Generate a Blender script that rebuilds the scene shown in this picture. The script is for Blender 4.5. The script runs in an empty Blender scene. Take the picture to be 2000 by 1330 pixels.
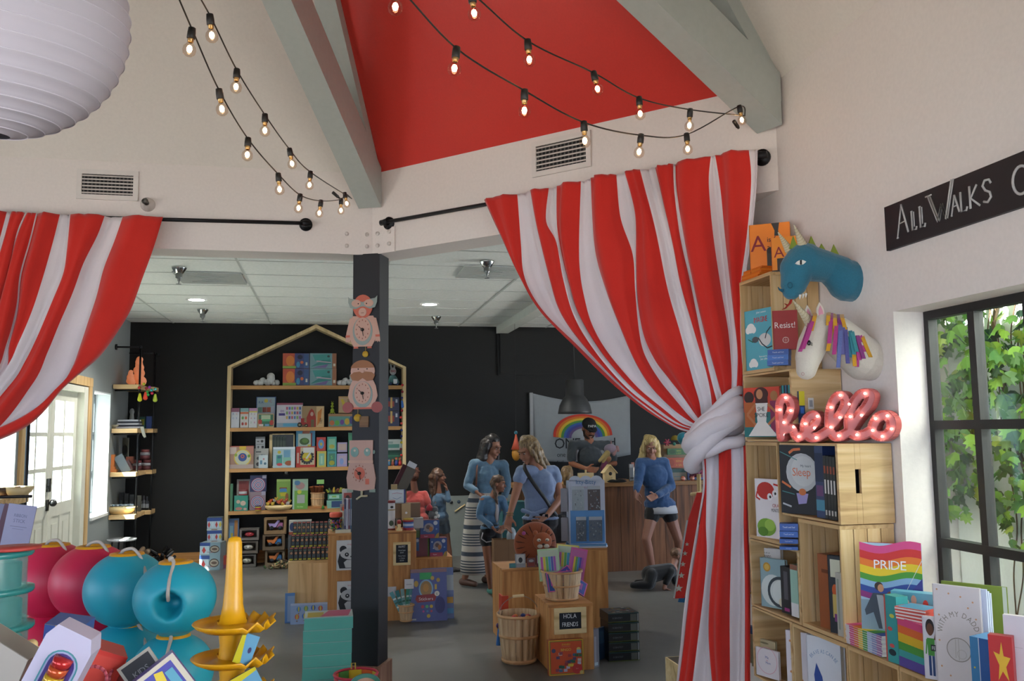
import bpy, math, random
from math import sin, cos, radians as rad
import numpy as np
from mathutils import Vector as V, Matrix, Euler, noise
random.seed(7)
SC = bpy.context.scene
COL = SC.collection
PI = math.pi
# ---------------------------------------------------------------- camera
F_PX = 1723.0; ROLL = rad(.66); PITCH = rad(5.87); YAW = rad(11.7)
EYE = V((0, 0, 1.6))
FW = V((sin(YAW)*cos(PITCH), cos(YAW)*cos(PITCH), sin(PITCH)))
_R0 = V((cos(YAW), -sin(YAW), 0)); _U0 = _R0.cross(FW)
RT = _R0*cos(ROLL) - _U0*sin(ROLL); UP = RT.cross(FW)
cam = bpy.data.cameras.new('camera'); cam.sensor_width = 36; cam.lens = F_PX/2000*36
cam.clip_start = .05; cam.clip_end = 200
co = bpy.data.objects.new('camera', cam); COL.objects.link(co)
co.matrix_world = Matrix.Translation(EYE) @ Matrix((RT, UP, -FW)).transposed().to_4x4()
SC.camera = co
# ---------------------------------------------------------------- world, light, exposure
SC.view_settings.view_transform = 'Standard'; SC.view_settings.look = 'None'
SC.view_settings.exposure = EXPO = 1.66; SC.view_settings.gamma = 1
SC.view_settings.use_curve_mapping = False
w = bpy.data.worlds.new('sky'); SC.world = w; w.use_nodes = True
bg = w.node_tree.nodes['Background']; bg.inputs[0].default_value = (.76, .90, 1.12, 1); bg.inputs[1].default_value = 2.1
def area_light(name, loc, rot, sx, sy, power, col=(1, 1, 1), shape='RECTANGLE', spread=PI):
    l = bpy.data.lights.new(name, 'AREA'); l.shape = shape; l.size = sx; l.size_y = sy; l.energy = power; l.color = col; l.spread = spread
    o = bpy.data.objects.new(name, l); COL.objects.link(o); o.location = loc; o.rotation_euler = rot; return o
sun = bpy.data.lights.new('sun', 'SUN'); sun.energy = 22; sun.angle = .01; sun.color = (1, .96, .9)
so = bpy.data.objects.new('sun', sun); COL.objects.link(so)
so.rotation_euler = V((.62, .42, -1)).to_track_quat('-Z', 'Y').to_euler()
# ---------------------------------------------------------------- helpers
def ray(x, y): return FW + RT*((x-1000)/F_PX) + UP*((665-y)/F_PX)
def onz(x, y, z=0): d = ray(x, y); return EYE + d*((z-EYE.z)/d.z)
def onY(x, y, Y): d = ray(x, y); return EYE + d*(Y/d.y)
def onX(x, y, X): d = ray(x, y); return EYE + d*(X/d.x)
def onpl(x, y, p, n): d = ray(x, y); n = V(n); return EYE + d*((V(p)-EYE).dot(n)/d.dot(n))
def dep(p): return (V(p)-EYE).dot(FW)
def lin(c): return c/12.92 if c <= .04045 else ((c+.055)/1.055)**2.4
def rgb(h): h = h.lstrip('#'); return tuple(lin(int(h[i:i+2], 16)/255) for i in (0, 2, 4)) + (1,)
_M = {}
def mat(h, rough=.55, metal=0, emit=0, alpha=1, sheen=0, var=.10, scale=9, bump=0, trans=0):
    """a plain painted / printed / plastic surface: colour with faint procedural mottling"""
    k = (h, rough, metal, emit, alpha, sheen, var, scale, bump, trans)
    if k in _M: return _M[k]
    m = bpy.data.materials.new('surface_'+h.lstrip('#')); m.use_nodes = True; nt = m.node_tree; b = nt.nodes['Principled BSDF']
    c = rgb(h); b.inputs['Roughness'].default_value = rough; b.inputs['Metallic'].default_value = metal
    tc = nt.nodes.new('ShaderNodeTexCoord'); nz = nt.nodes.new('ShaderNodeTexNoise'); nz.inputs['Scale'].default_value = scale; nz.inputs['Detail'].default_value = 3
    nt.links.new(tc.outputs['Object'], nz.inputs['Vector'])
    mx = nt.nodes.new('ShaderNodeMix'); mx.data_type = 'RGBA'
    mx.inputs[6].default_value = tuple(x*(1-var) for x in c[:3])+(1,); mx.inputs[7].default_value = tuple(min(1, x*(1+var)) for x in c[:3])+(1,)
    nt.links.new(nz.outputs['Fac'], mx.inputs[0]); nt.links.new(mx.outputs[2], b.inputs['Base Color'])
    if bump:
        bp = nt.nodes.new('ShaderNodeBump'); bp.inputs['Strength'].default_value = bump; bp.inputs['Distance'].default_value = .01
        n2 = nt.nodes.new('ShaderNodeTexNoise'); n2.inputs['Scale'].default_value = scale*14; nt.links.new(tc.outputs['Object'], n2.inputs['Vector'])
        nt.links.new(n2.outputs['Fac'], bp.inputs['Height']); nt.links.new(bp.outputs['Normal'], b.inputs['Normal'])
    if emit: b.inputs['Emission Color'].default_value = c; b.inputs['Emission Strength'].default_value = emit
    if sheen: b.inputs['Sheen Weight'].default_value = sheen
    if alpha < 1: b.inputs['Alpha'].default_value = alpha
    if trans: b.inputs['Transmission Weight'].default_value = trans; b.inputs['IOR'].default_value = 1.15
    _M[k] = m; return m
def node_mat(name, build):
    if name in _M: return _M[name]
    m = bpy.data.materials.new(name); m.use_nodes = True; nt = m.node_tree
    build(nt, nt.nodes['Principled BSDF'], nt.nodes.new, nt.links.new); _M[name] = m; return m
def ramp(nt, stops):
    r = nt.nodes.new('ShaderNodeValToRGB'); e = r.color_ramp.elements
    while len(e) < len(stops): e.new(.5)
    for i, (p, c) in enumerate(stops): e[i].position = p; e[i].color = rgb(c) if isinstance(c, str) else c
    return r
def wood(name, c0, c1, c2, axis=0, scale=1, rough=.6):
    """grain stretched along one local axis"""
    def b(nt, p, N, L):
        tc = N('ShaderNodeTexCoord'); mp = N('ShaderNodeMapping'); s = [14*scale]*3; s[axis] = .9*scale; mp.inputs['Scale'].default_value = s
        n = N('ShaderNodeTexNoise'); n.inputs['Scale'].default_value = 1.6; n.inputs['Detail'].default_value = 6; n.inputs['Distortion'].default_value = .9
        L(tc.outputs['Object'], mp.inputs['Vector']); L(mp.outputs['Vector'], n.inputs['Vector'])
        r = ramp(nt, [(.3, c0), (.5, c1), (.72, c2)]); L(n.outputs['Fac'], r.inputs[0]); L(r.outputs[0], p.inputs['Base Color'])
        p.inputs['Roughness'].default_value = rough
    return node_mat(name, b)
PINE = lambda ax=0: wood('pine_%d' % ax, 'b08a58', 'd3b07c', 'e0c596', ax)
PLY = lambda ax=0: wood('fir_plywood_%d' % ax, '8e5a2e', 'b47b42', 'c89358', ax)
PLYL = lambda ax=0: wood('pale_plywood_%d' % ax, 'b08450', 'd8b27c', 'e2c08c', ax, .7)
OAK = lambda ax=0: wood('reclaimed_wood_%d' % ax, '38200f', '704424', '865634', ax, .8)
MPLE = lambda ax=0: wood('light_maple_%d' % ax, 'b79a67', 'd6bd8b', 'e2cda0', ax, .6)
class MB:
    """collects shapes, links them as ONE mesh object"""
    def __init__(s, T=None): s.v = []; s.f = []; s.mi = []; s.sm = []; s.mats = []; s.c = 0; s.T = T or Matrix(); s.smooth = False
    def m(s, m):
        if isinstance(m, str): m = mat(m)
        if m not in s.mats: s.mats.append(m)
        s.c = s.mats.index(m); return s
    def add(s, vs, fs, smooth=None):
        o = len(s.v); T = s.T
        s.v += [tuple(T @ V(p)) for p in vs]; s.f += [tuple(o+i for i in q) for q in fs]
        s.mi += [s.c]*len(fs); s.sm += [s.smooth if smooth is None else smooth]*len(fs); return s
    def box(s, x0, x1, y0, y1, z0, z1):
        return s.add([(x, y, z) for z in (z0, z1) for y in (y0, y1) for x in (x0, x1)], [(0, 2, 3, 1), (4, 5, 7, 6), (0, 1, 5, 4), (1, 3, 7, 5), (3, 2, 6, 7), (2, 0, 4, 6)], False)
    def cbox(s, c, sx, sy, sz, R=None):
        T = s.T; s.T = T @ Matrix.Translation(c) @ (R.to_4x4() if R else Matrix()); s.box(-sx/2, sx/2, -sy/2, sy/2, -sz/2, sz/2); s.T = T; return s
    def prism(s, poly, y0, y1):
        """polygon in (x,z), extruded along y"""
        n = len(poly); a = sum(poly[i][0]*poly[(i+1) % n][1]-poly[(i+1) % n][0]*poly[i][1] for i in range(n))
        if a < 0: poly = poly[::-1]
        vs = [(x, y0, z) for x, z in poly]+[(x, y1, z) for x, z in poly]
        fs = [tuple(range(n)), tuple(range(2*n-1, n-1, -1))]+[(i, i+n, (i+1) % n+n, (i+1) % n) for i in range(n)]
        return s.add(vs, fs, False)
    def hprism(s, poly, z0, z1):
        """polygon in (x,y), extruded along z"""
        T = s.T; s.T = T @ Matrix(((1, 0, 0, 0), (0, 0, 1, 0), (0, 1, 0, 0), (0, 0, 0, 1)))
        n = len(poly); a = sum(poly[i][0]*poly[(i+1) % n][1]-poly[(i+1) % n][0]*poly[i][1] for i in range(n))
        if a < 0: poly = poly[::-1]
        vs = [(x, z0, y) for x, y in poly]+[(x, z1, y) for x, y in poly]
        fs = [tuple(range(n-1, -1, -1)), tuple(range(n, 2*n))]+[(i, (i+1) % n, (i+1) % n+n, i+n) for i in range(n)]
        s.add(vs, fs, False); s.T = T; return s
    def tube(s, pts, r, n=8, caps=True, closed=False, flat=1):
        pts = [V(p) for p in pts]; k = len(pts); rs = r if hasattr(r, '__len__') else [r]*k
        vs = []; up = None
        for i, p in enumerate(pts):
            if closed: t = pts[(i+1) % k]-pts[i-1]
            else: t = pts[min(i+1, k-1)]-pts[max(i-1, 0)]
            t = t.normalized() if t.length > 1e-9 else V((0, 0, 1))
            if up is None: up = V((0, 0, 1)) if abs(t.z) < .9 else V((1, 0, 0))
            a = t.cross(up)
            if a.length < 1e-6: a = t.cross(V((0, 1, 0)))
            a.normalize(); b = a.cross(t).normalized(); up = b
            for j in range(n):
                an = 2*PI*j/n; vs.append(p+a*cos(an)*rs[i]+b*sin(an)*rs[i]*flat)
        fs = []
        for i in range(k if closed else k-1):
            for j in range(n): fs.append((i*n+j, i*n+(j+1) % n, ((i+1) % k)*n+(j+1) % n, ((i+1) % k)*n+j))
        if caps and not closed: fs += [tuple(range(n-1, -1, -1)), tuple((k-1)*n+j for j in range(n))]
        return s.add(vs, fs, n > 5)
    def cyl(s, p0, p1, r0, r1=None, n=16): return s.tube([p0, p1], [r0, r0 if r1 is None else r1], n)
    def lathe(s, prof, n=24, c=(0, 0, 0), smooth=True):
        vs = []; fs = []; k = len(prof)
        for r, z in prof:
            for j in range(n): a = 2*PI*j/n; vs.append((c[0]+r*cos(a), c[1]+r*sin(a), c[2]+z))
        for i in range(k-1):
            for j in range(n): fs.append((i*n+j, i*n+(j+1) % n, (i+1)*n+(j+1) % n, (i+1)*n+j))
        if min(prof[0][0], prof[-1][0]) < .001: fs += [tuple(range(n-1, -1, -1)), tuple((k-1)*n+j for j in range(n))]
        return s.add(vs, fs, smooth)
    def ball(s, c, r, R=None, n=14):
        r = r if hasattr(r, '__len__') else (r, r, r); vs = []; fs = []; h = n//2
        R = R or Matrix.Identity(3)
        for i in range(h+1):
            t = PI*i/h
            for j in range(n): p = 2*PI*j/n; vs.append(V(c)+R @ V((r[0]*sin(t)*cos(p), r[1]*sin(t)*sin(p), -r[2]*cos(t))))
        for i in range(h):
            for j in range(n): fs.append((i*n+j, i*n+(j+1) % n, (i+1)*n+(j+1) % n, (i+1)*n+j))
        return s.add(vs, fs, True)
    def cap(s, p0, p1, r0, r1, n=12):
        """tapered capsule"""
        p0 = V(p0); p1 = V(p1); d = p1-p0; L = d.length; 
        if L < 1e-6: return s.ball(p0, max(r0, r1), n=n)
        d /= L; pts = []; rs = []
        for i in range(0, 5): a = PI/2*(1-i/4); pts.append(p0-d*sin(a)*r0); rs.append(max(1e-4, r0*cos(a)))
        for i in range(0, 5): a = PI/2*i/4; pts.append(p1+d*sin(a)*r1); rs.append(max(1e-4, r1*cos(a)))
        return s.tube(pts, rs, n)
    def chain(s, pts, rs, n=12):
        for i in range(len(pts)-1): s.cap(pts[i], pts[i+1], rs[i], rs[i+1], n)
        return s
    def loft(s, rings, n=24, caps=True):
        """rings of (centre, rx, ry, yaw)"""
        vs = []; fs = []; k = len(rings)
        for c, rx, ry, yw in rings:
            c = V(c); ca, sa = cos(yw), sin(yw)
            for j in range(n):
                a = 2*PI*j/n; x, y = rx*cos(a), ry*sin(a); vs.append(c+V((x*ca-y*sa, x*sa+y*ca, 0)))
        for i in range(k-1):
            for j in range(n): fs.append((i*n+j, i*n+(j+1) % n, (i+1)*n+(j+1) % n, (i+1)*n+j))
        if caps: fs += [tuple(range(n-1, -1, -1)), tuple((k-1)*n+j for j in range(n))]
        return s.add(vs, fs, True)
    def text(s, st, x, z, size, y, align='c', sx=1, rot=0, curve=0):
        """flat lettering in the local xz plane facing -y, (x,z) = centre (or left) of the baseline"""
        adv = []; tot = 0
        for ch in st:
            g = GL.get(ch); a = .32 if g is None else g[2]+.07; adv.append(a); tot += a
        cx = -tot/2 if align == 'c' else 0; cr, srr = cos(rot), sin(rot)
        for ch, a in zip(st, adv):
            g = GL.get(ch)
            if g:
                if curve:
                    an = -(cx+g[2]/2)*size*sx/curve; mx, mz = curve*sin(-an), curve*cos(an)-curve
                    ca, sa = cos(an), sin(an)
                    P = [(x+mx+((u-g[2]/2)*sx*ca-w_*sa)*size, y, z+mz+((u-g[2]/2)*sx*sa+w_*ca)*size) for u, w_ in g[0]]
                else: P = [(x+((u+cx)*sx*cr-w_*srr)*size, y, z+((u+cx)*sx*srr+w_*cr)*size) for u, w_ in g[0]]
                s.add(P, g[1], False)
            cx += a
        return s
    def build(s, name, parent=None, loc=None, rotz=0, bevel=0, sub=0, remesh=0, smooth_it=0, col=None, rot=None):
        me = bpy.data.meshes.new(name); me.from_pydata(s.v, [], s.f)
        for mm in s.mats: me.materials.append(mm)
        me.polygons.foreach_set('material_index', s.mi); me.polygons.foreach_set('use_smooth', s.sm); me.update()
        o = bpy.data.objects.new(name, me); COL.objects.link(o)
        if loc is not None: o.location = loc
        if rot is not None: o.rotation_euler = rot
        elif rotz: o.rotation_euler = (0, 0, rotz)
        if parent: o.parent = parent
        if bevel: b = o.modifiers.new('bevel', 'BEVEL'); b.width = bevel; b.segments = 2; b.limit_method = 'ANGLE'
        if remesh:
            r = o.modifiers.new('remesh', 'REMESH'); r.mode = 'VOXEL'; r.voxel_size = remesh; r.use_smooth_shade = True
            if smooth_it: k = o.modifiers.new('smooth', 'SMOOTH'); k.iterations = smooth_it; k.factor = .6
        if sub: u = o.modifiers.new('subsurf', 'SUBSURF'); u.levels = u.render_levels = sub
        return o
# glyph outlines of the built-in font, made once while the scene is empty
GL = {}
def make_glyphs():
    chars = "ABCDEFGHIJKLMNOPQRSTUVWXYZabcdefghijklmnopqrstuvwxyz0123456789!$&.-'"; os_ = []
    for ch in chars:
        cu = bpy.data.curves.new('glyph', 'FONT'); cu.body = ch; cu.resolution_u = 2; o = bpy.data.objects.new('glyph', cu); COL.objects.link(o); os_.append((ch, o))
    bpy.context.view_layer.update(); dg = bpy.context.evaluated_depsgraph_get()
    for ch, o in os_:
        me = bpy.data.meshes.new_from_object(o.evaluated_get(dg))
        vs = [(v.co.x, v.co.y) for v in me.vertices]; x0 = min(v[0] for v in vs); x1 = max(v[0] for v in vs)
        GL[ch] = ([(a-x0, b) for a, b in vs], [tuple(p.vertices) for p in me.polygons], x1-x0); bpy.data.meshes.remove(me)
    for ch, o in os_: c = o.data; bpy.data.objects.remove(o); bpy.data.curves.remove(c)
make_glyphs()
def tag(o, label, cat, group=None, kind=None):
    o['label'] = label; o['category'] = cat
    if group: o['group'] = group
    if kind: o['kind'] = kind
    return o
def thing(name, label, cat, loc=(0, 0, 0), rotz=0, group=None):
    o = bpy.data.objects.new(name, None); COL.objects.link(o); o.location = loc; o.rotation_euler = (0, 0, rotz); o.empty_display_size = .1
    return tag(o, label, cat, group)
ON = ['first', 'second', 'third', 'fourth', 'fifth', 'sixth', 'seventh', 'eighth', 'ninth', 'tenth', 'eleventh', 'twelfth', 'thirteenth', 'fourteenth']
def struct(name, mb, **k): o = mb.build(name, **k); o['kind'] = 'structure'; return o
def copy_tree(o, parent=None):
    c = o.copy(); COL.objects.link(c)
    if parent: c.parent = parent
    for ch in list(o.children): copy_tree(ch, c)
    return c
def basis(p, n, up=(0, 0, 1)):
    """matrix whose local -y looks along n, local z up, at p"""
    n = V(n).normalized(); y = -n; x = y.cross(V(up)).normalized(); z = x.cross(y)
    return Matrix.Translation(p) @ Matrix((x, y, z)).transposed().to_4x4()
# ================================================================ the shell
OC = V((-1.075, 2.563)); RC = 3.504; ZH = 2.77; ZE = 3.316; ZA = 7.38; YB = 11.7; ZC = 3.01; XL = -2.45; XR = 2.163; XF = 6.8
def corner(k, r=RC): a = rad(22.5+45*k); return V((OC.x+r*sin(a), OC.y+r*cos(a)))
CN = [corner(k) for k in range(8)]          # 0 = the post corner, 1 = right corner, ... 7 = left corner
def plaster(name, c, rough=.75, bump=.12, sc=60):
    def b(nt, p, N, L):
        tc = N('ShaderNodeTexCoord'); n = N('ShaderNodeTexNoise'); n.inputs['Scale'].default_value = sc; n.inputs['Detail'].default_value = 4
        L(tc.outputs['Object'], n.inputs['Vector']); a = rgb(c)
        r = ramp(nt, [(.3, tuple(x*.95 for x in a[:3])+(1,)), (.7, a)]); L(n.outputs['Fac'], r.inputs[0]); L(r.outputs[0], p.inputs['Base Color'])
        bp = N('ShaderNodeBump'); bp.inputs['Strength'].default_value = bump; bp.inputs['Distance'].default_value = .004; L(n.outputs['Fac'], bp.inputs['Height']); L(bp.outputs['Normal'], p.inputs['Normal'])
        p.inputs['Roughness'].default_value = rough
    return node_mat(name, b)
WHITE = plaster('white_wall_paint', 'e6ddd6'); CREAM = plaster('cream_ceiling_paint', 'e2dbd2'); RED = plaster('red_ceiling_paint', 'd03a31', .34, .35, 90)
BLACKW = plaster('black_wall_paint', '08090b', .7, .1); GREYW = plaster('grey_wall_paint', '8d9494'); BEAM = plaster('sage_grey_beam_paint', 'b4bbb5', .55, .2, 30)
def concrete(nt, p, N, L):
    tc = N('ShaderNodeTexCoord'); n = N('ShaderNodeTexNoise'); n.inputs['Scale'].default_value = 1.3; n.inputs['Detail'].default_value = 9; n.inputs['Roughness'].default_value = .65
    L(tc.outputs['Object'], n.inputs['Vector']); r = ramp(nt, [(.3, '4b4a47'), (.5, '5c5a57'), (.7, '6a6866')]); L(n.outputs['Fac'], r.inputs[0]); L(r.outputs[0], p.inputs['Base Color'])
    r2 = ramp(nt, [(.3, (.28,)*3+(1,)), (.7, (.5,)*3+(1,))]); L(n.outputs['Fac'], r2.inputs[0]); L(r2.outputs[0], p.inputs['Roughness'])
struct('floor', MB().m(node_mat('polished_concrete', concrete)).box(-6, 7.2, -3, 12, -.1, 0))
def tiles(nt, p, N, L):
    tc = N('ShaderNodeTexCoord'); n = N('ShaderNodeTexNoise'); n.inputs['Scale'].default_value = 45; L(tc.outputs['Object'], n.inputs['Vector'])
    r = ramp(nt, [(.3, 'e6ebe7'), (.7, 'f1f4f1')]); L(n.outputs['Fac'], r.inputs[0]); L(r.outputs[0], p.inputs['Base Color']); p.inputs['Roughness'].default_value = .85
TILE = node_mat('acoustic_tile', tiles)
b = MB().m(TILE); b.hprism([(XL-.1, 5.9), (.30, 5.9), (2.2, 4.0), (2.2, 4.85), (XF, 4.85), (XF, YB), (XL-.1, YB)], ZC+.004, ZC+.12)
b.m('c4c9c5')
for k in range(9): y = 6.1+k*.6475; b.box(XL, XF, y-.006, y+.006, ZC-.001, ZC+.006)
for y in (5.45,): b.box(6.4-y, XF, y-.006, y+.006, ZC-.001, ZC+.006)
for x in (-1.945, -.75, .47, 1.69, 2.9, 4.1, 5.3): b.box(x-.010, x+.010, max(5.0, 6.3-max(x, 0)), YB, ZC-.002, ZC+.006)
struct('ceiling', b)
# walls of the back room
struct('wall_back', MB().m(BLACKW).box(XL-.2, XF+.1, YB, YB+.15, 0, 3.2))
bw = MB().m(BLACKW).box(2.22, 3.2, YB-.03, YB, 2.35, 2.98); bw.box(2.25, 3.17, YB-.045, YB-.03, 2.38, 2.95)
tag(bw.build('wall_panel'), 'black painted square panel high on the black wall, above the rainbow flag', 'panel')
struct('baseboard_back', MB().m(PLY(0)).box(XL, XF, YB-.02, YB, 0, .155))
struct('wall_far_right', MB().m(BLACKW).box(XF, XF+.12, 9.3, YB+.1, 0, 3.2).box(XF, XF+.12, 4.9, 9.3, 0, .5).box(XF, XF+.12, 4.9, 9.3, 2.1, 3.2))  # the wide unseen opening is added to let daylight into the back room
struct('wall_partition', MB().m(GREYW).box(XR, XF+.1, 4.84, 4.92, 0, 3.2).m(WHITE).box(XR+.16, XF+.1, 4.8, 4.84, 0, 3.2))
# left wall with french doors and two windows; openings in Y: window_2 7.0-7.72, door 7.95-9.80, window_3 10.08-10.72
def wall_x(name, m, x0, x1, y0, y1, z1, holes, z0=0):
    bb = MB().m(m); ys = y0
    for a, c, lo, hi in holes:
        bb.box(x0, x1, ys, a, z0, z1)
        if lo > z0: bb.box(x0, x1, a, c, z0, lo)
        bb.box(x0, x1, a, c, hi, z1); ys = c
    bb.box(x0, x1, ys, y1, z0, z1); return struct(name, bb)
wall_x('wall_left', GREYW, XL-.22, XL, 5.95, YB+.1, 3.2, [(6.6, 7.72, .75, 2.05), (7.95, 9.80, 0, 2.12), (10.08, 10.77, .74, 2.07)])
def thin_glass(name, tint, gloss=.12):
    def b(nt, p, N, L):
        tr = N('ShaderNodeBsdfTransparent'); tr.inputs[0].default_value = rgb(tint); g = N('ShaderNodeBsdfGlossy'); g.inputs['Roughness'].default_value = .03
        lw = N('ShaderNodeLayerWeight'); fr = N('ShaderNodeMath'); fr.operation = 'MULTIPLY'; fr.inputs[1].default_value = gloss; L(lw.outputs['Facing'], fr.inputs[0]); mx = N('ShaderNodeMixShader'); L(fr.outputs[0], mx.inputs[0]); L(tr.outputs[0], mx.inputs[1]); L(g.outputs[0], mx.inputs[2])
        L(mx.outputs[0], nt.nodes['Material Output'].inputs['Surface'])
    return node_mat(name, b)
GLASS = thin_glass('window_glass', 'f4faf8')
CREAMP = mat('ddddd0', .45); DARKF = mat('1a1716', .5); WHITEP = mat('e8ecec', .5)
def steel_window(name, X, ys, zs, w=.028, d=.04, m=DARKF):
    bb = MB().m(m); y0, y1, z0, z1 = ys[0], ys[-1], zs[0], zs[-1]
    for y in ys: bb.box(X-d/2, X+d/2, y-w/2, y+w/2, z0-w/2, z1+w/2)
    for z in zs: bb.box(X-d/2-.002, X+d/2+.002, y0, y1, z-w/2, z+w/2)
    o = struct(name, bb); g = MB().m(GLASS).box(X-.003, X+.003, y0, y1, z0, z1).build('pane', o); return o
steel_window('window_3', XL-.17, [10.1, 10.42, 10.75], [.76, 1.2, 1.63, 2.05], m=mat('5b6468', .5))
steel_window('window_2', XL-.17, [6.62, 6.98, 7.34, 7.70], [.77, 1.2, 1.63, 2.03], m=mat('5b6468', .5))
# trim round the door, jamb whites
b = MB().m(PINE(2)); b.box(XL-.01, XL+.02, 9.80, 9.93, 0, 2.17); b.box(XL-.01, XL+.02, 7.80, 7.95, 0, 2.17); b.box(XL-.01, XL+.024, 7.80, 9.93, 2.11, 2.20)
b.m(CREAMP); b.box(XL-.2, XL+.012, 9.66, 9.80, 0, 2.1); b.box(XL-.2, XL+.012, 7.95, 8.02, 0, 2.1); b.box(XL-.2, XL+.010, 8.02, 9.66, 2.04, 2.1)
struct('trim_1', b)
b = MB().m(WHITEP); b.box(XL-.21, XL+.006, 10.765, 10.78, .73, 2.08); b.box(XL-.21, XL+.02, 10.08, 10.78, .715, .745); b.box(XL-.21, XL+.006, 10.08, 10.78, 2.065, 2.08)
b.box(XL-.21, XL+.006, 7.715, 7.73, .73, 2.06); struct('trim_2', b)
def french_door(name, y0, y1):
    bb = MB().m(CREAMP); X0, X1 = XL-.10, XL-.055; st = .10; z1 = 2.04; zb = .98; gl = [zb+(z1-.10-zb)*k/3 for k in range(4)]
    bb.box(X0, X1, y0, y0+st, 0, z1); bb.box(X0, X1, y1-st, y1, 0, z1); bb.box(X0, X1, y0+st, y1-st, z1-.1, z1); bb.box(X0, X1, y0+st, y1-st, 0, .2); bb.box(X0, X1, y0+st, y1-st, .86, zb)
    ym = (y0+y1)/2; bb.box(X0+.003, X1-.003, ym-.02, ym+.02, zb, z1-.1); bb.box(X0+.012, X1-.012, y0+st, y1-st, .18, .9)
    for z in gl[1:3]: bb.box(X0+.004, X1-.004, y0+st, y1-st, z-.018, z+.018)
    bb.box(X0, X1, ym-.045, ym+.045, .2, .86)
    for a, c in ((y0+st, ym-.045), (ym+.045, y1-st)): bb.box(X0+.02, X1-.003, a+.05, c-.05, .27, .79)
    o = struct(name, bb); MB().m(GLASS).box(X0+.02, X0+.026, y0+st, y1-st, zb, z1-.1).build('pane', o); return o
french_door('door_1', 8.02, 8.83); d2 = french_door('door_2', 8.84, 9.66)
b = MB().m(mat('151515', .35)).cyl((XL-.06, 8.79, 1.0), (XL, 8.79, 1.0), .012); b.ball((XL+.0, 8.79, 1.0), .033); b.cyl((XL-.058, 8.79, 1.0), (XL-.045, 8.79, 1.0), .03)
b.box(XL-.057, XL-.04, 8.765, 8.815, .93, 1.03); b.cyl((XL-.058, 8.79, 1.14), (XL-.035, 8.79, 1.14), .03); b.box(XL-.057, XL-.03, 8.765, 8.815, 1.1, 1.22); b.build('door_knob', d2)
# plinth block under headers: header = wall above the openings; soffit .25 deep
def seg_wall(name, m, a, c, z0, z1, t=.24, out=True):
    a = V((a.x, a.y)); c = V((c.x, c.y)); d = (c-a).normalized(); n = V((-d.y, d.x))  # left of direction
    if (a-OC).dot(n) < 0: n = -n
    ex = t*math.tan(rad(22.5))
    return struct(name, MB().m(m).hprism([tuple(a), tuple(c), tuple(c+n*t+d*ex), tuple(a+n*t-d*ex)], z0, z1))
seg_wall('wall_header_left', WHITE, CN[7], CN[0], ZH, ZE)
seg_wall('wall_header_right', WHITE, CN[0], CN[1], ZH, ZE)
seg_wall('wall_north_west', WHITE, CN[6], CN[7], 0, ZE)
for k, nm in ((2, 'south_east'), (3, 'south'), (4, 'south_west'), (5, 'west')):
    a, c = CN[k], CN[(k+1) % 8]; seg_wall('wall_%s_sill' % nm, WHITE, a, c, 0, .95); seg_wall('wall_%s_header' % nm, WHITE, a, c, 2.1, ZE); seg_wall('wall_%s_pier' % nm, WHITE, a, a.lerp(c, .12), .95, 2.1); seg_wall('wall_%s_pier' % nm, WHITE, a.lerp(c, .88), c, .95, 2.1)
    seg_wall('ceiling_added_sunshade_'+nm, CREAM, corner(k, RC+.3), corner((k+1) % 8, RC+.3), 2.75, 2.85, t=2.4)  # unseen overhang added to keep direct sun out of these openings
# right wall: window from Y 1.75 to 3.06
wall_x('wall_right', WHITE, XR, XR+.17, CN[2].y, 4.9, ZE, [(1.62, 3.06, .72, 2.05)])
steel_window('window_1', 2.315, [1.64, 1.98, 2.26, 2.535, 2.80, 3.05], [.735, 1.158, 1.605, 2.035], .034, .04)
# roof panels between the hips
AP = V((OC.x, OC.y, ZA))
names = ['red', 'east', 'south_east', 'south', 'south_west', 'west', 'north_west', 'north']
for k in range(8):
    a, c = CN[k], CN[(k+1) % 8]; n = ((V((a.x, a.y))+V((c.x, c.y)))/2-OC).normalized()*.15
    A = V((a.x, a.y, ZE)); B = V((c.x, c.y, ZE)); u = V((n.x*2.2, n.y*2.2, .12))
    bb = MB().m(RED if k == 0 else CREAM).add([A, B, AP, A+u, B+u, AP+V((0, 0, .25))], [(0, 1, 2), (3, 5, 4), (0, 3, 4, 1), (1, 4, 5, 2), (2, 5, 3, 0)])
    struct('ceiling_'+names[k], bb)
# hip rafters and scissor beams at each corner
def bar(p0, p1, w_, h, m, name, lab=None):
    """beam of width w_ (horizontal) and vertical height h whose underside centre runs p0 -> p1, ends cut plumb"""
    p0 = V(p0); p1 = V(p1); d = p1-p0; s = V((d.y, -d.x, 0)).normalized()*w_/2; z = V((0, 0, h))
    vs = [p0-s, p0+s, p1-s, p1+s, p0-s+z, p0+s+z, p1-s+z, p1+s+z]
    return MB().m(m).add(vs, [(0, 2, 3, 1), (4, 5, 7, 6), (0, 1, 5, 4), (2, 6, 7, 3), (0, 4, 6, 2), (1, 3, 7, 5)], False)
for k in range(8):
    c = CN[k]; o = (OC-V((c.x, c.y))); L = o.length; d = V((o.x/L, o.y/L, 0)); C3 = V((c.x, c.y, 0)); sl = (ZA-ZE)/RC
    b1 = bar(C3+d*.03+V((0, 0, ZE-.16+.03*sl)), C3+d*(RC-.05)+V((0, 0, ZE-.16+(RC-.05)*sl)), .13, .20, BEAM, 'x')
    struct('trim_hip_rafter', b1)
    z0 = ZE-.27; m_ = .525 if k == 0 else .49
    b2 = bar(C3+d*.05+V((0, 0, z0+.05*m_)), C3+d*(RC-.02)+V((0, 0, z0+RC*m_)), .155, .265, BEAM, 'x'); struct('trim_rafter_beam', b2)
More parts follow.
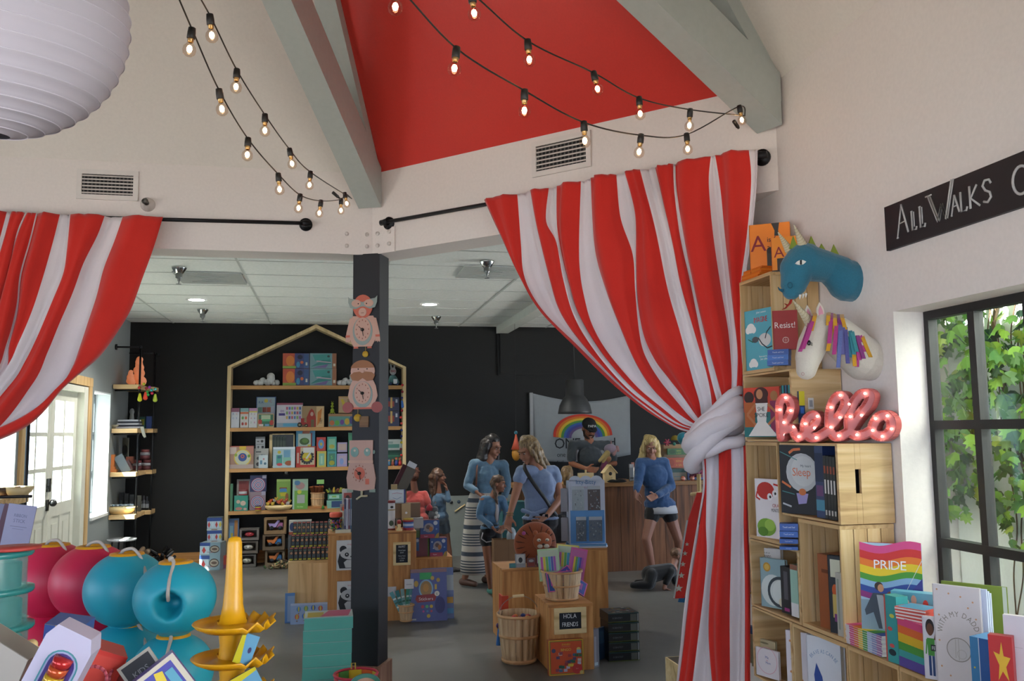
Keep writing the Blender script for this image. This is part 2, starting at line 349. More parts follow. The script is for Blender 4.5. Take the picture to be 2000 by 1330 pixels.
# bolted plates and end block where the headers meet
b = MB(basis((.08, 5.797, 0), (0, -1, 0))).m(WHITE); b.box(-.02, .19, -.012, .0, ZH-.005, 2.93); b.m('d8d0c8')
for x in (.02, .15):
    for z in (2.82, 2.9): b.cyl((x, -.012, z), (x, -.022, z), .013, n=10)
struct('trim_left_plate', b)
b = MB(basis((.266, 5.797, 0), (-.7071, -.7071, 0))).m(WHITE); b.box(.01, .2, -.012, .0, ZH-.005, 2.93); b.m('d8d0c8')
for x in (.06, .16):
    for z in (2.82, 2.9): b.cyl((x, -.012, z), (x, -.022, z), .013, n=10)
struct('trim_right_plate', b)
# the post
PM = Matrix.Translation((.262, 5.86, 0)) @ Matrix.Rotation(rad(-22.5), 4, 'Z')
t = thing('post', 'black square wooden post with a plywood base between the two curtained openings', 'post', PM.to_translation(), rad(-22.5))
MB().m('15151a').box(-.092, .092, -.092, .092, 0, ZH).build('shaft', t, bevel=.004)
MB().m(wood('base_ply', '6e4a3a', '8e6552', 'a07a64', 2)).box(-.115, .115, -.115, .115, 0, .15).build('base_trim', t, bevel=.003)
# ceiling fittings of the back room
for i, (x, y, lb) in enumerate([(-1.06, 8.24, 'grey perforated air return panel in the ceiling, left of the post'), (1.40, 7.6, 'pale air return panel in the ceiling, right of the post')]):
    b = MB().m(mat(['b4b9b7', 'c6cbc8'][i], .4)).box(-.285, .285, -.29, .29, -.012, .0)
    for k in range(3): b.m('b8bdbb').box(-.08-.05*k, .08+.05*k, -.06-.05*k, -.055-.05*k, -.016, -.012); b.box(-.08-.05*k, .08+.05*k, .055+.05*k, .06+.05*k, -.016, -.012)
    tag(b.build('ceiling_vent', loc=(x, y, ZC)), lb, 'vent')
for x, y, lb in [(-1.376, 9.625, 'lit round recessed ceiling light left of the post, near the black wall'), (1.073, 9.66, 'lit round recessed ceiling light right of the post')]:
    t = thing('recessed_light', lb, 'light', (x, y, ZC)); MB().m('f2f2f2').lathe([(.105, -.006), (.105, .002), (.08, .002), (.08, -.006)], 28).build('trim_ring', t)
    l = bpy.data.lights.new('downlight', 'SPOT'); l.energy = 60; l.spot_size = 2.3; l.spot_blend = .6; l.shadow_soft_size = .07; l.color = (1, .97, .9); lo = bpy.data.objects.new('downlight', l); COL.objects.link(lo); lo.parent = t; lo.location = (0, 0, -.02)
    MB().m(mat('fffaf0', emit=14)).lathe([(.08, -.004), (.0001, -.004)], 28).build('lens', t)
CH = mat('c9cccc', .12, 1)
for x, y, lb in [(-1.256, 7.765, 'large chrome sprinkler beside the grey ceiling panel'), (-1.414, 10.374, 'small chrome sprinkler behind the left recessed light'), (1.27, 7.125, 'large chrome sprinkler by the right curtain'), (1.269, 10.691, 'small chrome sprinkler behind the right recessed light')]:
    t = thing('sprinkler', lb, 'sprinkler', (x, y, ZC)); MB().m(CH).lathe([(.062, 0), (.06, -.01), (.035, -.05), (.03, -.055), (.0001, -.055)], 24).build('escutcheon', t)
    MB().m(mat('8a8d8d', .3, .8)).lathe([(.03, -.05), (.028, -.085), (.03, -.088), (.012, -.1), (.012, -.115), (.006, -.12), (.005, -.14), (.022, -.142), (.022, -.146), (.0001, -.147)], 14).build('head', t)
# dropped beam running back over the counter
struct('trim_dropped_beam', MB().m('d5d9d4').box(2.205, 2.36, 4.95, YB-.01, 2.92, ZC+.05))
# wall vents on the headers
def register(name, lab, M, w_=.36, h=.19):
    t = bpy.data.objects.new(name, None); COL.objects.link(t); t.matrix_world = M; tag(t, lab, 'vent')
    f_ = MB().m('ddd6cf'); 
    for a in ((-w_/2-.03, w_/2+.03, h/2, h/2+.03), (-w_/2-.03, w_/2+.03, -h/2-.03, -h/2), (-w_/2-.03, -w_/2, -h/2, h/2), (w_/2, w_/2+.03, -h/2, h/2)): f_.box(a[0], a[1], -.014, 0, a[2], a[3])
    f_.build('frame', t)
    MB().m(mat('1a1a1c', .8)).box(-w_/2, w_/2, -.003, .0, -h/2, h/2).build('duct_opening', t)
    s_ = MB().m('c9c2ba')
    for k in range(6): z = -h/2+h*(k+.5)/6; s_.box(-w_/2, w_/2, -.012, -.010, z-.0042, z+.0042)
    s_.m('55524f')
    for k in range(13): x = -w_/2+w_*(k+.5)/13; s_.box(x-.004, x+.004, -.008, -.005, -h/2, h/2)
    s_.build('louvre', t)
p = onY(211, 362, CN[0].y); register('wall_vent', 'white louvred air vent on the left header above the curtain rod', basis(p-V((0, .001, 0)), (0, -1, 0)), .30, .13)
p = onpl(1097, 302, (.266, 5.8, 0), (1, 1, 0)); register('wall_vent', 'white louvred air vent on the angled header below the red ceiling', basis(p+V((-.001, -.001, 0)), (-1, -1, 0)), .33, .15)
p = onY(296, 200, 5.8)
q = onpl(296, 200, (0, CN[0].y, ZE), (0, 1, -1/((ZA-ZE)/3.237)))
# blank cover plate on the sloped panel
nn = V((0, -(ZA-ZE), -3.237)).normalized()
b = MB(basis(q+nn*.001, nn)).m('e4dfd8').box(-.037, .037, -.008, 0, -.058, .058); b.m('9a958e').cyl((0, -.009, .045), (0, -.0095, .045), .003, n=6); b.cyl((0, -.009, -.045), (0, -.0095, -.045), .003, n=6)
tag(b.build('cover_plate'), 'small blank white plate on the sloped cream ceiling above the left vent', 'plate')
# side-wall sprinkler on the left header
p = onY(289, 400, CN[0].y); t = thing('side_sprinkler', 'clear glass bell sprinkler head on the left header, right of the vent', 'sprinkler', p)
MB(Matrix.Rotation(PI/2, 4, 'X')).m(mat('c8c2bb', .15, .2)).lathe([(.045, 0), (.042, .02), (.022, .045), (.018, .05)], 20).build('glass_bell', t)
MB(Matrix.Rotation(PI/2, 4, 'X')).m(mat('6b6a66', .3, .8)).lathe([(.016, .04), (.016, .06), (.010, .065), (.010, .09), (.02, .092), (.0001, .095)], 12).build('nozzle', t)
# ---------------------------------------------------------------- outside
struct('trim_added_sunshade', MB().m(WHITE).box(2.34, 2.95, .9, 4.8, 3.38, 3.46)); struct('ground_added_bounce_right', MB().m('e2ded4').box(XF+.15, 15.9, 3, 14, -.11, -.02))  # both unseen and added: slab shades garden wall, pale ground bounces light in
tag(MB().m(mat('93a8a8', .9, var=.45, scale=1.5)).box(-8.2, -8, 4, 18, -.1, 2.9).build('foliage_backdrop'), 'pale blue grey fence in place of foliage, seen through the french door panes', 'backdrop')  # added panel standing in for foliage, so the panes stay below white
IV = plaster('garden_wall_paint', 'f4f6f4', .8)
tag(MB().m(IV).box(3.75, 3.95, -4, 4.79, -.1, 5).build('garden_wall', None), 'white wall outside the window, overgrown with ivy', 'wall')
struct('ground', MB().m('a09d97').box(-14, 16, -8, 20, -.25, -.11))
struct('ground_added_bounce_left', MB().m('e2ded4').box(-9, XL-.25, 5.0, 16, -.11, -.02))  # pale slab added to bounce sunlight up onto the back-room ceiling
# ================================================================ curtains
def cloth(name, h, h2):
    def b(nt, p, N, L):
        tc = N('ShaderNodeTexCoord'); n = N('ShaderNodeTexNoise'); n.inputs['Scale'].default_value = 320; n.inputs['Detail'].default_value = 2; L(tc.outputs['Object'], n.inputs['Vector'])
        n2 = N('ShaderNodeTexNoise'); n2.inputs['Scale'].default_value = 3; L(tc.outputs['Object'], n2.inputs['Vector'])
        r = ramp(nt, [(.25, h2), (.75, h)]); ad = N('ShaderNodeMath'); ad.operation = 'MULTIPLY_ADD'; ad.inputs[1].default_value = .35; L(n.outputs['Fac'], ad.inputs[0])
        m2 = N('ShaderNodeMath'); m2.operation = 'MULTIPLY'; m2.inputs[1].default_value = .65; L(n2.outputs['Fac'], m2.inputs[0]); L(m2.outputs[0], ad.inputs[2])
        L(ad.outputs[0], r.inputs[0]); L(r.outputs[0], p.inputs['Base Color']); p.inputs['Roughness'].default_value = .9; p.inputs['Sheen Weight'].default_value = .25
        bp = N('ShaderNodeBump'); bp.inputs['Strength'].default_value = .25; bp.inputs['Distance'].default_value = .002; L(n.outputs['Fac'], bp.inputs['Height']); L(bp.outputs['Normal'], p.inputs['Normal'])
    return node_mat(name, b)
CRED = cloth('red_canvas', 'd62a1c', 'bf1e13'); CWHT = cloth('white_canvas', 'e2d9da', 'd2c9cb')
def interp(pl, t, axis=1):
    """point of polyline at y = t (image rows), clamped"""
    if t <= pl[0][1]: return pl[0][0]
    for (x0, y0), (x1, y1) in zip(pl, pl[1:]):
        if t <= y1:
            u = (t-y0)/(y1-y0) if y1 > y0 else 0; return x0+(x1-x0)*u
    return pl[-1][0]
def resample(pl, n):
    """n+1 points equally spaced along a smooth polyline"""
    P = []
    k = len(pl)
    for i in range(k-1):
        p0, p1, p2, p3 = (V(pl[max(i-1, 0)]), V(pl[i]), V(pl[i+1]), V(pl[min(i+2, k-1)]))
        for s in range(12):
            t = s/12; P.append(.5*((2*p1)+(-p0+p2)*t+(2*p0-5*p1+4*p2-p3)*t*t+(-p0+3*p1-3*p2+p3)*t**3))
    P.append(V(pl[-1])); L = [0]
    for a, c in zip(P, P[1:]): L.append(L[-1]+(c-a).length)
    out = []; j = 0
    for i in range(n+1):
        d = L[-1]*i/n
        while j < len(L)-2 and L[j+1] < d: j += 1
        u = (d-L[j])/max(L[j+1]-L[j], 1e-9); out.append(P[j].lerp(P[j+1], u))
    return out
def curtain_mesh(name, bounds, p0, n_, cols, rows=70, m=7, depth=.046, parent=None, seed=1, off=0):
    """stripes between successive seam lines; every seam line runs from rod to tie; red stripes belly out, white ones fall back"""
    n_ = V(n_).normalized(); R = [resample(b_, rows) for b_ in bounds]; rnd = random.Random(seed); mb = MB()
    cd = []; 
    for k in range(len(bounds)-1):
        for j in range(m+(1 if k == len(bounds)-2 else 0)): cd.append((k, j/m))
    ph = [rnd.uniform(0, 6.28) for _ in bounds]
    vs = []
    for i in range(rows+1):
        v = i/rows
        for k, u in cd:
            a, c = R[k][i], R[k+1][i]; q = a.lerp(c, u); w_ = (c-a).length
            P = onpl(q.x, q.y, p0, n_)
            red = cols[k] == 0; amp = depth*min(1.3, w_/38)*(.55+.45*sin(PI*min(1, v*1.15)))
            f = (1 if red else -1.0)*sin(PI*u)*amp
            f += .013*sin(3.1*u*PI+ph[k]+v*3)*min(1, w_/40) + .006*sin(9*v+ph[k]*2+u) + .006*sin(23*u+ph[k]*5)*math.exp(-v*9)*min(1, w_/30)
            f += .03*(1 if k % 3 == 0 else -.2)*sin(PI*v)
            vs.append(P+n_*(f+off))
    C = len(cd); rc = [mat, CRED, CWHT]
    mb.v = [tuple(p) for p in vs]; mb.mats = [CRED, CWHT]
    for i in range(rows):
        for j in range(C-1):
            k = cd[j][0]; mb.f.append((i*C+j, i*C+j+1, (i+1)*C+j+1, (i+1)*C+j)); mb.mi.append(cols[k]); mb.sm.append(True)
    o = mb.build(name, parent); s_ = o.modifiers.new('thickness', 'SOLIDIFY'); s_.thickness = .0025; return o
def cr(pts): return [(930+x*.4586, 290+y*.4586) for x, y in pts]
RN = V((-1, -1, 0)).normalized(); RP = V((.266, 5.80, 0))+RN*.12       # plane of the right curtain, a hand in front of the header
b0 = [(40, 220), (115, 375), (190, 540), (280, 690), (430, 840), (590, 1000), (720, 1110), (850, 1190), (938, 1215)]
RB = [b0,
 [(172, 195), (186, 400), (205, 552), (284, 691), (432, 841), (592, 1000), (722, 1108), (852, 1188), (939, 1211)],
 [(225, 180), (262, 370), (312, 560), (360, 700), (460, 840), (600, 990), (728, 1102), (855, 1184), (940, 1206)],
 [(312, 170), (303, 310), (345, 400), (380, 560), (432, 720), (520, 865), (640, 1010), (760, 1110), (860, 1176), (941, 1201)],
 [(345, 160), (349, 370), (398, 600), (436, 715), (530, 868), (655, 1010), (772, 1106), (868, 1172), (942, 1196)],
 [(447, 140), (437, 480), (460, 660), (494, 770), (560, 880), (680, 1015), (790, 1104), (876, 1168), (944, 1190)],
 [(490, 125), (508, 420), (562, 610), (628, 770), (690, 910), (750, 1010), (830, 1098), (900, 1155), (948, 1182)],
 [(593, 110), (608, 290), (664, 450), (676, 600), (690, 760), (712, 870), (770, 975), (850, 1075), (912, 1145), (952, 1174)],
 [(638, 100), (682, 280), (684, 480), (690, 640), (716, 790), (765, 900), (820, 975), (880, 1055), (930, 1130), (956, 1166)],
 [(700, 92), (770, 330), (826, 600), (878, 780), (910, 900), (935, 1000), (955, 1080), (962, 1156)],
 [(760, 80), (792, 220), (836, 400), (872, 580), (910, 720), (944, 840), (978, 950), (1000, 1040), (1012, 1125)],
 [(838, 66), (842, 180), (868, 380), (905, 560), (940, 740), (975, 890), (1010, 1020), (1036, 1112)],
 [(843, 65), (852, 180), (892, 380), (940, 590), (978, 760), (1012, 900), (1042, 1020), (1062, 1105)],
 [(1000, 34), (992, 150), (1010, 380), (1040, 600), (1072, 780), (1086, 920), (1088, 1010), (1080, 1098)],
 [(1020, 30), (1045, 200), (1066, 450), (1092, 700), (1112, 850), (1114, 960), (1108, 1090)],
 [(1160, 6), (1172, 140), (1158, 400), (1140, 570), (1134, 750), (1136, 950), (1130, 1088)],
 [(1200, 0), (1197, 180), (1180, 400), (1156, 570), (1146, 750), (1146, 950), (1142, 1086)]]
t = thing('striped_curtain', 'red and white striped curtain on the right, tied back beside the crates', 'curtain', (0, 0, 0))
RCOL = [0, 1]*8
curtain_mesh('upper_drape', [cr(x) for x in RB], RP, RN, RCOL, parent=t, rows=80)
def ct(pts): return [(1200+x*.3382, 880+y*.3382) for x, y in pts]
LB = [[(500, -30), (518, 200), (482, 450), (432, 800), (395, 1100), (362, 1340), (352, 1480)],
 [(510, -30), (521, 200), (486, 450), (438, 800), (402, 1100), (372, 1340), (362, 1480)],
 [(520, -30), (524, 200), (524, 420), (532, 600), (516, 800), (486, 1050), (455, 1340), (440, 1480)],
 [(600, -30), (612, 200), (606, 400), (590, 600), (570, 800), (560, 1050), (576, 1340), (580, 1480)],
 [(668, -30), (668, 200), (668, 400), (668, 700), (664, 1000), (666, 1340), (666, 1480)],
 [(745, -30), (752, 200), (750, 400), (752, 700), (754, 1000), (758, 1340), (760, 1480)],
 [(760, -30), (764, 200), (768, 400), (774, 700), (780, 1000), (786, 1340), (790, 1480)]]
curtain_mesh('lower_drape', [ct(x) for x in LB], RP+RN*.03, RN, [1, 0, 1, 0, 1, 0], parent=t, rows=50, m=12, depth=.045, seed=5)
# the tie: a wrapped band of white canvas
tm = onpl(1402, 842, RP, RN); rt_ = V((RN.y, -RN.x, 0)); mb = MB().m(CWHT)
if rt_.dot(RT) < 0: rt_ = -rt_
for k, (dz, hh, tl, bulge) in enumerate([(.045, .035, .20, .02), (.0, .045, .16, .035), (-.05, .04, .26, .025), (-.09, .03, .10, .01), (.085, .022, .25, .0)]):
    pts = []; hw = .125
    for i in range(29):
        a = 2*PI*i/28; pts.append(tm+rt_*(cos(a)*hw)+RN*(sin(a)*(.075+bulge)+.03)+V((0, 0, dz+tl*.45*cos(a)+.004*sin(5*a+k))))
    mb.tube(pts[:-1], hh, 8, closed=True)
mb.build('tie_band', t)
# left curtain
LN = V((0, -1, 0)); LP = V((0, CN[0].y-.12, 0))
def cl(pts): return [(x*.2707, 400+y*.2707) for x, y in pts]
LBD = [[(-400, 50), (-420, 500), (-520, 1000), (-700, 1500), (-900, 2000)],
 [(-250, 50), (-270, 400), (-360, 800), (-520, 1200), (-760, 1650), (-890, 2000)],
 [(-150, 50), (-180, 400), (-280, 800), (-420, 1150), (-700, 1600), (-885, 1990)],
 [(45, 50), (10, 200), (-60, 500), (-160, 850), (-330, 1200), (-620, 1580), (-880, 1980)],
 [(85, 52), (40, 220), (-20, 430), (-110, 760), (-240, 1100), (-560, 1560), (-870, 1970)],
 [(180, 58), (120, 200), (60, 480), (0, 720), (-60, 1000), (-200, 1260), (-520, 1590), (-865, 1960)],
 [(190, 60), (128, 220), (70, 480), (12, 730), (-40, 1010), (-180, 1290), (-500, 1610), (-860, 1955)],
 [(262, 62), (210, 260), (140, 500), (110, 740), (40, 1000), (-60, 1240), (-430, 1600), (-850, 1950)],
 [(268, 63), (216, 270), (150, 510), (122, 760), (60, 1010), (10, 1240), (-400, 1640), (-845, 1945)],
 [(432, 70), (380, 280), (300, 560), (230, 780), (140, 1000), (40, 1200), (-330, 1650), (-840, 1940)],
 [(515, 73), (490, 330), (462, 500), (380, 700), (270, 950), (180, 1130), (70, 1300), (-280, 1670), (-830, 1935)],
 [(752, 80), (700, 220), (600, 420), (520, 640), (420, 870), (340, 1060), (220, 1300), (-140, 1700), (-820, 1930)],
 [(886, 84), (830, 250), (750, 460), (700, 660), (640, 850), (590, 1010), (530, 1180), (430, 1320), (120, 1560), (-800, 1925)],
 [(1180, 92), (1110, 320), (1030, 540), (950, 760), (850, 930), (735, 1090), (610, 1200), (470, 1320), (130, 1640), (-790, 1950)]]
t = thing('striped_curtain', 'red and white striped curtain swept off to the left above the french doors', 'curtain', (0, 0, 0))
curtain_mesh('drape', [cl(x) for x in LBD], LP, LN, [0, 1]*6+[0], parent=t, rows=70, m=7, depth=.055, seed=9)
# rods
IRON = mat('222326', .4, .6)
def rod(a, c, n_, label, ends):
    t = thing('curtain_rod', label, 'rod', a); a = V(a); c = V(c); A = V((0, 0, 0)); C_ = c-a; n_ = V(n_).normalized()
    d = C_.normalized(); MB().m(IRON).cyl(A-d*.03, C_+d*.03, .0125, n=12).build('pipe', t)
    for on, q, s in ((ends[0], A, -1), (ends[1], C_, 1)):
        if on:
            f = MB().m(IRON); f.cyl(q, q-n_*.042, .0155, n=12).cyl(q-n_*.03, q-n_*.048, .042, n=20).ball(q, .022); f.cyl(q-d*.02*s, q+d*.035*s, .019, n=12); f.build('flange', t)
y_ = CN[0].y-.050
zr = 2.975
rod(onY(-120, 417, y_), onY(597, 436, y_), (0, -1, 0), 'black iron pipe rod carrying the left striped curtain', (0, 1))
RQ = RP-RN*.075; pa = onpl(752, 434, RQ, RN); pb_ = onpl(1484, 304, RQ, RN)
rod(pa, pb_, (-1, -1, 0), 'black iron pipe rod on the angled header carrying the right striped curtain', (1, 1))
# ================================================================ string lights
GB = thin_glass('bulb_glass', 'f8efe6'); WIRE = mat('1c1a18', .5)
FIL = mat('ffd09a', emit=22); BRS = mat('a88a5a', .3, .8)
bulb_proto = None
def bulb(p, tilt, label, grp):
    global bulb_proto
    if bulb_proto is None:
        t = thing('string_bulb', label, 'light bulb', p, 0, grp)
        MB().m(WIRE).lathe([(.006, .006), (.011, .004), (.0125, -.012), (.0125, -.03), (.010, -.032)], 14).build('socket', t)
        MB().m(BRS).lathe([(.0095, -.03), (.0085, -.042), (.006, -.044)], 12).build('cap', t)
        MB().m(GB).lathe([(.0075, -.040), (.010, -.047), (.0185, -.058), (.0205, -.068), (.0185, -.079), (.010, -.087), (.0001, -.089)], 18).build('globe', t)
        MB().m(FIL).lathe([(.0001, -.052), (.006, -.056), (.0085, -.064), (.006, -.073), (.0001, -.077)], 10).build('filament', t); bulb_proto = t; o = t
    else: o = copy_tree(bulb_proto)
    o.location = p; o.rotation_euler = tilt; tag(o, label, 'light bulb', grp); return o
def strand(name, label, px, ends, P0, Q, plug=None, blab='', grp='', over=None):
    """px: bulb centres in the picture; the strand hangs in the upright plane through P0 and Q"""
    d = V(Q)-V(P0); n_ = V((d.y, -d.x, 0)).normalized(); pts = []
    for i, q in enumerate(px): P = onpl(q[0], q[1], P0, n_); pts.append(P)
    full = [onpl(*e, P0, n_) for e in ends]
    wire = [full[0]]+[p+V((0, 0, .066)) for p in pts]+[full[1]]
    w3 = resample3(wire, 90); mb = MB().m(WIRE).tube(w3, .0028, 6)
    o = mb.build(name); tag(o, label, 'cable')
    for i, p in enumerate(pts):
        tl = (random.uniform(-.18, .18), random.uniform(-.12, .22), random.uniform(0, 6)); pos = p+V((0, 0, .066))
        s = (i+1, len(pts)); bulb(pos, tl, blab[i], grp)
    return o
def resample3(pl, n):
    P = []; k = len(pl)
    for i in range(k-1):
        p0, p1, p2, p3 = pl[max(i-1, 0)], pl[i], pl[i+1], pl[min(i+2, k-1)]
        for s in range(8):
            t = s/8; P.append(.5*((2*p1)+(-p0+p2)*t+(2*p0-5*p1+4*p2-p3)*t*t+(-p0+3*p1-3*p2+p3)*t**3))
    P.append(pl[-1]); return P
H1 = V((.17, 5.58, 0)); H2 = V((2.05, 3.80, 0))
ordw = ['nearest the top edge', 'second from the top', 'third from the top', 'fourth from the top', 'fifth from the top', 'sixth from the top', 'seventh from the top', 'eighth from the top', 'lowest and nearest the hook', 'last by the hook']
def bl(s, n, last=None): return ['lit clear globe bulb, %s on the %s' % (ordw[i], s) for i in range(n)]
def q_at(px, dist): d = ray(*px).normalized(); p = EYE+d*dist; return (p.x, p.y, 0)
strand('string_light_cable', 'thin black light cable, outer of the two left of the post', [(374, 97), (427, 213), (484, 305), (543, 370), (586, 408), (627, 417), (666, 411), (673, 399)], [(325, -60), (687, 388)], H1, q_at((374, 97), 3.05), blab=bl('outer strand left of the beam', 8), grp='bulbs of the outer left strand')
strand('string_light_cable', 'thin black light cable, inner of the two left of the post beside the rafter', [(409, 68), (462, 172), (517, 256), (565, 320), (606, 362)], [(366, -45), (687, 388)], H1, q_at((409, 68), 3.2), blab=bl('inner strand left of the beam', 5), grp='bulbs of the inner left strand')
strand('string_light_cable', 'thin black light cable, lower of the two under the red ceiling', [(773, 15), (892, 137), (1025, 216), (1141, 275), (1253, 297), (1342, 293), (1445, 235)], [(700, -75), (1455, 226)], H2, q_at((773, 15), 2.6), blab=bl('lower strand under the red ceiling', 7), grp='bulbs of the lower right strand')
strand('string_light_cable', 'thin black light cable, upper of the two under the red ceiling', [(921, 28), (1031, 118), (1160, 177), (1249, 224), (1349, 244)], [(840, -50), (1455, 226)], H2, q_at((921, 27), 2.85), blab=bl('upper strand under the red ceiling', 5), grp='bulbs of the upper right strand')
for q, Hh, lb in (((655, 380), H1, 'small black cable plug near the post beam hook'), ((1437, 242), H2, 'small black cable plug at the right beam hook')):
    p = onpl(q[0], q[1], Hh, (Hh.y-2.8, -(Hh.x+.4), 0)); tag(MB().m(WIRE).cyl((-.02, 0, 0), (.02, 0, 0), .009, n=10).cyl((.02, 0, 0), (.03, 0, 0), .006, n=8).build('cable_plug', loc=p, rot=(0, .5, .6)), lb, 'plug')
# ================================================================ paper lantern
pc = EYE+ray(-6, 26)*1.98; R_ = 1.98/F_PX*241
LPAP = node_mat('lantern_paper', lambda nt, p, N, L: (setattr(p.inputs['Base Color'], 'default_value', rgb('b9b4be')), setattr(p.inputs['Roughness'], 'default_value', .8), setattr(p.inputs['Subsurface Weight'], 'default_value', 0)))
t = thing('paper_lantern', 'big round white paper lantern hanging at the upper left', 'lantern', pc)
prof = []; N_ = 22
ax = Matrix.Rotation(rad(0), 4, 'X')
for i in range(N_+1):
    for s in range(4):
        if i == N_ and s: break
        a = -PI/2+.16+(PI-.32)*(i+s/4)/N_; sag = .012*sin(PI*s/4); prof.append((R_*(1-sag)*cos(a), R_*(1-sag)*sin(a)))
# open ends show the wire rim; the ribs circle a slightly tilted axis
sh = MB().m(LPAP); vs = []; fs = []; n = 72
for r, z in prof:
    for j in range(n): a = 2*PI*j/n; vs.append((r*cos(a), r*sin(a), z))
for i in range(len(prof)-1):
    for j in range(n): fs.append((i*n+j, i*n+(j+1) % n, (i+1)*n+(j+1) % n, (i+1)*n+j))
sh.add(vs, fs, True); o = sh.build('paper_shade', t, rot=(.10, .06, 0))
rb = MB().m(mat('cfcad4', .7))
for i in range(1, N_): a = -PI/2+.16+(PI-.32)*i/N_; rr = R_*1.0015; rb.tube([(rr*cos(a)*cos(k*PI/36), rr*cos(a)*sin(k*PI/36), rr*sin(a)) for k in range(72)], .0012, 4, closed=True)
rb.build('wire_rib', t, rot=(.10, .06, 0))
MB().m('dddddd').cyl((0, 0, R_*.9), (0, 0, 4.2), .002, n=6).build('cord', t)
# ================================================================ chalkboard sign
M_ = basis((XR-.012, 3.055, 2.29), (-1, 0, 0)); b = MB(M_).m('16141a'); b.box(0, 1.75, -.006, .011, 0, .175)
t = thing('chalkboard_sign', 'long black wall sign chalked with hand lettering above the window', 'sign', (0, 0, 0)); b.build('board', t)
ch = MB(M_).m(mat('b9b7b4', .9, var=.25, scale=60))
def stroke(pts, w0=.0035): ch.tube([(x, -.007, z) for x, z in pts], w0, 6, flat=1)
def A_(x, z, s, w_=.5): stroke([(x, z), (x+.25*s*w_*2, z+s)], .003); stroke([(x+.25*s*w_*2, z+s), (x+s*w_*1.05, z+.08*s)], .0042); stroke([(x+.1*s, z+.42*s), (x+.42*s*w_*2, z+.45*s)], .0025); stroke([(x-.03*s, z), (x+.05*s, z)], .003)
def L_(x, z, s): stroke([(x, z+s), (x, z), (x+.32*s, z), (x+.36*s, z+.15*s)], .0042); stroke([(x-.06*s, z+s), (x+.07*s, z+s)], .003); stroke([(x+.012, z+s*.96), (x+.012, z+.012)], .0025)
A_(.075, .035, .125); L_(.165, .045, .072); L_(.212, .045, .078)
x, z, s = .262, .045, .115
for w0, dx in ((.0042, 0), (.003, .010)): stroke([(x+dx, z+s*.92), (x+.045+dx, z), (x+.066+dx, z+s*.5), (x+.087+dx, z), (x+.128+dx, z+s*1.15)], w0)
stroke([(x-.014, z+s*.92), (x+.02, z+s*.92)], .003)
A_(.345+.035, .048, .07, .55); stroke([(.43, .12), (.43, .05), (.455, .05), (.46, .062)], .0042)
stroke([(.475, .128), (.475, .05)], .0045); stroke([(.51, .125), (.478, .085), (.52, .05)], .004)
stroke([(.575, .112), (.568, .126), (.548, .128), (.537, .112), (.548, .094), (.568, .083), (.572, .066), (.556, .052), (.538, .058)], .0045)
def ringc(cx, cz, rx, rz, w0): stroke([(cx+rx*cos(a*PI/12), cz+rz*sin(a*PI/12)) for a in range(25)], w0)
ringc(.705, .085, .035, .045, .005)
stroke([(.79, .13), (.79, .045)], .0045); stroke([(.79, .13), (.83, .13)], .004); stroke([(.79, .09), (.82, .09)], .004)
ch.build('chalk_lettering', t)
# ================================================================ printed things
def art_on(mb, w_, h, art, y0=0, xo=None):
    xo = -w_/2 if xo is None else xo; dy = .00016; k = 1
    for a in art:
        y = y0-dy*k; k += 1; t = a[0]; mb.m(a[-1] if t != 't' else a[5])
        if t == 'r': mb.add([(xo+a[1]*w_, y, a[2]*h), (xo+a[3]*w_, y, a[2]*h), (xo+a[3]*w_, y, a[4]*h), (xo+a[1]*w_, y, a[4]*h)], [(0, 1, 2, 3)], False)
        elif t in 'ec':
            rx, rz = (a[3]*w_, a[4]*h) if t == 'e' else (a[3]*w_, a[3]*w_)
            mb.add([(xo+a[1]*w_+rx*cos(j*PI/10), y, a[2]*h+rz*sin(j*PI/10)) for j in range(20)], [tuple(range(20))], False)
        elif t == 'p': mb.add([(xo+u*w_, y, v*h) for u, v in a[1]], [tuple(range(len(a[1])))], False)
        elif t == 'g':
            n = 24; mb.add([(xo+a[1]*w_+r*w_*cos(j*2*PI/n), y, a[2]*h+r*w_*sin(j*2*PI/n)) for r in (a[3], a[4]) for j in range(n)], [(j, (j+1) % n, n+(j+1) % n, n+j) for j in range(n)], False)
        elif t == 'l':
            P = [V((xo+u*w_, y, v*h)) for u, v in a[1]]; W = a[2]*w_/2
            for p, q in zip(P, P[1:]):
                d = (q-p).normalized(); s_ = V((-d.z, 0, d.x))*W; mb.add([p-s_, q-s_, q+s_, p+s_], [(0, 1, 2, 3)], False)
        elif t == 't': mb.text(a[1], xo+a[2]*w_, a[3]*h, a[4]*h, y, sx=a[6] if len(a) > 6 else 1, rot=a[7] if len(a) > 7 else 0, curve=a[8]*w_ if len(a) > 8 else 0)
def place(rect, plane, rz=0, z=None):
    """front face of something standing in a vertical plane: (centre bottom, width, height)"""
    xl, yt, xr, yb = rect; xc = (xl+xr)/2; th = rad(rz); n = (sin(th), -cos(th), 0)
    P = onX(xc, yb, plane[1]) if plane[0] == 'X' else onY(xc, yb, plane[1])
    L = onpl(xl, yb, P, n); R = onpl(xr, yb, P, n); T = onpl(xc, yt, P, n); w_ = (R-L).length; m_ = (L+R)/2
    zz = P.z if z is None else z
    return V((m_.x, m_.y, zz)), w_, T.z-zz
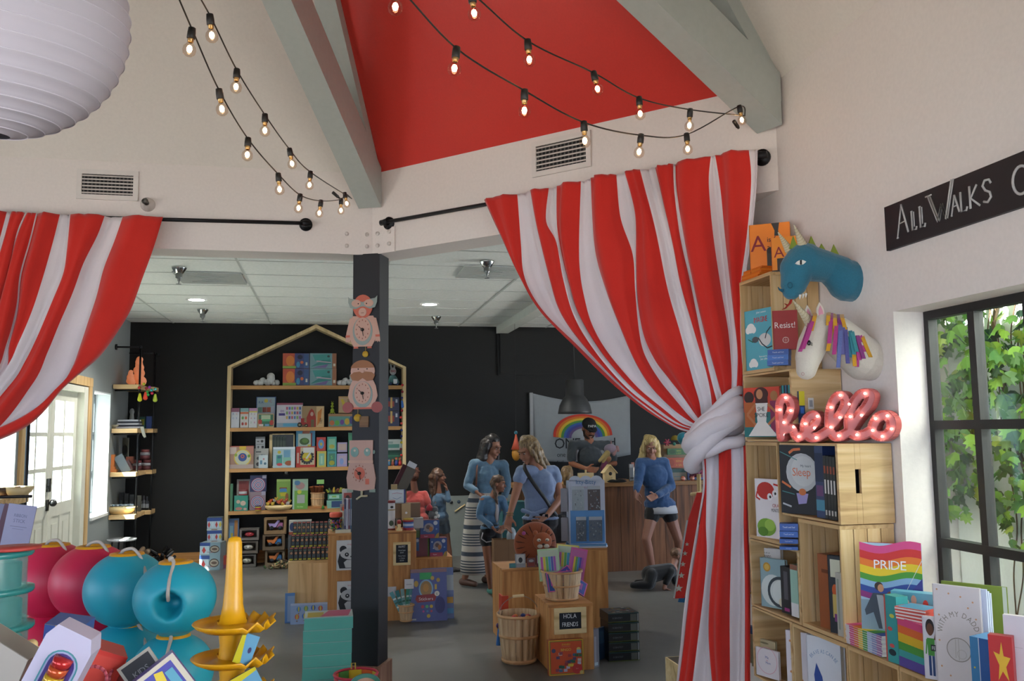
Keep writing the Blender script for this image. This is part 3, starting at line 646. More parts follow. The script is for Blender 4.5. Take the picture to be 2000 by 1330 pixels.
def stand(label, cat, rect, plane, rz=0, d=.03, base='cccccc', art=(), z=None, group=None, name=None, side=None, tilt=0, bev=0, book=False, pages='e9e4d6', rough=.4):
    P, w_, h = place(rect, plane, rz, z); name = name or cat.replace(' ', '_')
    if book:
        t = thing(name, label, cat, P, rad(rz), group); t.rotation_euler = (rad(-tilt), 0, rad(rz))
        c = MB().m(mat(base, rough)); c.box(-w_/2, w_/2, 0, .003, 0, h); c.box(-w_/2, w_/2, d-.003, d, 0, h); c.m(mat(side or base, rough)); c.box(-w_/2, -w_/2+.003, 0, d, 0, h)
        art_on(c, w_, h, art); c.build('cover', t)
        MB().m(mat(pages, .8)).box(-w_/2+.003, w_/2-.004, .003, d-.003, .004, h-.004).build('pages', t); return t
    c = MB().m(mat(base, rough)).box(-w_/2, w_/2, 0, d, 0, h)
    if side: c.m(mat(side, rough)).box(-w_/2-.0006, w_/2+.0006, .002, d-.001, .001, h+.0006)
    art_on(c, w_, h, art); o = c.build(name, loc=P, rot=(rad(-tilt), 0, rad(rz)), bevel=bev); tag(o, label, cat, group); return o
def rart(seed, pal, n=9, text=None, tc='ffffff'):
    r = random.Random(seed); a = []
    for i in range(n):
        t = r.random(); u, v = r.uniform(.12, .88), r.uniform(.12, .8); s = r.uniform(.06, .15); c = r.choice(pal)
        if t < .4: a.append(('e', u, v, s, s*.9, c))
        elif t < .7: a.append(('r', max(.04, u-s), max(.04, v-s*.6), min(.96, u+s), min(.96, v+s*.6), c))
        else: a.append(('p', [(u-s, v-s*.7), (u+s, v-s*.7), (u+r.uniform(-s, s)*.5, v+s)], c))
    if text: a.append(('t', text, .5, .82, .12, tc))
    return a
# ================================================================ crates against the right wall
CX0, CX1 = 1.923, 2.158
def crate(label, y0, y1, z0, z1, land, hole=False, X0=CX0):
    t = thing('wooden_crate', label, 'crate', (X0, (y0+y1)/2, z0), 0, None); e = .0015
    Y0, Y1, Z1 = -(y1-y0)/2+e, (y1-y0)/2-e, z1-z0-e; D = CX1-X0; th = .016; s = .0085
    if land:
        for y in (Y0, Y1-th):
            b = MB().m(PINE(0))
            if hole and y == Y0:
                hx0, hx1, hz0, hz1 = D*.36-.012, D*.36+.012, Z1*.38, Z1*.68
                b.box(0, hx0, y, y+th, 0, Z1); b.box(hx1, D, y, y+th, 0, Z1); b.box(hx0, hx1, y, y+th, 0, hz0); b.box(hx0, hx1, y, y+th, hz1, Z1)
            else: b.box(0, D, y, y+th, 0, Z1)
            b.build('end_panel', t, bevel=.0015)
        for k in range(3):                                   # slats: back (on the wall), bottom, top
            h = (Z1-.02)/3; MB().m(PINE(1)).box(D-s, D, Y0+th, Y1-th, .004+k*(h+.006), .004+k*(h+.006)+h).build('back_slat', t)
            w_ = (D-.02)/3; MB().m(PINE(1)).box(.001+k*(w_+.006), .001+k*(w_+.006)+w_, Y0+th, Y1-th, 0, s).build('bottom_slat', t)
            MB().m(PINE(1)).box(.001+k*(w_+.006), .001+k*(w_+.006)+w_, Y0+th, Y1-th, Z1-s, Z1).build('top_slat', t)
    else:
        for z in (0, Z1-th): MB().m(PINE(1)).box(0, D, Y0, Y1, z, z+th).build('end_panel', t, bevel=.0015)
        for k in range(4):
            w_ = (D-.015)/4; x = .001+k*(w_+.004)
            for y in (Y0, Y1-s): MB().m(PINE(2)).box(x, x+w_, y, y+s, th, Z1-th).build('side_slat', t)
        for k in range(3): w_ = (Y1-Y0-.02-2*s)/3; y = Y0+s+.003+k*(w_+.006); MB().m(PINE(2)).box(D-s, D, y, y+w_, th, Z1-th).build('back_slat', t)
    return t
crate('upright pine crate at the very top of the far stack, holding the sky-blue book', 3.576, 3.886, 1.853, 2.299, False)
crate('pine crate lying long under the topmost crate, holding the SHE SPOKE book', 3.433, 3.886, 1.541, 1.852, True)
crate('upright pine crate behind the curtain tie level, holding the crab and cabbage book', 3.582, 3.886, 1.094, 1.540, False)
crate('pine crate with a hand hole in its pale end, under the hello sign', 3.110, 3.562, 1.228, 1.538, True, True)
crate('pine crate of the far stack holding the rabbit and penguin books', 3.435, 3.886, .786, 1.092, True)
crate('upright slatted pine crate beneath the crate with the hand hole', 3.120, 3.432, .786, 1.226, False)
crate('low pine crate at the bottom of the far stack, holding cream books', 3.52, 3.886, .470, .784, True)
crate('upright pine crate in the bottom row holding the blue and white book', 3.110, 3.518, .340, .784, False)
crate('upright pine crate in the bottom row under the stack of striped pride books', 2.800, 3.108, .340, .784, False)
crate('upright pine crate in the bottom row under the rainbow-spined books', 2.490, 2.798, .340, .784, False)
crate('pine crate in the bottom row at the right edge of the picture', 2.180, 2.488, .340, .784, False)
BX = ('X', 1.955)
CLOUD = lambda u, v, s: [('e', u, v, s, s*.55, 'f2f2ee'), ('e', u-s*.7, v-s*.2, s*.6, s*.4, 'f2f2ee'), ('e', u+s*.7, v-s*.2, s*.6, s*.4, 'f2f2ee')]
# top of the far stack
for k in range(5):
    o = MB().m(mat(['d9701c', 'e07f22'][k % 2], .4)).box(-.05, .06, -.085, .085, 0, .009); o.m('f0e2c0').box(-.048, .061, -.083, .0855, .0015, .0075)
    tag(o.build('book', loc=(1.985+.002*k, 3.80-.004*k, 2.3005+k*.0095), rotz=.04*(k % 3)), 'thin orange book, %s from the bottom of the pile on the topmost crate' % ON[k], 'book', 'orange books lying on the top crate')
ACT = lambda: [('r', 0, 0, 1, .12, '2b2a2c'), ('r', .42, 0, .62, .5, '3a3430'), ('e', .52, .5, .1, .06, '2b2320'), ('p', [(.55, 1), (.75, 1), (.72, .86), (.74, .76), (.62, .76), (.63, .86)], '2f2b2a'), ('t', 'A', .24, .50, .42, '8a1f2a'), ('t', 'is for', .64, .66, .13, '2a1a16'), ('t', 'activist', .70, .52, .13, '2a1a16')]
stand('large orange A is for activist book standing on the topmost crate', 'book', (1466, 436, 1546, 531), ('Y', 3.74), -35, .02, 'ee8420', ACT(), z=2.3005, book=True, side='d86a18')
stand('orange book just in front, half hidden by the dragon head', 'book', (1508, 462, 1562, 527), ('Y', 3.62), -40, .02, 'f0901f', [('r', 0, 0, 1, .1, '2b2a2c'), ('t', 'A', .3, .45, .42, '8a1f2a'), ('r', .2, .1, .5, .42, '3a3430')], z=2.3005, book=True, side='d86a18')
# inside the topmost crate
stand('sky-blue IMAGINE picture book with a grey pigeon on its cover', 'book', (1458, 603, 1512, 721), ('X', 1.96), -78, .045, '5bb3c4', CLOUD(.22, .70, .15)+CLOUD(.28, .12, .13)+[('t', 'John Lennon', .62, .93, .05, 'f2f2ee'), ('t', 'IMAGINE', .60, .78, .13, 'd23a3a', .72), ('e', .72, .48, .22, .11, 'd8d8d4'), ('l', [(.3, .5), (.5, .52), (.62, .42), (.8, .34), (.98, .36)], .03, '33363a'), ('e', .38, .50, .12, .05, '55585c'), ('l', [(.95, .68), (.8, .6), (.74, .5)], .03, '33363a'), ('l', [(.12, .52), (.3, .46)], .02, '356a3a'), ('t', 'Illustrated by', .66, .20, .04, 'f2f2ee'), ('t', 'Jean Jullien', .68, .155, .045, 'f2f2ee')], z=1.872, book=True)
stand('red Resist! book beside the sky-blue one', 'book', (1511, 606, 1560, 680), ('Y', 3.545), -28, .03, 'a6231c', [('t', 'Resist!', .5, .55, .22, 'f0e8e0', .9), ('g', .5, .24, .10, .13, 'd8b0a4'), ('l', [(.42, .24), (.58, .24)], .015, 'd8b0a4'), ('l', [(.5, .16), (.5, .32)], .015, 'd8b0a4')], z=1.945, book=True)
for k in range(3):
    o = MB().m(mat(['2f5fae', '3a6fc0', '2a55a2'][k], .4)).box(-.045, .045, 0, .06, 0, .023); art_on(o, .09, .023, [('t', 'Touch and feel', .5, .35, .35, 'dfe8f4')]); o.m('ffffff')
    tag(o.build('book', loc=(1.915+.002*k, 3.53, 1.873+.0235*k), rot=(0, 0, rad(-40))), ['bottom', 'middle', 'top'][k]+' one of three small blue books stacked under the red Resist! book', 'book')
# the SHE SPOKE book and neighbours
stand('picture book SHE SPOKE with a woman in a white dress, hands on hips', 'book', (1455, 756, 1526, 858), ('X', 1.955), -66, .02, 'd4452c', [('r', 0, 0, 1, .5, '2f7a78'), ('e', .16, .80, .14, .12, '33201c'), ('p', [(.02, .2), (.02, .7), (.34, .7), (.3, .2)], 'b8622c'), ('e', .85, .82, .1, .1, 'b07848'), ('r', .74, .1, .98, .72, '8a2a54'), ('e', .5, .86, .20, .14, '4a2420'), ('r', .34, .6, .68, .84, '4a2420'), ('e', .46, .86, .09, .10, 'c98a60'), ('p', [(.34, .68), (.68, .68), (.62, .30), (.38, .30)], 'f0ece4'), ('l', [(.34, .66), (.1, .45), (.36, .22)], .06, 'c07a4c'), ('l', [(.68, .66), (.94, .45), (.64, .22)], .06, 'c07a4c'), ('p', [(.38, .30), (.62, .30), (.92, .02), (.12, .02)], 'f2eee6'), ('t', 'SHE', .5, .52, .12, '2a2422'), ('t', 'SPOKE', .5, .40, .12, '2a2422')], z=1.560, book=True, side='8a3a6a')
stand('yellow and black book between the SHE SPOKE cover and the hello sign', 'book', (1527, 752, 1548, 800), ('X', 1.96), -80, .02, 'f0d020', [('r', 0, .55, 1, 1, '1c2a34'), ('r', .1, .55, .25, 1, '3aa0a0'), ('r', .4, .55, .5, 1, '3a70a0'), ('r', .7, .55, .82, 1, '3aa0a0')], z=1.66)
stand('thin tall book with blue and yellow spine behind the hello sign', 'book', (1562, 764, 1573, 812), ('Y', 3.42), 0, .012, '2a3f66', [('r', 0, .55, 1, 1, 'd0c020'), ('r', .2, .3, .8, .5, '3a70c0')], z=1.62)
stand('small white price tag on the crate end behind the hello sign', 'tag', (1579, 777, 1590, 799), ('Y', 3.428), 0, .001, 'dcd8d0', [('r', .2, .2, .8, .8, '9a9a9a')], name='price_tag')
# crate 3
stand('plain white book with a small blue seal at the left in the crab crate', 'book', (1450, 934, 1482, 1043), ('X', 1.95), -75, .02, 'd8d2ca', [('c', .7, .1, .13, '5a86b8'), ('c', .7, .1, .07, 'c8d4e0')], z=1.110, book=True)
stand('white book with a red crab above a green cabbage on the cover', 'book', (1478, 936, 1528, 1047), ('X', 1.94), -74, .02, 'e6e0e2', [('e', .42, .80, .34, .15, 'c03028'), ('c', .58, .70, .10, 'f0eeee'), ('c', .78, .76, .10, 'f0eeee'), ('c', .60, .70, .04, '222222'), ('c', .80, .76, .04, '222222'), ('l', [(.1, .78), (.05, .68), (.2, .64)], .05, 'c03028'), ('l', [(.74, .92), (.92, .90)], .05, 'c03028'), ('t', 'CRAB', .84, .53, .08, 'b04040'), ('t', 'MONSTER', .80, .45, .08, '2a3a3a', .6), ('e', .42, .18, .36, .15, '7aa83a'), ('e', .55, .22, .2, .1, '9cc450'), ('e', .28, .10, .2, .08, '5c8c2c')], z=1.110, book=True)
# Sleep book and the dark row
stand('black Sleep picture book with a big moon, in the crate with the hand hole', 'book', (1527, 869, 1597, 1005), ('X', 1.94), -68, .02, '1d2128', [('e', .62, .60, .44, .28, 'b9bbbb'), ('e', .66, .62, .34, .22, 'c6c8c6'), ('l', [(.02, .9), (.5, .78)], .02, '4a8a88'), ('l', [(.28, .88), (.4, .93), (.6, .94)], .06, 'd07040'), ('l', [(.05, .46), (.3, .38)], .05, 'd07040'), ('t', 'My heart', .74, .68, .05, '38404a'), ('t', 'Sleep', .62, .55, .17, 'd2714a', .95), ('l', [(.05, .32), (.4, .28)], .02, '4a8a88'), ('p', [(.45, .3), (.78, .3), (.72, .16), (.5, .14)], '9a90c0'), ('e', .62, .32, .1, .05, 'c8703c'), ('l', [(.06, .14), (.3, .10)], .04, 'b8bcc0')], z=1.240, book=True)
stand('dark blue spined book next to the Sleep cover', 'book', (1596, 871, 1612, 1009), ('X', 1.935), -86, .16, '2a3a63', [('r', 0, .1, 1, .25, '4a88a0'), ('r', .1, .3, .9, .45, '6a4470'), ('r', 0, .5, 1, .9, '22304e')], z=1.240)
for k in range(4):
    x = 1612+k*6
    stand(ON[k]+' from the left of four black white-titled spines beneath the hello sign', 'book', (x, 890+k, x+5.4, 1008+k*1.5), ('X', 1.935), -88, .15, '201f24', [('r', .2, .72, .8, .84, '9a4a34'), ('r', .25, .40, .8, .62, 'd8d4d0'), ('r', .25, .06, .8, .14, 'c0bcb8')], z=1.240, group='black spined books in the crate with the hand hole')
for k in range(4):
    stand(['lowest', 'second lowest', 'second highest', 'highest'][k]+' of the small blue books piled at the front of the penguin crate', 'book', (1523, 1068-k*15, 1559, 1069-k*15+13.5), ('Y', 3.44), -30, .06, ['2f5fae', '2a55a2'][k % 2], [('t', 'Touch and feel', .5, .4, .35, 'cfdcf0', .8)], z=1.094+k*.026)
# penguin crate
stand('white book titled MARLON BUNDO with a rabbit drawing and yellow spine', 'book', (1458, 1070, 1528, 1183), ('X', 1.985), -66, .02, 'd8d4d0', [('r', 0, 0, .06, 1, 'd8a020'), ('t', 'A DAY IN THE LIFE OF', .52, .90, .035, '333333'), ('t', 'MARLON BUNDO', .54, .82, .075, '1c1c1c', .62), ('l', [(.34, .74), (.46, .58), (.42, .44), (.34, .2)], .04, '5a5a58'), ('e', .26, .65, .1, .09, '9cb8c4'), ('e', .28, .1, .16, .03, '9aa83a')], z=.804, book=True)
stand('grey blue book with a penguin, an egg and a gold medal on the cover', 'book', (1488, 1092, 1536, 1191), ('X', 1.945), -66, .02, '8ba6ab', [('e', .5, .36, .48, .32, 'c8d0cc'), ('g', .78, .34, .40, .50, '3a444a'), ('e', .82, .34, .34, .24, 'd4dad6'), ('e', .85, .14, .14, .09, 'd8d0b8'), ('c', .28, .82, .15, 'b8892a'), ('c', .28, .82, .10, 'd0a84a')], z=.804, book=True)
stand('black book spine beside the penguin book', 'book', (1528, 1108, 1547, 1208), ('X', 1.94), -84, .12, '1f1e24', [('r', .3, .3, .7, .9, '55545c'), ('r', .3, .05, .8, .12, '9a3a80')], z=.804)
stand('mint green and white book at the end of the penguin crate', 'book', (1547, 1104, 1561, 1211), ('X', 1.94), -84, .12, '9cc4b4', [('r', 0, 0, 1, .26, 'dcdcdc'), ('r', 0, .9, 1, 1, '8a5a44')], z=.804)
# slatted crate
stand('thick rust-red book standing in the slatted crate', 'book', (1602, 1084, 1625, 1208), ('X', 1.95), -84, .11, '9a5226', [('r', .3, .75, .9, .8, '6c3414')], z=.803)
stand('dark book with a small orange figure on its cover in the slatted crate', 'book', (1622, 1086, 1646, 1222), ('X', 1.94), -70, .02, '2a3038', [('r', .2, .72, 1, .95, 'cfd0b8'), ('e', .5, .55, .22, .08, 'c85a20'), ('r', .3, .2, .7, .5, 'c8b060'), ('r', .4, .15, .9, .25, '7a3a7a')], z=.803, book=True)
stand('pale grey thin book leaning at the right side of the slatted crate', 'book', (1637, 1120, 1649, 1240), ('X', 1.93), -80, .015, 'b0aea4', [('r', .2, .1, .5, .9, '8c9488')], z=.803)
# bottom row
stand('tall royal blue book at the back of the lowest far crate', 'book', (1466, 1233, 1534, 1420), ('X', 2.05), -76, .02, '355a96', [], z=.489, book=True)
for k in range(3): stand(ON[k]+' of three cream books from the back, in the lowest far crate', 'book', (1469+k*5, 1247+k*2, 1520, 1420), ('X', 2.0-.02*k), -72, .012, 'bcb08c', [('e', .5, .9, .2, .03, '7c7458')], z=.489, group='cream books in the lowest crate', book=True)
stand('small white book with pink and blue lettering in front of the cream books', 'book', (1483, 1270, 1526, 1440), ('X', 1.935), -70, .012, 'dcd6da', [('t', 'Me', .5, .66, .14, '3a5a9c'), ('t', 'and', .5, .58, .07, 'c03a60'), ('t', 'Mom', .55, .48, .12, '3a5a9c'), ('g', .5, .6, .42, .44, 'd8a0b0')], z=.489, book=True)
stand('thick white book with a WITH lettered cover in the bottom row', 'book', (1543, 1235, 1585, 1440), ('X', 1.945), -58, .10, 'dcd8e0', [('t', 'WITH', .52, .62, .10, '8a8074', .8, .9), ('c', .2, .85, .05, 'c88a5a'), ('c', .5, .88, .05, 'c88a5a'), ('c', .2, .4, .05, 'c88a5a'), ('c', .7, .3, .05, 'c88a5a')], z=.46, pages='c8d8e8', book=True)
stand('white BRAVE AS CAN BE book with two blue shapes, bottom row', 'book', (1584, 1248, 1648, 1440), ('X', 1.94), -68, .03, 'd6dae2', [('t', 'BRAVE AS CAN BE', .5, .80, .07, '6a90b4', .75, 0, .45), ('p', [(.28, .66), (.44, .5), (.5, .3), (.38, .18), (.24, .30), (.2, .5)], '2a4a94'), ('p', [(.98, .5), (.8, .44), (.7, .3), (.76, .2), (.98, .2)], '2a4a94')], z=.46, book=True)
# on the shelf top
PRIDE = []
def wave(v0, v1, c, ph=0, amp=.035, slope=0):
    n = 12; a = [(i/n, v0+amp*sin(i/n*6.5+ph)+slope*i/n) for i in range(n+1)]; b_ = [(i/n, v1+amp*sin(i/n*6.5+ph)+slope*i/n) for i in range(n+1)]
    return ('p', a+b_[::-1], c)
for v0, v1, c in ((.88, .99, 'd84a86'), (.80, .90, 'd02c28'), (.73, .81, 'e87820'), (.64, .73, 'e8c820'), (.56, .64, '4a9a34'), (.49, .57, '8ab4d8'), (.42, .50, '2a4a9c'), (.36, .43, '8a2a78')): PRIDE.append(wave(v0, v1, c, 2.6, .030, .02))
PRIDE += [('r', 0, 0, 1, .34, '8aa4b4'), ('p', [(.62, .3), (1, .62), (1, .40), (.75, .3)], '3a3a90'), ('l', [(.62, .3), (1, .82)], .008, 'd8d8d8'), ('t', 'PRIDE', .5, .70, .15, 'f0eef0', 1.0), ('e', .30, .50, .07, .05, '3a2a24'), ('e', .33, .48, .05, .045, 'c89068'), ('p', [(.06, .22), (.2, .42), (.42, .42), (.46, .34), (.44, .22), (.40, .02), (.28, .02), (.2, .2), (.08, .16)], '3e4a58'), ('p', [(.26, .4), (.36, .4), (.44, .2), (.44, .02), (.34, .02)], 'a8b0b8'), ('e', .50, .42, .07, .03, '9a5a3a')]
stand('big rainbow PRIDE picture book standing face out before the window', 'book', (1683, 1063, 1805, 1212), ('X', 2.02), -42, .014, 'a8c8dc', PRIDE, z=.858, book=True, tilt=6)
stand('second rainbow picture book behind the PRIDE cover, only its edge showing', 'book', (1700, 1062, 1797, 1200), ('X', 2.06), -42, .012, '9a3a6a', [('r', 0, .9, 1, 1, 'd02c28')], z=.858, book=True, tilt=4)
t0 = None
for k in range(9):
    c = ['e8e4e4', 'd8d4dc'][k % 2]; o = MB().m(mat(c, .5)).box(-.105, .115, 0, .16, 0, .0078)
    for j, cc in enumerate(['d8d0d4', 'd04a80', 'd86a30', 'e0c030', '4a9a44', 'a8c0dc', '8a96c4', 'a070a0']): o.m(cc).box(-.105+.0275*j, -.0775+.0275*j, -.0005, .002, .001, .0068)
    if k == 8:
        for j, cc in enumerate(['d84a86', 'e87820', 'e8c820', '4a9a34', '2a4a9c']): o.m(cc).box(-.105+.044*j, -.061+.044*j, .001, .159, .0078, .0081)
    tag(o.build('book', loc=(1.93, 3.02, .786+k*.008), rot=(0, 0, rad(-90+.8*(k % 3)))), 'rainbow-edged book, %s from the bottom of the flat pile below PRIDE' % ON[k], 'book', 'rainbow-edged books piled flat below the PRIDE cover')
stand('turquoise hardback with bright doodles on its edge, right of the flat pile', 'book', (1733, 1165, 1756, 1294), ('X', 1.925), -84, .05, '3aa0a0', [('e', .5, .15, .3, .05, '20303a'), ('e', .5, .25, .2, .03, 'd05050'), ('e', .4, .5, .2, .03, 'd05050'), ('e', .6, .7, .2, .03, 'd0d050'), ('r', 0, 0, .12, 1, 'c85a50')], z=.786)
stand('light blue seaside picture book lying open-topped behind the rainbow spines', 'book', (1742, 1158, 1832, 1200), ('X', 2.03), -50, .05, '6ab4d0', [('r', 0, 0, 1, .35, '3a6a9c'), ('e', .2, .6, .06, .2, 'd04a40'), ('e', .5, .7, .06, .2, 'e0b0a0'), ('e', .75, .55, .06, .2, 'd04a40'), ('e', .36, .6, .04, .1, 'f0f0f0')], z=.93)
for k in range(8):
    xx = 1757+k*6.3
    stand(ON[k]+' from the left of eight slim rainbow banded spines', 'book', (xx, 1206+k*2.4, xx+6, 1290+k*2.6), ('X', 1.925), -86, .12, 'e05080', [('r', 0, .84, 1, 1, 'd84a80'), ('r', 0, .68, 1, .84, 'e06a30'), ('r', 0, .5, 1, .68, 'e0b828'), ('r', 0, .34, 1, .5, '4a9a3c'), ('r', 0, .2, 1, .34, '40a0a0'), ('r', 0, 0, 1, .2, '5a4a9a')], z=.786, group='row of rainbow-banded spines on the lower shelf top')
for k in range(4):
    o = MB().m('d8554a').box(-.055, .055, 0, .10, 0, .0105); o.m('ece6e4').box(-.0545, .0555, -.0004, .002, .003, .008)
    if k == 3: o.m('4a90b4').box(-.05, .05, .005, .095, .0105, .0108)
    tag(o.build('book', loc=(1.932, 2.735, .943+k*.011), rot=(0, 0, rad(-72+2*k))), 'small red-edged book, %s from the bottom, lying on the rainbow spines' % ON[k], 'book', 'red-edged books lying on the rainbow spines')
stand('white book with a dark-haired child in a green FEMINIST shirt', 'book', (1806, 1206, 1838, 1302), ('X', 1.92), -55, .02, 'e8e4ea', [('e', .45, .84, .26, .13, '241a18'), ('e', .45, .80, .20, .10, '6a4028'), ('p', [(.24, .66), (.7, .66), (.66, .38), (.28, .38)], '4a9a3c'), ('l', [(.7, .64), (.9, .9)], .08, '6a4028'), ('l', [(.24, .64), (.16, .4)], .08, '4a9a3c'), ('r', .46, .46, 1, .56, '202428'), ('t', 'FEMI', .74, .48, .08, 'f0f0f0', .8), ('r', .3, .06, .45, .38, '2c4a80'), ('r', .52, .06, .66, .38, '2c4a80')], z=.786, book=True)
WD = [('t', 'WITH MY DADDY', .52, .70, .075, '8f877c', .85, 0, .34), ('g', .50, .38, .24, .262, '9c948c'), ('c', .50, .38, .235, 'd2ccca'), ('g', .56, .34, .09, .10, 'b8b0aa'), ('l', [(.44, .48), (.43, .3)], .014, 'b8b0aa'), ('l', [(.50, .50), (.50, .28)], .014, 'b8b0aa')]+[('c', u, v, .02, 'd09a70') for u, v in ((.1, .95), (.35, .92), (.6, .9), (.85, .86), (.12, .7), (.1, .45), (.12, .2), (.9, .7), (.88, .5), (.85, .1), (.5, .05), (.3, .12), (.75, .8))]
stand('white WITH MY DADDY board book with a round embossed scene', 'book', (1833, 1146, 1924, 1345), ('X', 1.93), -58, .012, 'dcd4d4', WD, z=.786, book=True, pages='b8c8e4')
for k in range(3): stand(ON[k]+' white board book counted back from the WITH MY DADDY cover', 'book', (1846+k*10, 1148+k*4, 1937+k*4, 1340), ('X', 1.955+.018*k), -58, .010, 'ccd4ea', [], z=.786, group='white board books behind the front one')
stand('green cloth-covered book behind the white board books', 'book', (1850, 1142, 1976, 1330), ('X', 2.06), -56, .012, '7f9436', [('r', .94, 0, 1, 1, 'cfd8cc')], z=.786, book=True)
stand('thick blue book spines at the right edge of the picture', 'book', (1905, 1248, 1940, 1420), ('X', 1.85), -70, .09, '3f86ba', [('r', .45, 0, .5, 1, 'cfdce8'), ('r', .5, 0, 1, 1, '2f62a6'), ('c', .2, .7, .05, 'd0c040'), ('c', .25, .4, .05, 'd0c040'), ('c', .2, .2, .05, 'd0c040')], z=.70)
stand('red, yellow and green lettered book at the bottom right corner', 'book', (1941, 1243, 1987, 1420), ('X', 1.83), -52, .03, 'c02f30', [('r', 0, .2, 1, .5, 'd8b020'), ('r', 0, 0, 1, .22, '3a9a4c'), ('p', [(.2, .86), (.45, .84), (.55, .95), (.62, .83), (.9, .82), (.7, .74), (.8, .62), (.55, .7), (.35, .62), (.42, .75)], 'e0b030'), ('t', 'THE', .62, .42, .20, 'f0ece8'), ('t', 'COLORS', .5, .14, .16, 'f0ece8', .6)], z=.70)
stand('white card book at the far right edge before the window', 'book', (1972, 1205, 2030, 1400), ('X', 1.88), -55, .02, 'd8d0d6', [('l', [(.3, .7), (.6, .7)], .01, 'a09890'), ('c', .3, .4, .03, 'b09a90')], z=.786)
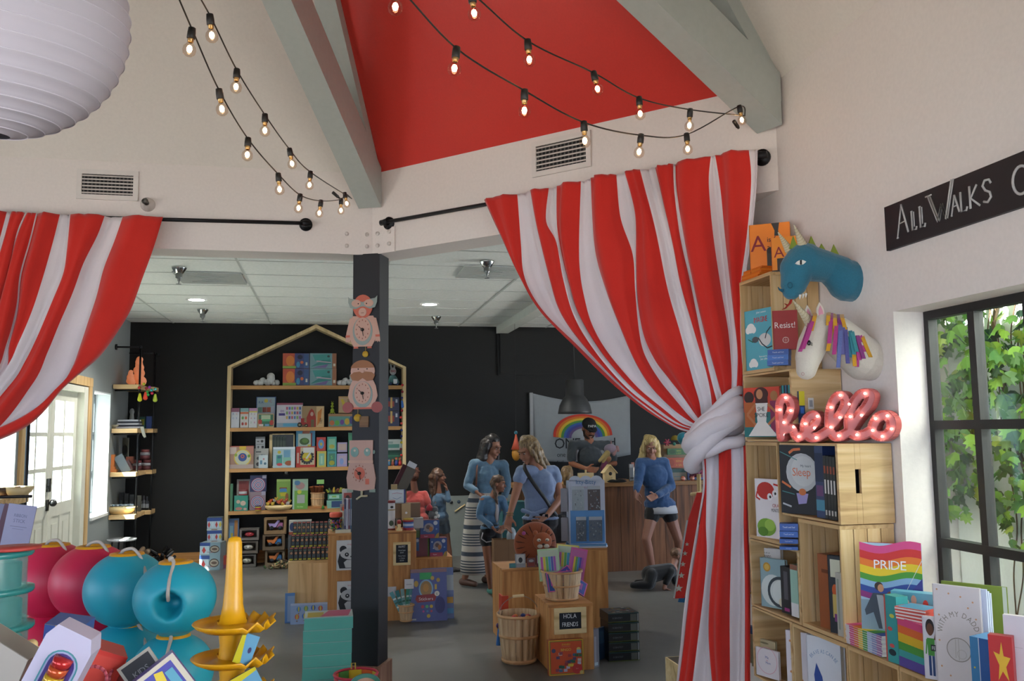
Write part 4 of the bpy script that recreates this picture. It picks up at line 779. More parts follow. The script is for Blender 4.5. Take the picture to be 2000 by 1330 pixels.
# ================================================================ hello marquee
def hello():
    A = V((1.932, 3.470, 0)); B = V((2.128, 3.118, 0)); n_ = V((-(B-A).y, (B-A).x, 0)).normalized()
    if n_.dot(-ray(1640, 820)) < 0: n_ = -n_
    PX = lambda x, y: onpl(x, y, A, n_)
    Z0 = 1.5385; X_ = (B-A).normalized()
    Q = lambda u, v: ((PX(1430+u/3.911, 720+v/3.911)-A).dot(X_), PX(1430+u/3.911, 720+v/3.911).z-Z0)
    S = [[(415, 520), (408, 440), (402, 340), (408, 260), (440, 225), (478, 245), (492, 300), (470, 370), (430, 430), (428, 470), (470, 455), (505, 460), (520, 500), (545, 525)],
         [(545, 525), (580, 505), (600, 480), (640, 450), (672, 420), (690, 380), (665, 355), (620, 375), (595, 420), (598, 480), (635, 520), (690, 520), (745, 490)],
         [(745, 490), (775, 470), (800, 430), (840, 380), (885, 320), (905, 260), (890, 215), (850, 210), (812, 250), (790, 310), (782, 400), (790, 470), (825, 515), (880, 510)],
         [(880, 510), (925, 480), (960, 420), (1010, 350), (1070, 280), (1095, 215), (1070, 190), (1020, 200), (975, 250), (940, 330), (930, 420), (945, 480), (990, 510), (1050, 500)],
         [(1050, 500), (1100, 470), (1120, 420), (1150, 375), (1200, 355), (1245, 385), (1255, 440), (1235, 490), (1185, 515), (1130, 500), (1105, 460)]]
    S = [[Q(*p) for p in s] for s in S]; sg = []
    for s in S:
        P = [V((a, c, 0)) for a, c in s]; P = resample3(P, 0); sg += list(zip(P, P[1:]))
    lo = min(min(p.y for p in s) for s in sg); dz = .021-lo
    sg = np.array([[p.x, p.y+dz, q.x, q.y+dz] for p, q in sg]); R_ = .0205; cs = .0024
    x0, x1, z1 = sg[:, [0, 2]].min()-R_-.005, sg[:, [0, 2]].max()+R_+.005, sg[:, [1, 3]].max()+R_+.005; nx = int((x1-x0)/cs)+1; nz = int((z1+.004)/cs)+1
    gx, gz = np.meshgrid(x0+np.arange(nx)*cs, -.003+np.arange(nz)*cs, indexing='ij'); D = np.full(gx.shape, 9.); 
    for a, b_, c, d in sg:
        ex, ez = c-a, d-b_; t = np.clip(((gx-a)*ex+(gz-b_)*ez)/(ex*ex+ez*ez+1e-12), 0, 1); D = np.minimum(D, np.hypot(gx-a-t*ex, gz-b_-t*ez))
    GX, GZ = np.gradient(D, cs); px_, pz_ = gx.copy(), gz.copy(); nr = np.abs(D-R_) < cs*.75; L = np.hypot(GX, GZ)+1e-9
    px_[nr] -= ((D-R_)*GX/L)[nr]; pz_[nr] -= ((D-R_)*GZ/L)[nr]; ins = D < R_+cs*.35
    M_ = basis(V((A.x, A.y, Z0)), n_); 
    if (M_.to_3x3() @ V((1, 0, 0))).dot(X_) < 0: X0 = B
    t = thing('marquee_sign', 'coral pink hello marquee sign with lit bulbs, standing on the crate with the hand hole', 'sign', (0, 0, 0)); rim, chn, sid = MB(M_).m(mat('c4605c', .35)), MB(M_).m(mat('d27470', .35)), MB(M_).m(mat('c05a56', .35))
    dpt = .045
    H = np.where(D > R_-.0042, 0., np.where(D > R_-.0066, .5, 1.))*.016-dpt
    idx = {}
    for i in range(nx-1):
        for j in range(nz-1):
            c4 = [(i, j), (i+1, j), (i+1, j+1), (i, j+1)]
            if all(ins[c] for c in c4):
                dd = sum(D[c] for c in c4)/4; mb = rim if dd > R_-.0066 else chn
                mb.add([(px_[c], H[c], pz_[c]) for c in c4], [(0, 1, 2, 3)], True)
                sid.add([(px_[c], 0, pz_[c]) for c in c4], [(3, 2, 1, 0)], False)
                for e in range(4):
                    a, c = c4[e], c4[(e+1) % 4]; di = [(0, -1), (1, 0), (0, 1), (-1, 0)][e]; ni, nj = i+di[0], j+di[1]
                    if not (0 <= ni < nx-1 and 0 <= nj < nz-1) or not all(ins[q] for q in ((ni, nj), (ni+1, nj), (ni+1, nj+1), (ni, nj+1))):
                        sid.add([(px_[a], 0, pz_[a]), (px_[c], 0, pz_[c]), (px_[c], -dpt, pz_[c]), (px_[a], -dpt, pz_[a])], [(0, 1, 2, 3)], True)
    rim.build('rim', t); ch_ = chn.build('channel', t); sid.build('side_band', t)
    for u, v in [(443, 222), (399, 314), (482, 320), (430, 410), (504, 444), (438, 504), (543, 518), (592, 420), (686, 363), (664, 452), (676, 526), (789, 295), (859, 203), (788, 446), (848, 512), (857, 372), (929, 270), (1048, 190), (936, 366), (1022, 355), (987, 504), (1129, 381), (1218, 360), (1106, 470), (1250, 459), (1180, 516)]:
        a, c = Q(u, v); c += dz
        MB(M_).m(mat('fff3dc', emit=3.5)).ball((a, -.036, c), (.0048, .006, .0048), n=10).m('7c3a38').lathe([(.0001, 0)], 4) if 0 else None
        MB(M_).m(mat('fff3dc', emit=3.5)).ball((a, -.036, c), (.0048, .006, .0048), n=10).build('bulb', t)
hello()
# ================================================================ felt heads on the wall
def felt(name, h, s=.12): 
    def b(nt, p, N, L):
        tc = N('ShaderNodeTexCoord'); n = N('ShaderNodeTexNoise'); n.inputs['Scale'].default_value = 180; n.inputs['Detail'].default_value = 5; L(tc.outputs['Object'], n.inputs['Vector']); a = rgb(h)
        r = ramp(nt, [(.3, tuple(x*(1-s) for x in a[:3])+(1,)), (.7, a)]); L(n.outputs['Fac'], r.inputs[0]); L(r.outputs[0], p.inputs['Base Color']); p.inputs['Roughness'].default_value = .95; p.inputs['Sheen Weight'].default_value = .3
        bp = N('ShaderNodeBump'); bp.inputs['Strength'].default_value = .4; bp.inputs['Distance'].default_value = .003; L(n.outputs['Fac'], bp.inputs['Height']); L(bp.outputs['Normal'], p.inputs['Normal'])
    return node_mat('felt_'+name, b)
def DQ(u, v, Y, o=(1430, 400), s=3.694): return onY(o[0]+u/s, o[1]+v/s, Y)
def rpx(r, Y=3.3, s=3.694): return r/s*Y*1.17/F_PX
def horn(t, a, c, r, name='horn'):
    a = V(a); c = V(c); b = MB().m(felt('ivory', 'cbbf9f')); b.cap(a, c, r, r*.12, 12)
    for k in range(9): p = a.lerp(c, k/9.5); b.cbox((0, 0, 0), 0, 0, 0) if 0 else None; rr = r*(1-.88*k/9.5)*1.02; d = (c-a).normalized(); e = d.orthogonal().normalized(); g = d.cross(e); b.m(mat('a3926c', .8)); b.tube([p+d*.002+(e*cos(j*PI/5)+g*sin(j*PI/5))*rr+d*cos(j*PI/5)*rr*.4 for j in range(10)], .0011, 4, closed=True)
    b.build(name, t)
t = thing('dragon_head', 'blue felt dragon head with two horns and green spikes mounted on the right wall', 'wall toy', (0, 0, 0)); Y = 3.33
b = MB().m(felt('dragon', '2a6f86'))
for (u0, v0, r0), (u1, v1, r1) in [((835, 545, 140), (770, 500, 125)), ((770, 495, 125), (690, 450, 108)), ((690, 450, 108), (540, 420, 128)), ((520, 400, 122), (470, 460, 118)), ((470, 470, 115), (445, 570, 90)), ((445, 570, 88), (428, 622, 62)), ((560, 340, 60), (500, 380, 80))]:
    b.cap(DQ(u0, v0, Y), DQ(u1, v1, Y), rpx(r0), rpx(r1), 20)
b.cap(DQ(835, 548, Y), DQ(870, 560, Y), rpx(148), rpx(140), 20)
b.build('head', t, remesh=.004, smooth_it=4)
horn(t, DQ(520, 320, Y-.02), DQ(447, 150, Y-.03), rpx(38)); horn(t, DQ(410, 325, Y+.03), DQ(332, 200, Y+.04), rpx(30))
g = mat('8a9c3e', .9)
for u, v, w_, h in [(445, 300, 60, 85), (575, 285, 60, 70), (650, 330, 70, 60), (740, 370, 85, 95)]:
    P = DQ(u-w_/2, v+15, Y); Q = DQ(u+w_/2, v+25, Y); T = DQ(u-w_*.1, v-h+10, Y); k = V((0, .006, 0)); MB().m(g).add([P-k, Q-k, T-k*.3, P+k, Q+k, T+k*.3], [(0, 1, 2), (3, 5, 4), (0, 3, 4, 1), (1, 4, 5, 2), (2, 5, 3, 0)], False).build('neck_spike', t)
P = DQ(493, 415, Y-.069); b = MB(basis(P, (-.25, -1, .0))).m('e6e4da'); e_ = [(-.021, -.004), (-.012, .005), (0, .010), (.012, .008), (.023, .002), (.012, -.008), (-.002, -.011), (-.013, -.009)]
b.prism(e_, -.003, .012); b.m(mat('151515', .3)); b.prism([(-.004, -.010), (.004, -.010), (.005, .009), (-.003, .009)], -.0045, 0); b.build('eye', t)
b = MB(basis(DQ(418, 580, Y-.046), (-.3, -1, 0))).m(mat('1c5368', .9)); b.tube([(.010*cos(a*PI/6), 0, .012*sin(a*PI/6)) for a in range(12)], .0016, 5, closed=True); b.build('nostril', t)
b = MB().m(mat('a82a1e', .9)); P = DQ(430, 680, Y); b.tube([DQ(432, 665, Y), DQ(418, 710, Y), DQ(385, 745, Y-.005), DQ(362, 755, Y-.01)], [.008, .010, .007, .003], 8, flat=.4); b.tube([DQ(400, 725, Y), DQ(378, 712, Y-.01)], [.006, .002], 6, flat=.4); b.build('tongue', t)
b = MB().m(mat('e8e6de', .8))
for u in (490, 512, 533): b.cap(DQ(u, 655-(u-490)*.25, Y-.03), DQ(u-2, 680-(u-490)*.3, Y-.03), .005, .0012, 8)
b.build('teeth', t)
b = MB().m(mat('3c8a8c', .9))
for k in range(46): u = 580+random.random()*230; v = 370+ (u-580)*.35+random.random()*120; p = DQ(u, v, Y-.066+.0*random.random()); b.ball(p, .0015, n=5)
MB().m(mat('1f5f78', .9)).tube([DQ(365, 620, Y), DQ(340, 610, Y), DQ(330, 592, Y)], [.008, .004, .001], 8).build('whisker', t)
t = thing('unicorn_head', 'white felt unicorn head with a rainbow mane mounted on the right wall', 'wall toy', (0, 0, 0)); Y = 3.22; s_ = 3.22/3.3
b = MB().m(felt('cream', 'd3cabb', .06))
for (u0, v0, r0), (u1, v1, r1) in [((950, 1110, 152), (860, 1040, 140)), ((860, 1030, 142), (740, 930, 130)), ((740, 930, 128), (650, 890, 112)), ((650, 880, 108), (580, 1010, 100)), ((580, 1010, 100), (550, 1100, 88)), ((550, 1100, 86), (535, 1190, 68)), ((950, 1110, 155), (985, 1125, 140))]:
    b.cap(DQ(u0, v0, Y), DQ(u1, v1, Y), rpx(r0, Y), rpx(r1, Y), 20)
b.build('head', t, remesh=.004, smooth_it=4); horn(t, DQ(560, 850, Y-.01), DQ(440, 690, Y-.02), rpx(34))
for u, v, yy in ((640, 780, -.03), (552, 800, .04)):
    b = MB(basis(DQ(u, v, Y+yy), (-.3, -1, .1))).m(felt('cream', 'd3cabb', .06)); e_ = [(-.004, -.042), (-.018, -.015), (-.016, .02), (-.004, .045), (.010, .02), (.016, -.015), (.008, -.042)]; b.prism(e_, -.004, .006); b.m(mat('c98a9a', .9)); b.prism([(x*.6, z*.75-.004) for x, z in e_], -.006, -.003); b.build('ear', t)
pal = ['a8327a', 'c89018', 'a8327a', '5c5a90', 'c89018', '2f7c8c', '6a3a78', '2f7c8c', 'a8327a', 'c89018', '4c4a88', '2f8088']
def strip(pts, c, wd=.0085):
    b = MB().m(felt('strip_'+c, c)); P = [V(p) for p in pts]; P = resample3(P, 0); vs = []; 
    for p in P:
        for sx in (-1, 1):
            for sy in (-1, 1): vs.append(p+V((sx*wd, sy*.0012, 0)))
    fs = []
    for i in range(len(P)-1):
        a = i*4; fs += [(a, a+4, a+6, a+2), (a+1, a+3, a+7, a+5), (a, a+1, a+5, a+4), (a+2, a+6, a+7, a+3)]
    n = (len(P)-1)*4; fs += [(0, 2, 3, 1), (n, n+1, n+3, n+2)]
    b.add(vs, fs, False).build('mane_strip', t)
rm = random.Random(4)
for k, (u0, v0, u1, v1) in enumerate([(600, 780, 570, 910), (588, 800, 535, 980), (575, 830, 510, 1040), (560, 850, 488, 1060), (695, 775, 690, 870), (715, 780, 700, 1000), (730, 785, 690, 1055), (740, 790, 745, 930), (755, 800, 735, 1080), (770, 790, 790, 950), (775, 800, 770, 1060), (785, 820, 765, 1175), (790, 790, 825, 930), (800, 810, 800, 1080), (815, 830, 835, 1145), (830, 850, 850, 1100), (845, 860, 880, 1080), (860, 880, 900, 1060), (870, 885, 885, 1165), (885, 900, 920, 1120), (895, 900, 950, 1110), (905, 905, 900, 1170), (915, 910, 960, 1060), (930, 915, 1000, 1100), (945, 940, 1025, 1140)]):
    c = ['c89018', 'a8327a', 'a8327a', 'b03a84', 'c89018', 'a8327a', 'c89018', 'c89018', 'a8327a', '7a2a70', '5c5a90', '5c68a0', 'c89018', '5c5a90', '4c4a88', '2f7c8c', '2f7c8c', '2f8088', 'c89018', 'a8327a', '7a2a70', 'a8327a', 'a8327a', 'c89018', 'c89018'][k]
    yo = -.055 if k < 4 else -.077; yo -= .004*(k % 3)
    strip([DQ(u0, v0, Y-.02), DQ(u0+(u1-u0)*.15, v0+(v1-v0)*.2, Y+yo*.9), DQ(u0+(u1-u0)*.55, v0+(v1-v0)*.6, Y+yo), DQ(u1, v1, Y+yo-.002)], c)
b = MB(basis(DQ(553, 995, Y-.052), (-.35, -1, 0))).m(mat('141414', .15)); b.ball((0, 0, 0), (.008, .004, .011)); 
for k in range(4): b.tube([(.004, -.002, -.008+.004*k), (.013, -.004, -.012+.003*k)], .0009, 4)
b.build('eye', t)
MB(basis(DQ(510, 1220, Y-.034), (-.4, -1, 0))).m(mat('c08a8a', .9)).tube([(.005*cos(a*PI/5), 0, .006*sin(a*PI/5)) for a in range(10)], .001, 4, closed=True).build('nostril', t)
# ================================================================ ivy outside
rv = random.Random(11); greens = [mat(c, .6) for c in ('7fa630', '64902a', '477625', '325e24', '66884e', '254828', '8c9c3a')]
leafs = MB(); LSH = [(0, -.5), (.32, -.42), (.55, -.05), (.30, .05), (.36, .38), (.10, .30), (0, .62), (-.10, .30), (-.36, .38), (-.30, .05), (-.55, -.05), (-.32, -.42)]
def leaf(p, s, c):
    R = Euler((rv.uniform(-.7, .7), rv.uniform(-.8, .8), rv.uniform(-.9, .9))).to_matrix(); leafs.m(greens[c])
    vs = [V(p)+R @ V((.25*abs(x)*s, x*s, z*-s)) for x, z in LSH]; c_ = V(p)
    leafs.add(vs+[c_], [(12, i, (i+1) % 12) for i in range(12)], False)
n = 0
while n < 4200:
    y = rv.uniform(2.2, 5.9); z = rv.uniform(.0, 3.4); dens = .30+1.0*min(1, max(0, (z-1.0)/.7)); cl_ = noise.noise(V((y*1.7, z*1.7, 3.3)))
    if cl_*1.7+dens < .62+rv.uniform(-.25, .15): n += .3; continue
    leaf((3.74-rv.uniform(.03, .16), y, z) if y < 4.7 else (3.72-(y-4.72), 4.79-rv.uniform(.03, .14), z), rv.uniform(.05, .105), rv.choices(range(7), [3, 4, 4, 3, 2, 1 if z < 1.8 else 2, 1])[0]); n += 1
o = leafs.build('ivy_leaves'); tag(o, 'green ivy leaves climbing over the white garden wall outside', 'ivy', kind='stuff')
vb = MB().m(mat('5a4632', .9))
for k in range(30):
    y = rv.uniform(2.3, 4.6); P = [V((3.735, y, 0))]
    for j in range(14): P.append(P[-1]+V((rv.uniform(-.004, .004), rv.uniform(-.10, .10), .26)))
    for p in P: p.x = min(3.745, p.x)
    vb.tube(resample3(P, 0), .004 if k % 5 else .012, 5)
tag(vb.build('ivy_stems'), 'thin brown ivy stems running up the white garden wall', 'ivy', kind='stuff')
# ================================================================ plywood plinths of the shop floor
def plinth(label, rect, Y, d, m=None, side=None, yb=None):
    xl, yt, xr = rect; L = onY(xl, yt, Y); R = onY(xr, yt, Y); h = (L.z+R.z)/2; w_ = R.x-L.x; m = m or PLY
    t = thing('display_plinth', label, 'plinth', ((L.x+R.x)/2, Y, 0)); e = .018
    MB().m(m(2)).box(-w_/2, w_/2, 0, e, 0, h-e).build('front_panel', t)
    b = MB().m(m(2)); b.box(-w_/2, -w_/2+e, e, d, 0, h-e); b.box(w_/2-e, w_/2, e, d, 0, h-e); b.box(-w_/2+e, w_/2-e, d-e, d, 0, h-e); b.build('side_panel', t)
    MB().m(m(0)).box(-w_/2-.001, w_/2+.001, -.001, d, h-e, h).build('top_panel', t)
    return t, h, L.x, R.x
P1 = plinth('wide brown plywood plinth standing behind the black post', (641, 1040, 813), 7.80, .5)
P2 = plinth('pale knotty plywood box left of the wide brown plinth, carrying dark tubes', (563, 1096, 641), 8.05, .42, PLYL)
P3 = plinth('low brown plywood plinth right of the wide one, carrying blue toy boxes', (813, 1088, 883), 7.98, .42)
P4 = plinth('square plywood plinth in front with the HOLA FRIENDS chalkboard', (1072, 1180, 1158), 5.90, .42)
P5 = plinth('brown plywood plinth carrying the round tiger backpack', (981, 1110, 1085), 6.75, .42)
P6 = plinth('tall plywood plinth carrying the white and blue bead display', (1085, 1072, 1186), 7.08, .42)
def chalk(label, rect, Y, lines, board='1c2026'):
    P, w_, h = place(rect, ('Y', Y)); t = thing('framed_chalkboard', label, 'chalkboard', P)
    f = MB().m(MPLE(0)); e = .16*w_; f.box(-w_/2, w_/2, 0, .012, 0, e*.9); f.box(-w_/2, w_/2, 0, .012, h-e*.9, h); f.box(-w_/2, -w_/2+e, 0, .012, e*.9, h-e*.9); f.box(w_/2-e, w_/2, 0, .012, e*.9, h-e*.9); f.build('frame', t, bevel=.002)
    b = MB().m(mat(board, .8)).box(-w_/2+e*.9, w_/2-e*.9, .004, .011, e*.8, h-e*.8); art_on(b, w_, h, [('t', s, .5, v, sz, 'c8ccd0', sx) for s, v, sz, sx in lines], y0=.004); b.build('slate', t); return t
chalk('small framed chalkboard lettered HOLA FRIENDS on the front plinth', (1083, 1187, 1146, 1238), 5.885, [('HOLA', .60, .24, .85), ('FRIENDS', .28, .24, .78)])
chalk('small framed chalkboard lettered SNUPPET with prices, right of the post', (768, 1059, 802, 1104), 7.785, [('SNUPPET', .76, .13, .62), ('Wooden Puppet', .62, .08, .6), ('$16.00', .52, .08, .8), ('Memory Pocket', .38, .08, .6), ('w/ 4 Animals', .28, .08, .6), ('$22.00', .18, .08, .8)])
# panda boards on the wide plinth
PAN = lambda dark: [('t', 'snuppet', .5, .84, .09, 'b86a70', 1.1), ('c', .22, .70, .12, '16181c'), ('c', .78, .70, .12, '16181c'), ('p', [(.1, .06), (.9, .06), (.96, .3), (.9, .56), (.1, .56), (.04, .3)], '16181c'), ('e', .5, .55, .38, .20, dark), ('e', .34, .52, .07, .07, '16181c'), ('e', .66, .52, .07, .07, '16181c'), ('c', .34, .53, .02, 'dddddd'), ('c', .66, .53, .02, 'dddddd'), ('e', .5, .45, .05, .025, '16181c'), ('p', [(.3, .08), (.7, .08), (.76, .26), (.66, .34), (.34, .34), (.24, .26)], dark)]
stand('upper white puzzle board with a black and white panda, left of the post', 'puzzle', (657, 1055, 716, 1113), ('Y', 7.77), 0, .02, 'c6c4c2', PAN('b8b6b4'), name='puzzle_board')
stand('lower white puzzle board with a paler panda, left of the post', 'puzzle', (658, 1135, 717, 1194), ('Y', 7.77), 0, .02, 'c6c4c2', PAN('a8a8aa'), name='puzzle_board')
# dark tubes display on the pale box
z2 = P2[1]
for r_ in range(3):
    for k in range(9):
        x = P2[2]+.022+.0385*k; o = MB().m(mat('26242a', .35)).box(-.017, .017, 0, .03, 0, .115)
        art_on(o, .034, .115, [('r', .1, .02, .9, .14, ['b0a828', '8a8a30'][k % 2]), ('r', .15, .2, .85, .42, '3a4a50'), ('e', .5, .55, .3, .1, 'a87a5c'), ('r', .15, .68, .85, .8, '4c5c54'), ('r', .1, .88, .9, .97, 'a85c50')])
        dy = .05+.055*r_; o = o.build('craft_tube', loc=(x+.012*r_, 8.06+dy, z2+.002+.105*r_), rot=(rad(-16), 0, rad(-1)))
        tag(o, 'dark craft packet, %s from the left in the %s row on the pale box' % (ON[k], ['bottom', 'middle', 'top'][r_]), 'craft packet', 'dark craft packets racked on the pale box')
tag(MB().m('2a282c').hprism([(-.17, .10), (.17, .10), (.17, .26), (-.17, .26)], 0, .08).hprism([(-.17, .17), (.17, .17), (.17, .26), (-.17, .26)], .08, .19).build('display_stand', loc=((P2[2]+P2[3])/2+.01, 8.06, z2)), 'stepped black stand holding the dark craft packets', 'stand')
# balloon pads leaning at the pale box
BAL = [('r', 0, .9, 1, 1, 'a8b4cc')]+[x for i, (u, v) in enumerate([(.2, .72), (.38, .74), (.56, .76), (.74, .72), (.16, .36), (.34, .38), (.55, .36)]) for x in (('e', u, v, .055, .13, ['4a80b8', '6a9c6a', '3a62b0', 'b04a50', 'c0664a', '3a70c0', '5a86b4'][i]), ('e', u, v, .02, .13, 'c0b04a'), ('r', u-.015, v-.24, u+.015, v-.18, '8a6a4a'))]
stand('front sticker pad printed with hot air balloons, leaning at the pale box', 'sticker pad', (567, 1178, 646, 1219), ('Y', 7.86), 0, .012, '8aa0c4', BAL, z=0, tilt=8)
stand('blue edged sticker pad half hidden behind the balloon pad', 'sticker pad', (556, 1159, 575, 1217), ('Y', 7.93), 0, .01, '4a78b0', [('r', .25, .05, 1, .9, '8098b8')], z=0, tilt=6)
# sticker book and things at the right of the post
STK = [('r', 0, .93, 1, 1, '8a6a70'), ('r', .25, .80, .58, .93, '3a9a5a'), ('e', .42, .62, .20, .18, '7fa8c8'), ('e', .42, .62, .16, .15, '9a7a50'), ('e', .42, .64, .08, .08, 'b8884a'), ('e', .15, .72, .06, .06, 'b89850'), ('e', .60, .82, .05, .04, 'b89850'), ('e', .76, .78, .05, .04, 'b89850'), ('r', .66, .6, .72, .7, 'c0a050'), ('p', [(.12, .42), (.16, .50), (.66, .52), (.70, .46), (.66, .38), (.18, .36)], '8a3038'), ('t', 'Stickers', .42, .40, .085, 'd8d0d0', 1.05), ('c', .72, .52, .07, 'd8d4cc'), ('t', '5', .72, .49, .06, '222222'), ('c', .32, .28, .045, 'b04a60'), ('c', .44, .28, .045, '5aa070'), ('c', .56, .28, .045, 'c0a040'), ('c', .34, .19, .03, 'b04a90'), ('c', .45, .19, .03, '4a80b0'), ('c', .56, .19, .03, 'b04a60'), ('c', .48, .10, .05, 'b8a048'), ('e', .8, .3, .14, .16, '35386c'), ('r', .03, .03, .14, .06, 'b0b4c0')]
stand('large blue Stickers book leaning against the low plinth', 'sticker book', (803, 1112, 874, 1211), ('Y', 7.70), 0, .02, '46508a', STK, z=0, tilt=7)
stand('second sticker book behind the large blue one, showing at its right edge', 'sticker book', (826, 1110, 887, 1208), ('Y', 7.76), 0, .02, '5a6ea0', [('r', .7, .55, 1, .85, 'a8b4bc'), ('r', .72, .30, .98, .42, 'b89040'), ('r', .7, .1, .98, .2, '4a90c0')], z=0, tilt=7)
# small chip basket with pencil packs
def slat_basket(label, P, r0, r1, h, handle=False, hoop=(.0, .55, 1), n=20, wood_=None, name='bushel_basket'):
    t = thing(name, label, 'basket', P); w1 = wood_ or wood('basket_wood', 'a07c56', 'c4a27a', 'd6b890', 2, .8)
    sl = MB().m(w1)
    for k in range(n):
        a0, a1 = 2*PI*(k+.03)/n, 2*PI*(k+.97)/n; vs = []
        for z, r in ((0, r0), (h*.35, r0+(r1-r0)*.42), (h*.7, r0+(r1-r0)*.76), (h, r1)):
            for a in (a0, (a0+a1)/2, a1):
                for q in (0, .0025): vs.append(((r-q)*cos(a), (r-q)*sin(a), z))
        fs = []
        for i in range(3):
            for j in range(2): p = i*6+j*2; fs += [(p, p+2, p+8, p+6), (p+1, p+7, p+9, p+3)]
        fs += [(i*6+j, i*6+j+1, i*6+6+j+1, i*6+6+j) for i in range(3) for j in (0, 4)]; sl.add(vs, fs, True)
    sl.build('staves', t)
    for u in hoop:
        r = r0+(r1-r0)*u+.003; z = min(h-.008, max(.008, h*u)); MB().m(wood('hoop_wood', 'a87a4c', 'c09060', 'cfa678', 0, .5)).lathe([(r-.001, z-h*.03), (r+.004, z-h*.03), (r+.004, z+h*.03), (r-.001, z+h*.03)], 36).build('hoop', t)
    MB().m(w1).lathe([(.0001, .004), (r0-.003, .004), (r0-.003, 0), (.0001, 0)], 24).build('bottom', t)
    if handle:
        P_ = [(r1*cos(a)*1.0, 0, h*.95+.13*sin(a)) for a in [PI*k/24 for k in range(25)]]; MB().m(mat('8a8a86', .3, .8)).tube(P_, .0022, 6).build('wire_handle', t)
        MB().m(MPLE(0)).cyl((-.04, 0, h*.95+.13), (.04, 0, h*.95+.13), .010, n=12).build('handle_grip', t)
    return t
pb2 = onY(792, 1207, 7.72); slat_basket('tiny chip basket of pencil packs in front of the wide plinth, right of the post', (pb2.x, 7.66, .02+.0), .045, .065, .14, n=14)
rq = random.Random(3)
for k in range(6):
    c = ['4a8a90', '3a7a7c', '7aa0a4', '3f8a78', '5a98a8', '3c7280'][k]; x = pb2.x-.05+.02*k; o = MB().m(mat(c, .3)).box(-.016, .016, 0, .006, 0, .24); art_on(o, .032, .24, [('r', .1, .1+.15*j, .9, .16+.15*j, ['cfd8d4', '2a5a4c'][j % 2]) for j in range(5)])
    tag(o.build('pencil_pack', loc=(x*.4+pb2.x*.6, 7.655+.008*k, .045), rot=(rad(rq.uniform(-8, 6)), rad(-26+10*k), .2*k)), 'slim teal pencil packet, %s from the left in the tiny chip basket' % ON[k], 'pencil packet', 'teal pencil packets in the chip basket')
stand('small white price card clipped above the chip basket', 'card', (790, 1131, 808, 1150), ('Y', 7.60), 0, .002, 'c9c8cc', [('r', .2, .4, .8, .5, 'a0a0a8')], name='price_card')
stand('blank white card just right of the post on the wide plinth', 'card', (752, 1146, 774, 1165), ('Y', 7.79), 0, .002, 'bfbcc0', [], name='price_card')
# toy boxes on the low plinth
TB = lambda s: [('r', 0, .0, .75, .22, '9a3a52'), ('t', 'Super', .3, .08, .10, 'd8c8d0'), ('e', .45, .58, .26, .26, '8f8a90'), ('e', .42, .62, .12, .12, '5a4a48'), ('e', .56, .50, .1, .14, 'a0683c'), ('c', .8, .84, .11, 'b8bcc4'), ('c', .12, .8, .05, '9aa8c0'), ('c', .2, .45, .04, '9aa8c0'), ('p', [(.74, 0), (.98, 0), (.98, .3), (.84, .2)], 'a0843a'), ('c', .85, .5, .05, '6a8ab8')]
z3 = P3[1]
stand('lower blue toy box with a grey toy picture, right one on the low plinth', 'toy box', (840, 1051, 873, 1089), ('Y', 8.02), 0, .12, '2a4a86', TB(1), z=z3, side='6a2434')
stand('lower red-sided toy box, left one on the low plinth', 'toy box', (812, 1050, 838, 1089), ('Y', 8.06), 0, .14, '6a2430', [('r', 0, .3, .25, 1, '2a5a90'), ('c', .12, .85, .12, 'a8b8cc'), ('r', .9, 0, 1, 1, '5a7a2a')], z=z3)
zt = place((840, 1051, 873, 1089), ('Y', 8.02), 0, z3); zz = z3+zt[2]
stand('upper blue toy box with a grey toy picture, stacked on the low plinth', 'toy box', (821, 1016, 858, 1051), ('Y', 8.04), 0, .12, '2a4a86', TB(2), z=zz+.001, side='6a2434')
stand('small green box beside the upper blue toy box', 'toy box', (810, 1026, 822, 1051), ('Y', 8.08), 0, .1, '5a7a2a', [('r', 0, .6, 1, 1, '8a8f80')], z=zz+.001)
P = onY(845, 1016, 8.12); t = thing('plush_toy', 'small grey and white plush with a red hat on top of the blue boxes', 'plush toy', (P.x, 8.11, zz+.001+place((821, 1016, 858, 1051), ('Y', 8.04), 0, zz)[2]))
MB().m(felt('grey', '5a5a5c')).ball((0, 0, .045), (.04, .035, .045)).ball((.02, -.01, .085), .03).build('body', t); MB().m(mat('c8c8c4', .9)).ball((.03, -.035, .06), .014).ball((.045, -.03, .03), .018).ball((.02, -.04, .02), .014).build('white_spots', t); MB().m(felt('red', 'a82430')).lathe([(.034, 0), (.03, .03), (.012, .055), (.0001, .06)], 16, (-.03, 0, .08)).build('hat', t)
# goods on the wide plinth
z1 = P1[1]
t = thing('candy_jar', 'clear jar of coloured sweets with an orange lid, left of the post', 'jar', (onY(656, 1036, 7.95).x, 7.97, z1))
MB().m(thin_glass('jar_glass', 'e8eef0')).lathe([(.055, 0), (.068, .02), (.07, .10), (.055, .125), (.05, .13)], 24).build('glass', t); MB().m('d8553a').lathe([(.052, .125), (.056, .13), (.056, .158), (.05, .165), (.0001, .165)], 24).build('lid', t)
b = MB()
for k in range(70):
    a = rq.uniform(0, 6.28); r = .05*math.sqrt(rq.random()); b.m(mat(rq.choice(['b83a60', 'c8a020', '3a6ab0', '4a9a4a', 'd06a30', '8a4a9a', '22304a']), .4)); b.ball((r*cos(a), r*sin(a), .014+.085*rq.random()), .010, n=6)
o = b.build('sweets', t); o['kind'] = 'stuff'
t = thing('paper_cone', 'white paper cone with orange flame-like tissue, behind the candy jar', 'cone', (onY(676, 1030, 8.1).x, 8.1, z1)); MB().m('cfc4b0').lathe([(.012, 0), (.05, .17)], 20).build('cone', t)
b = MB().m('e0603a')
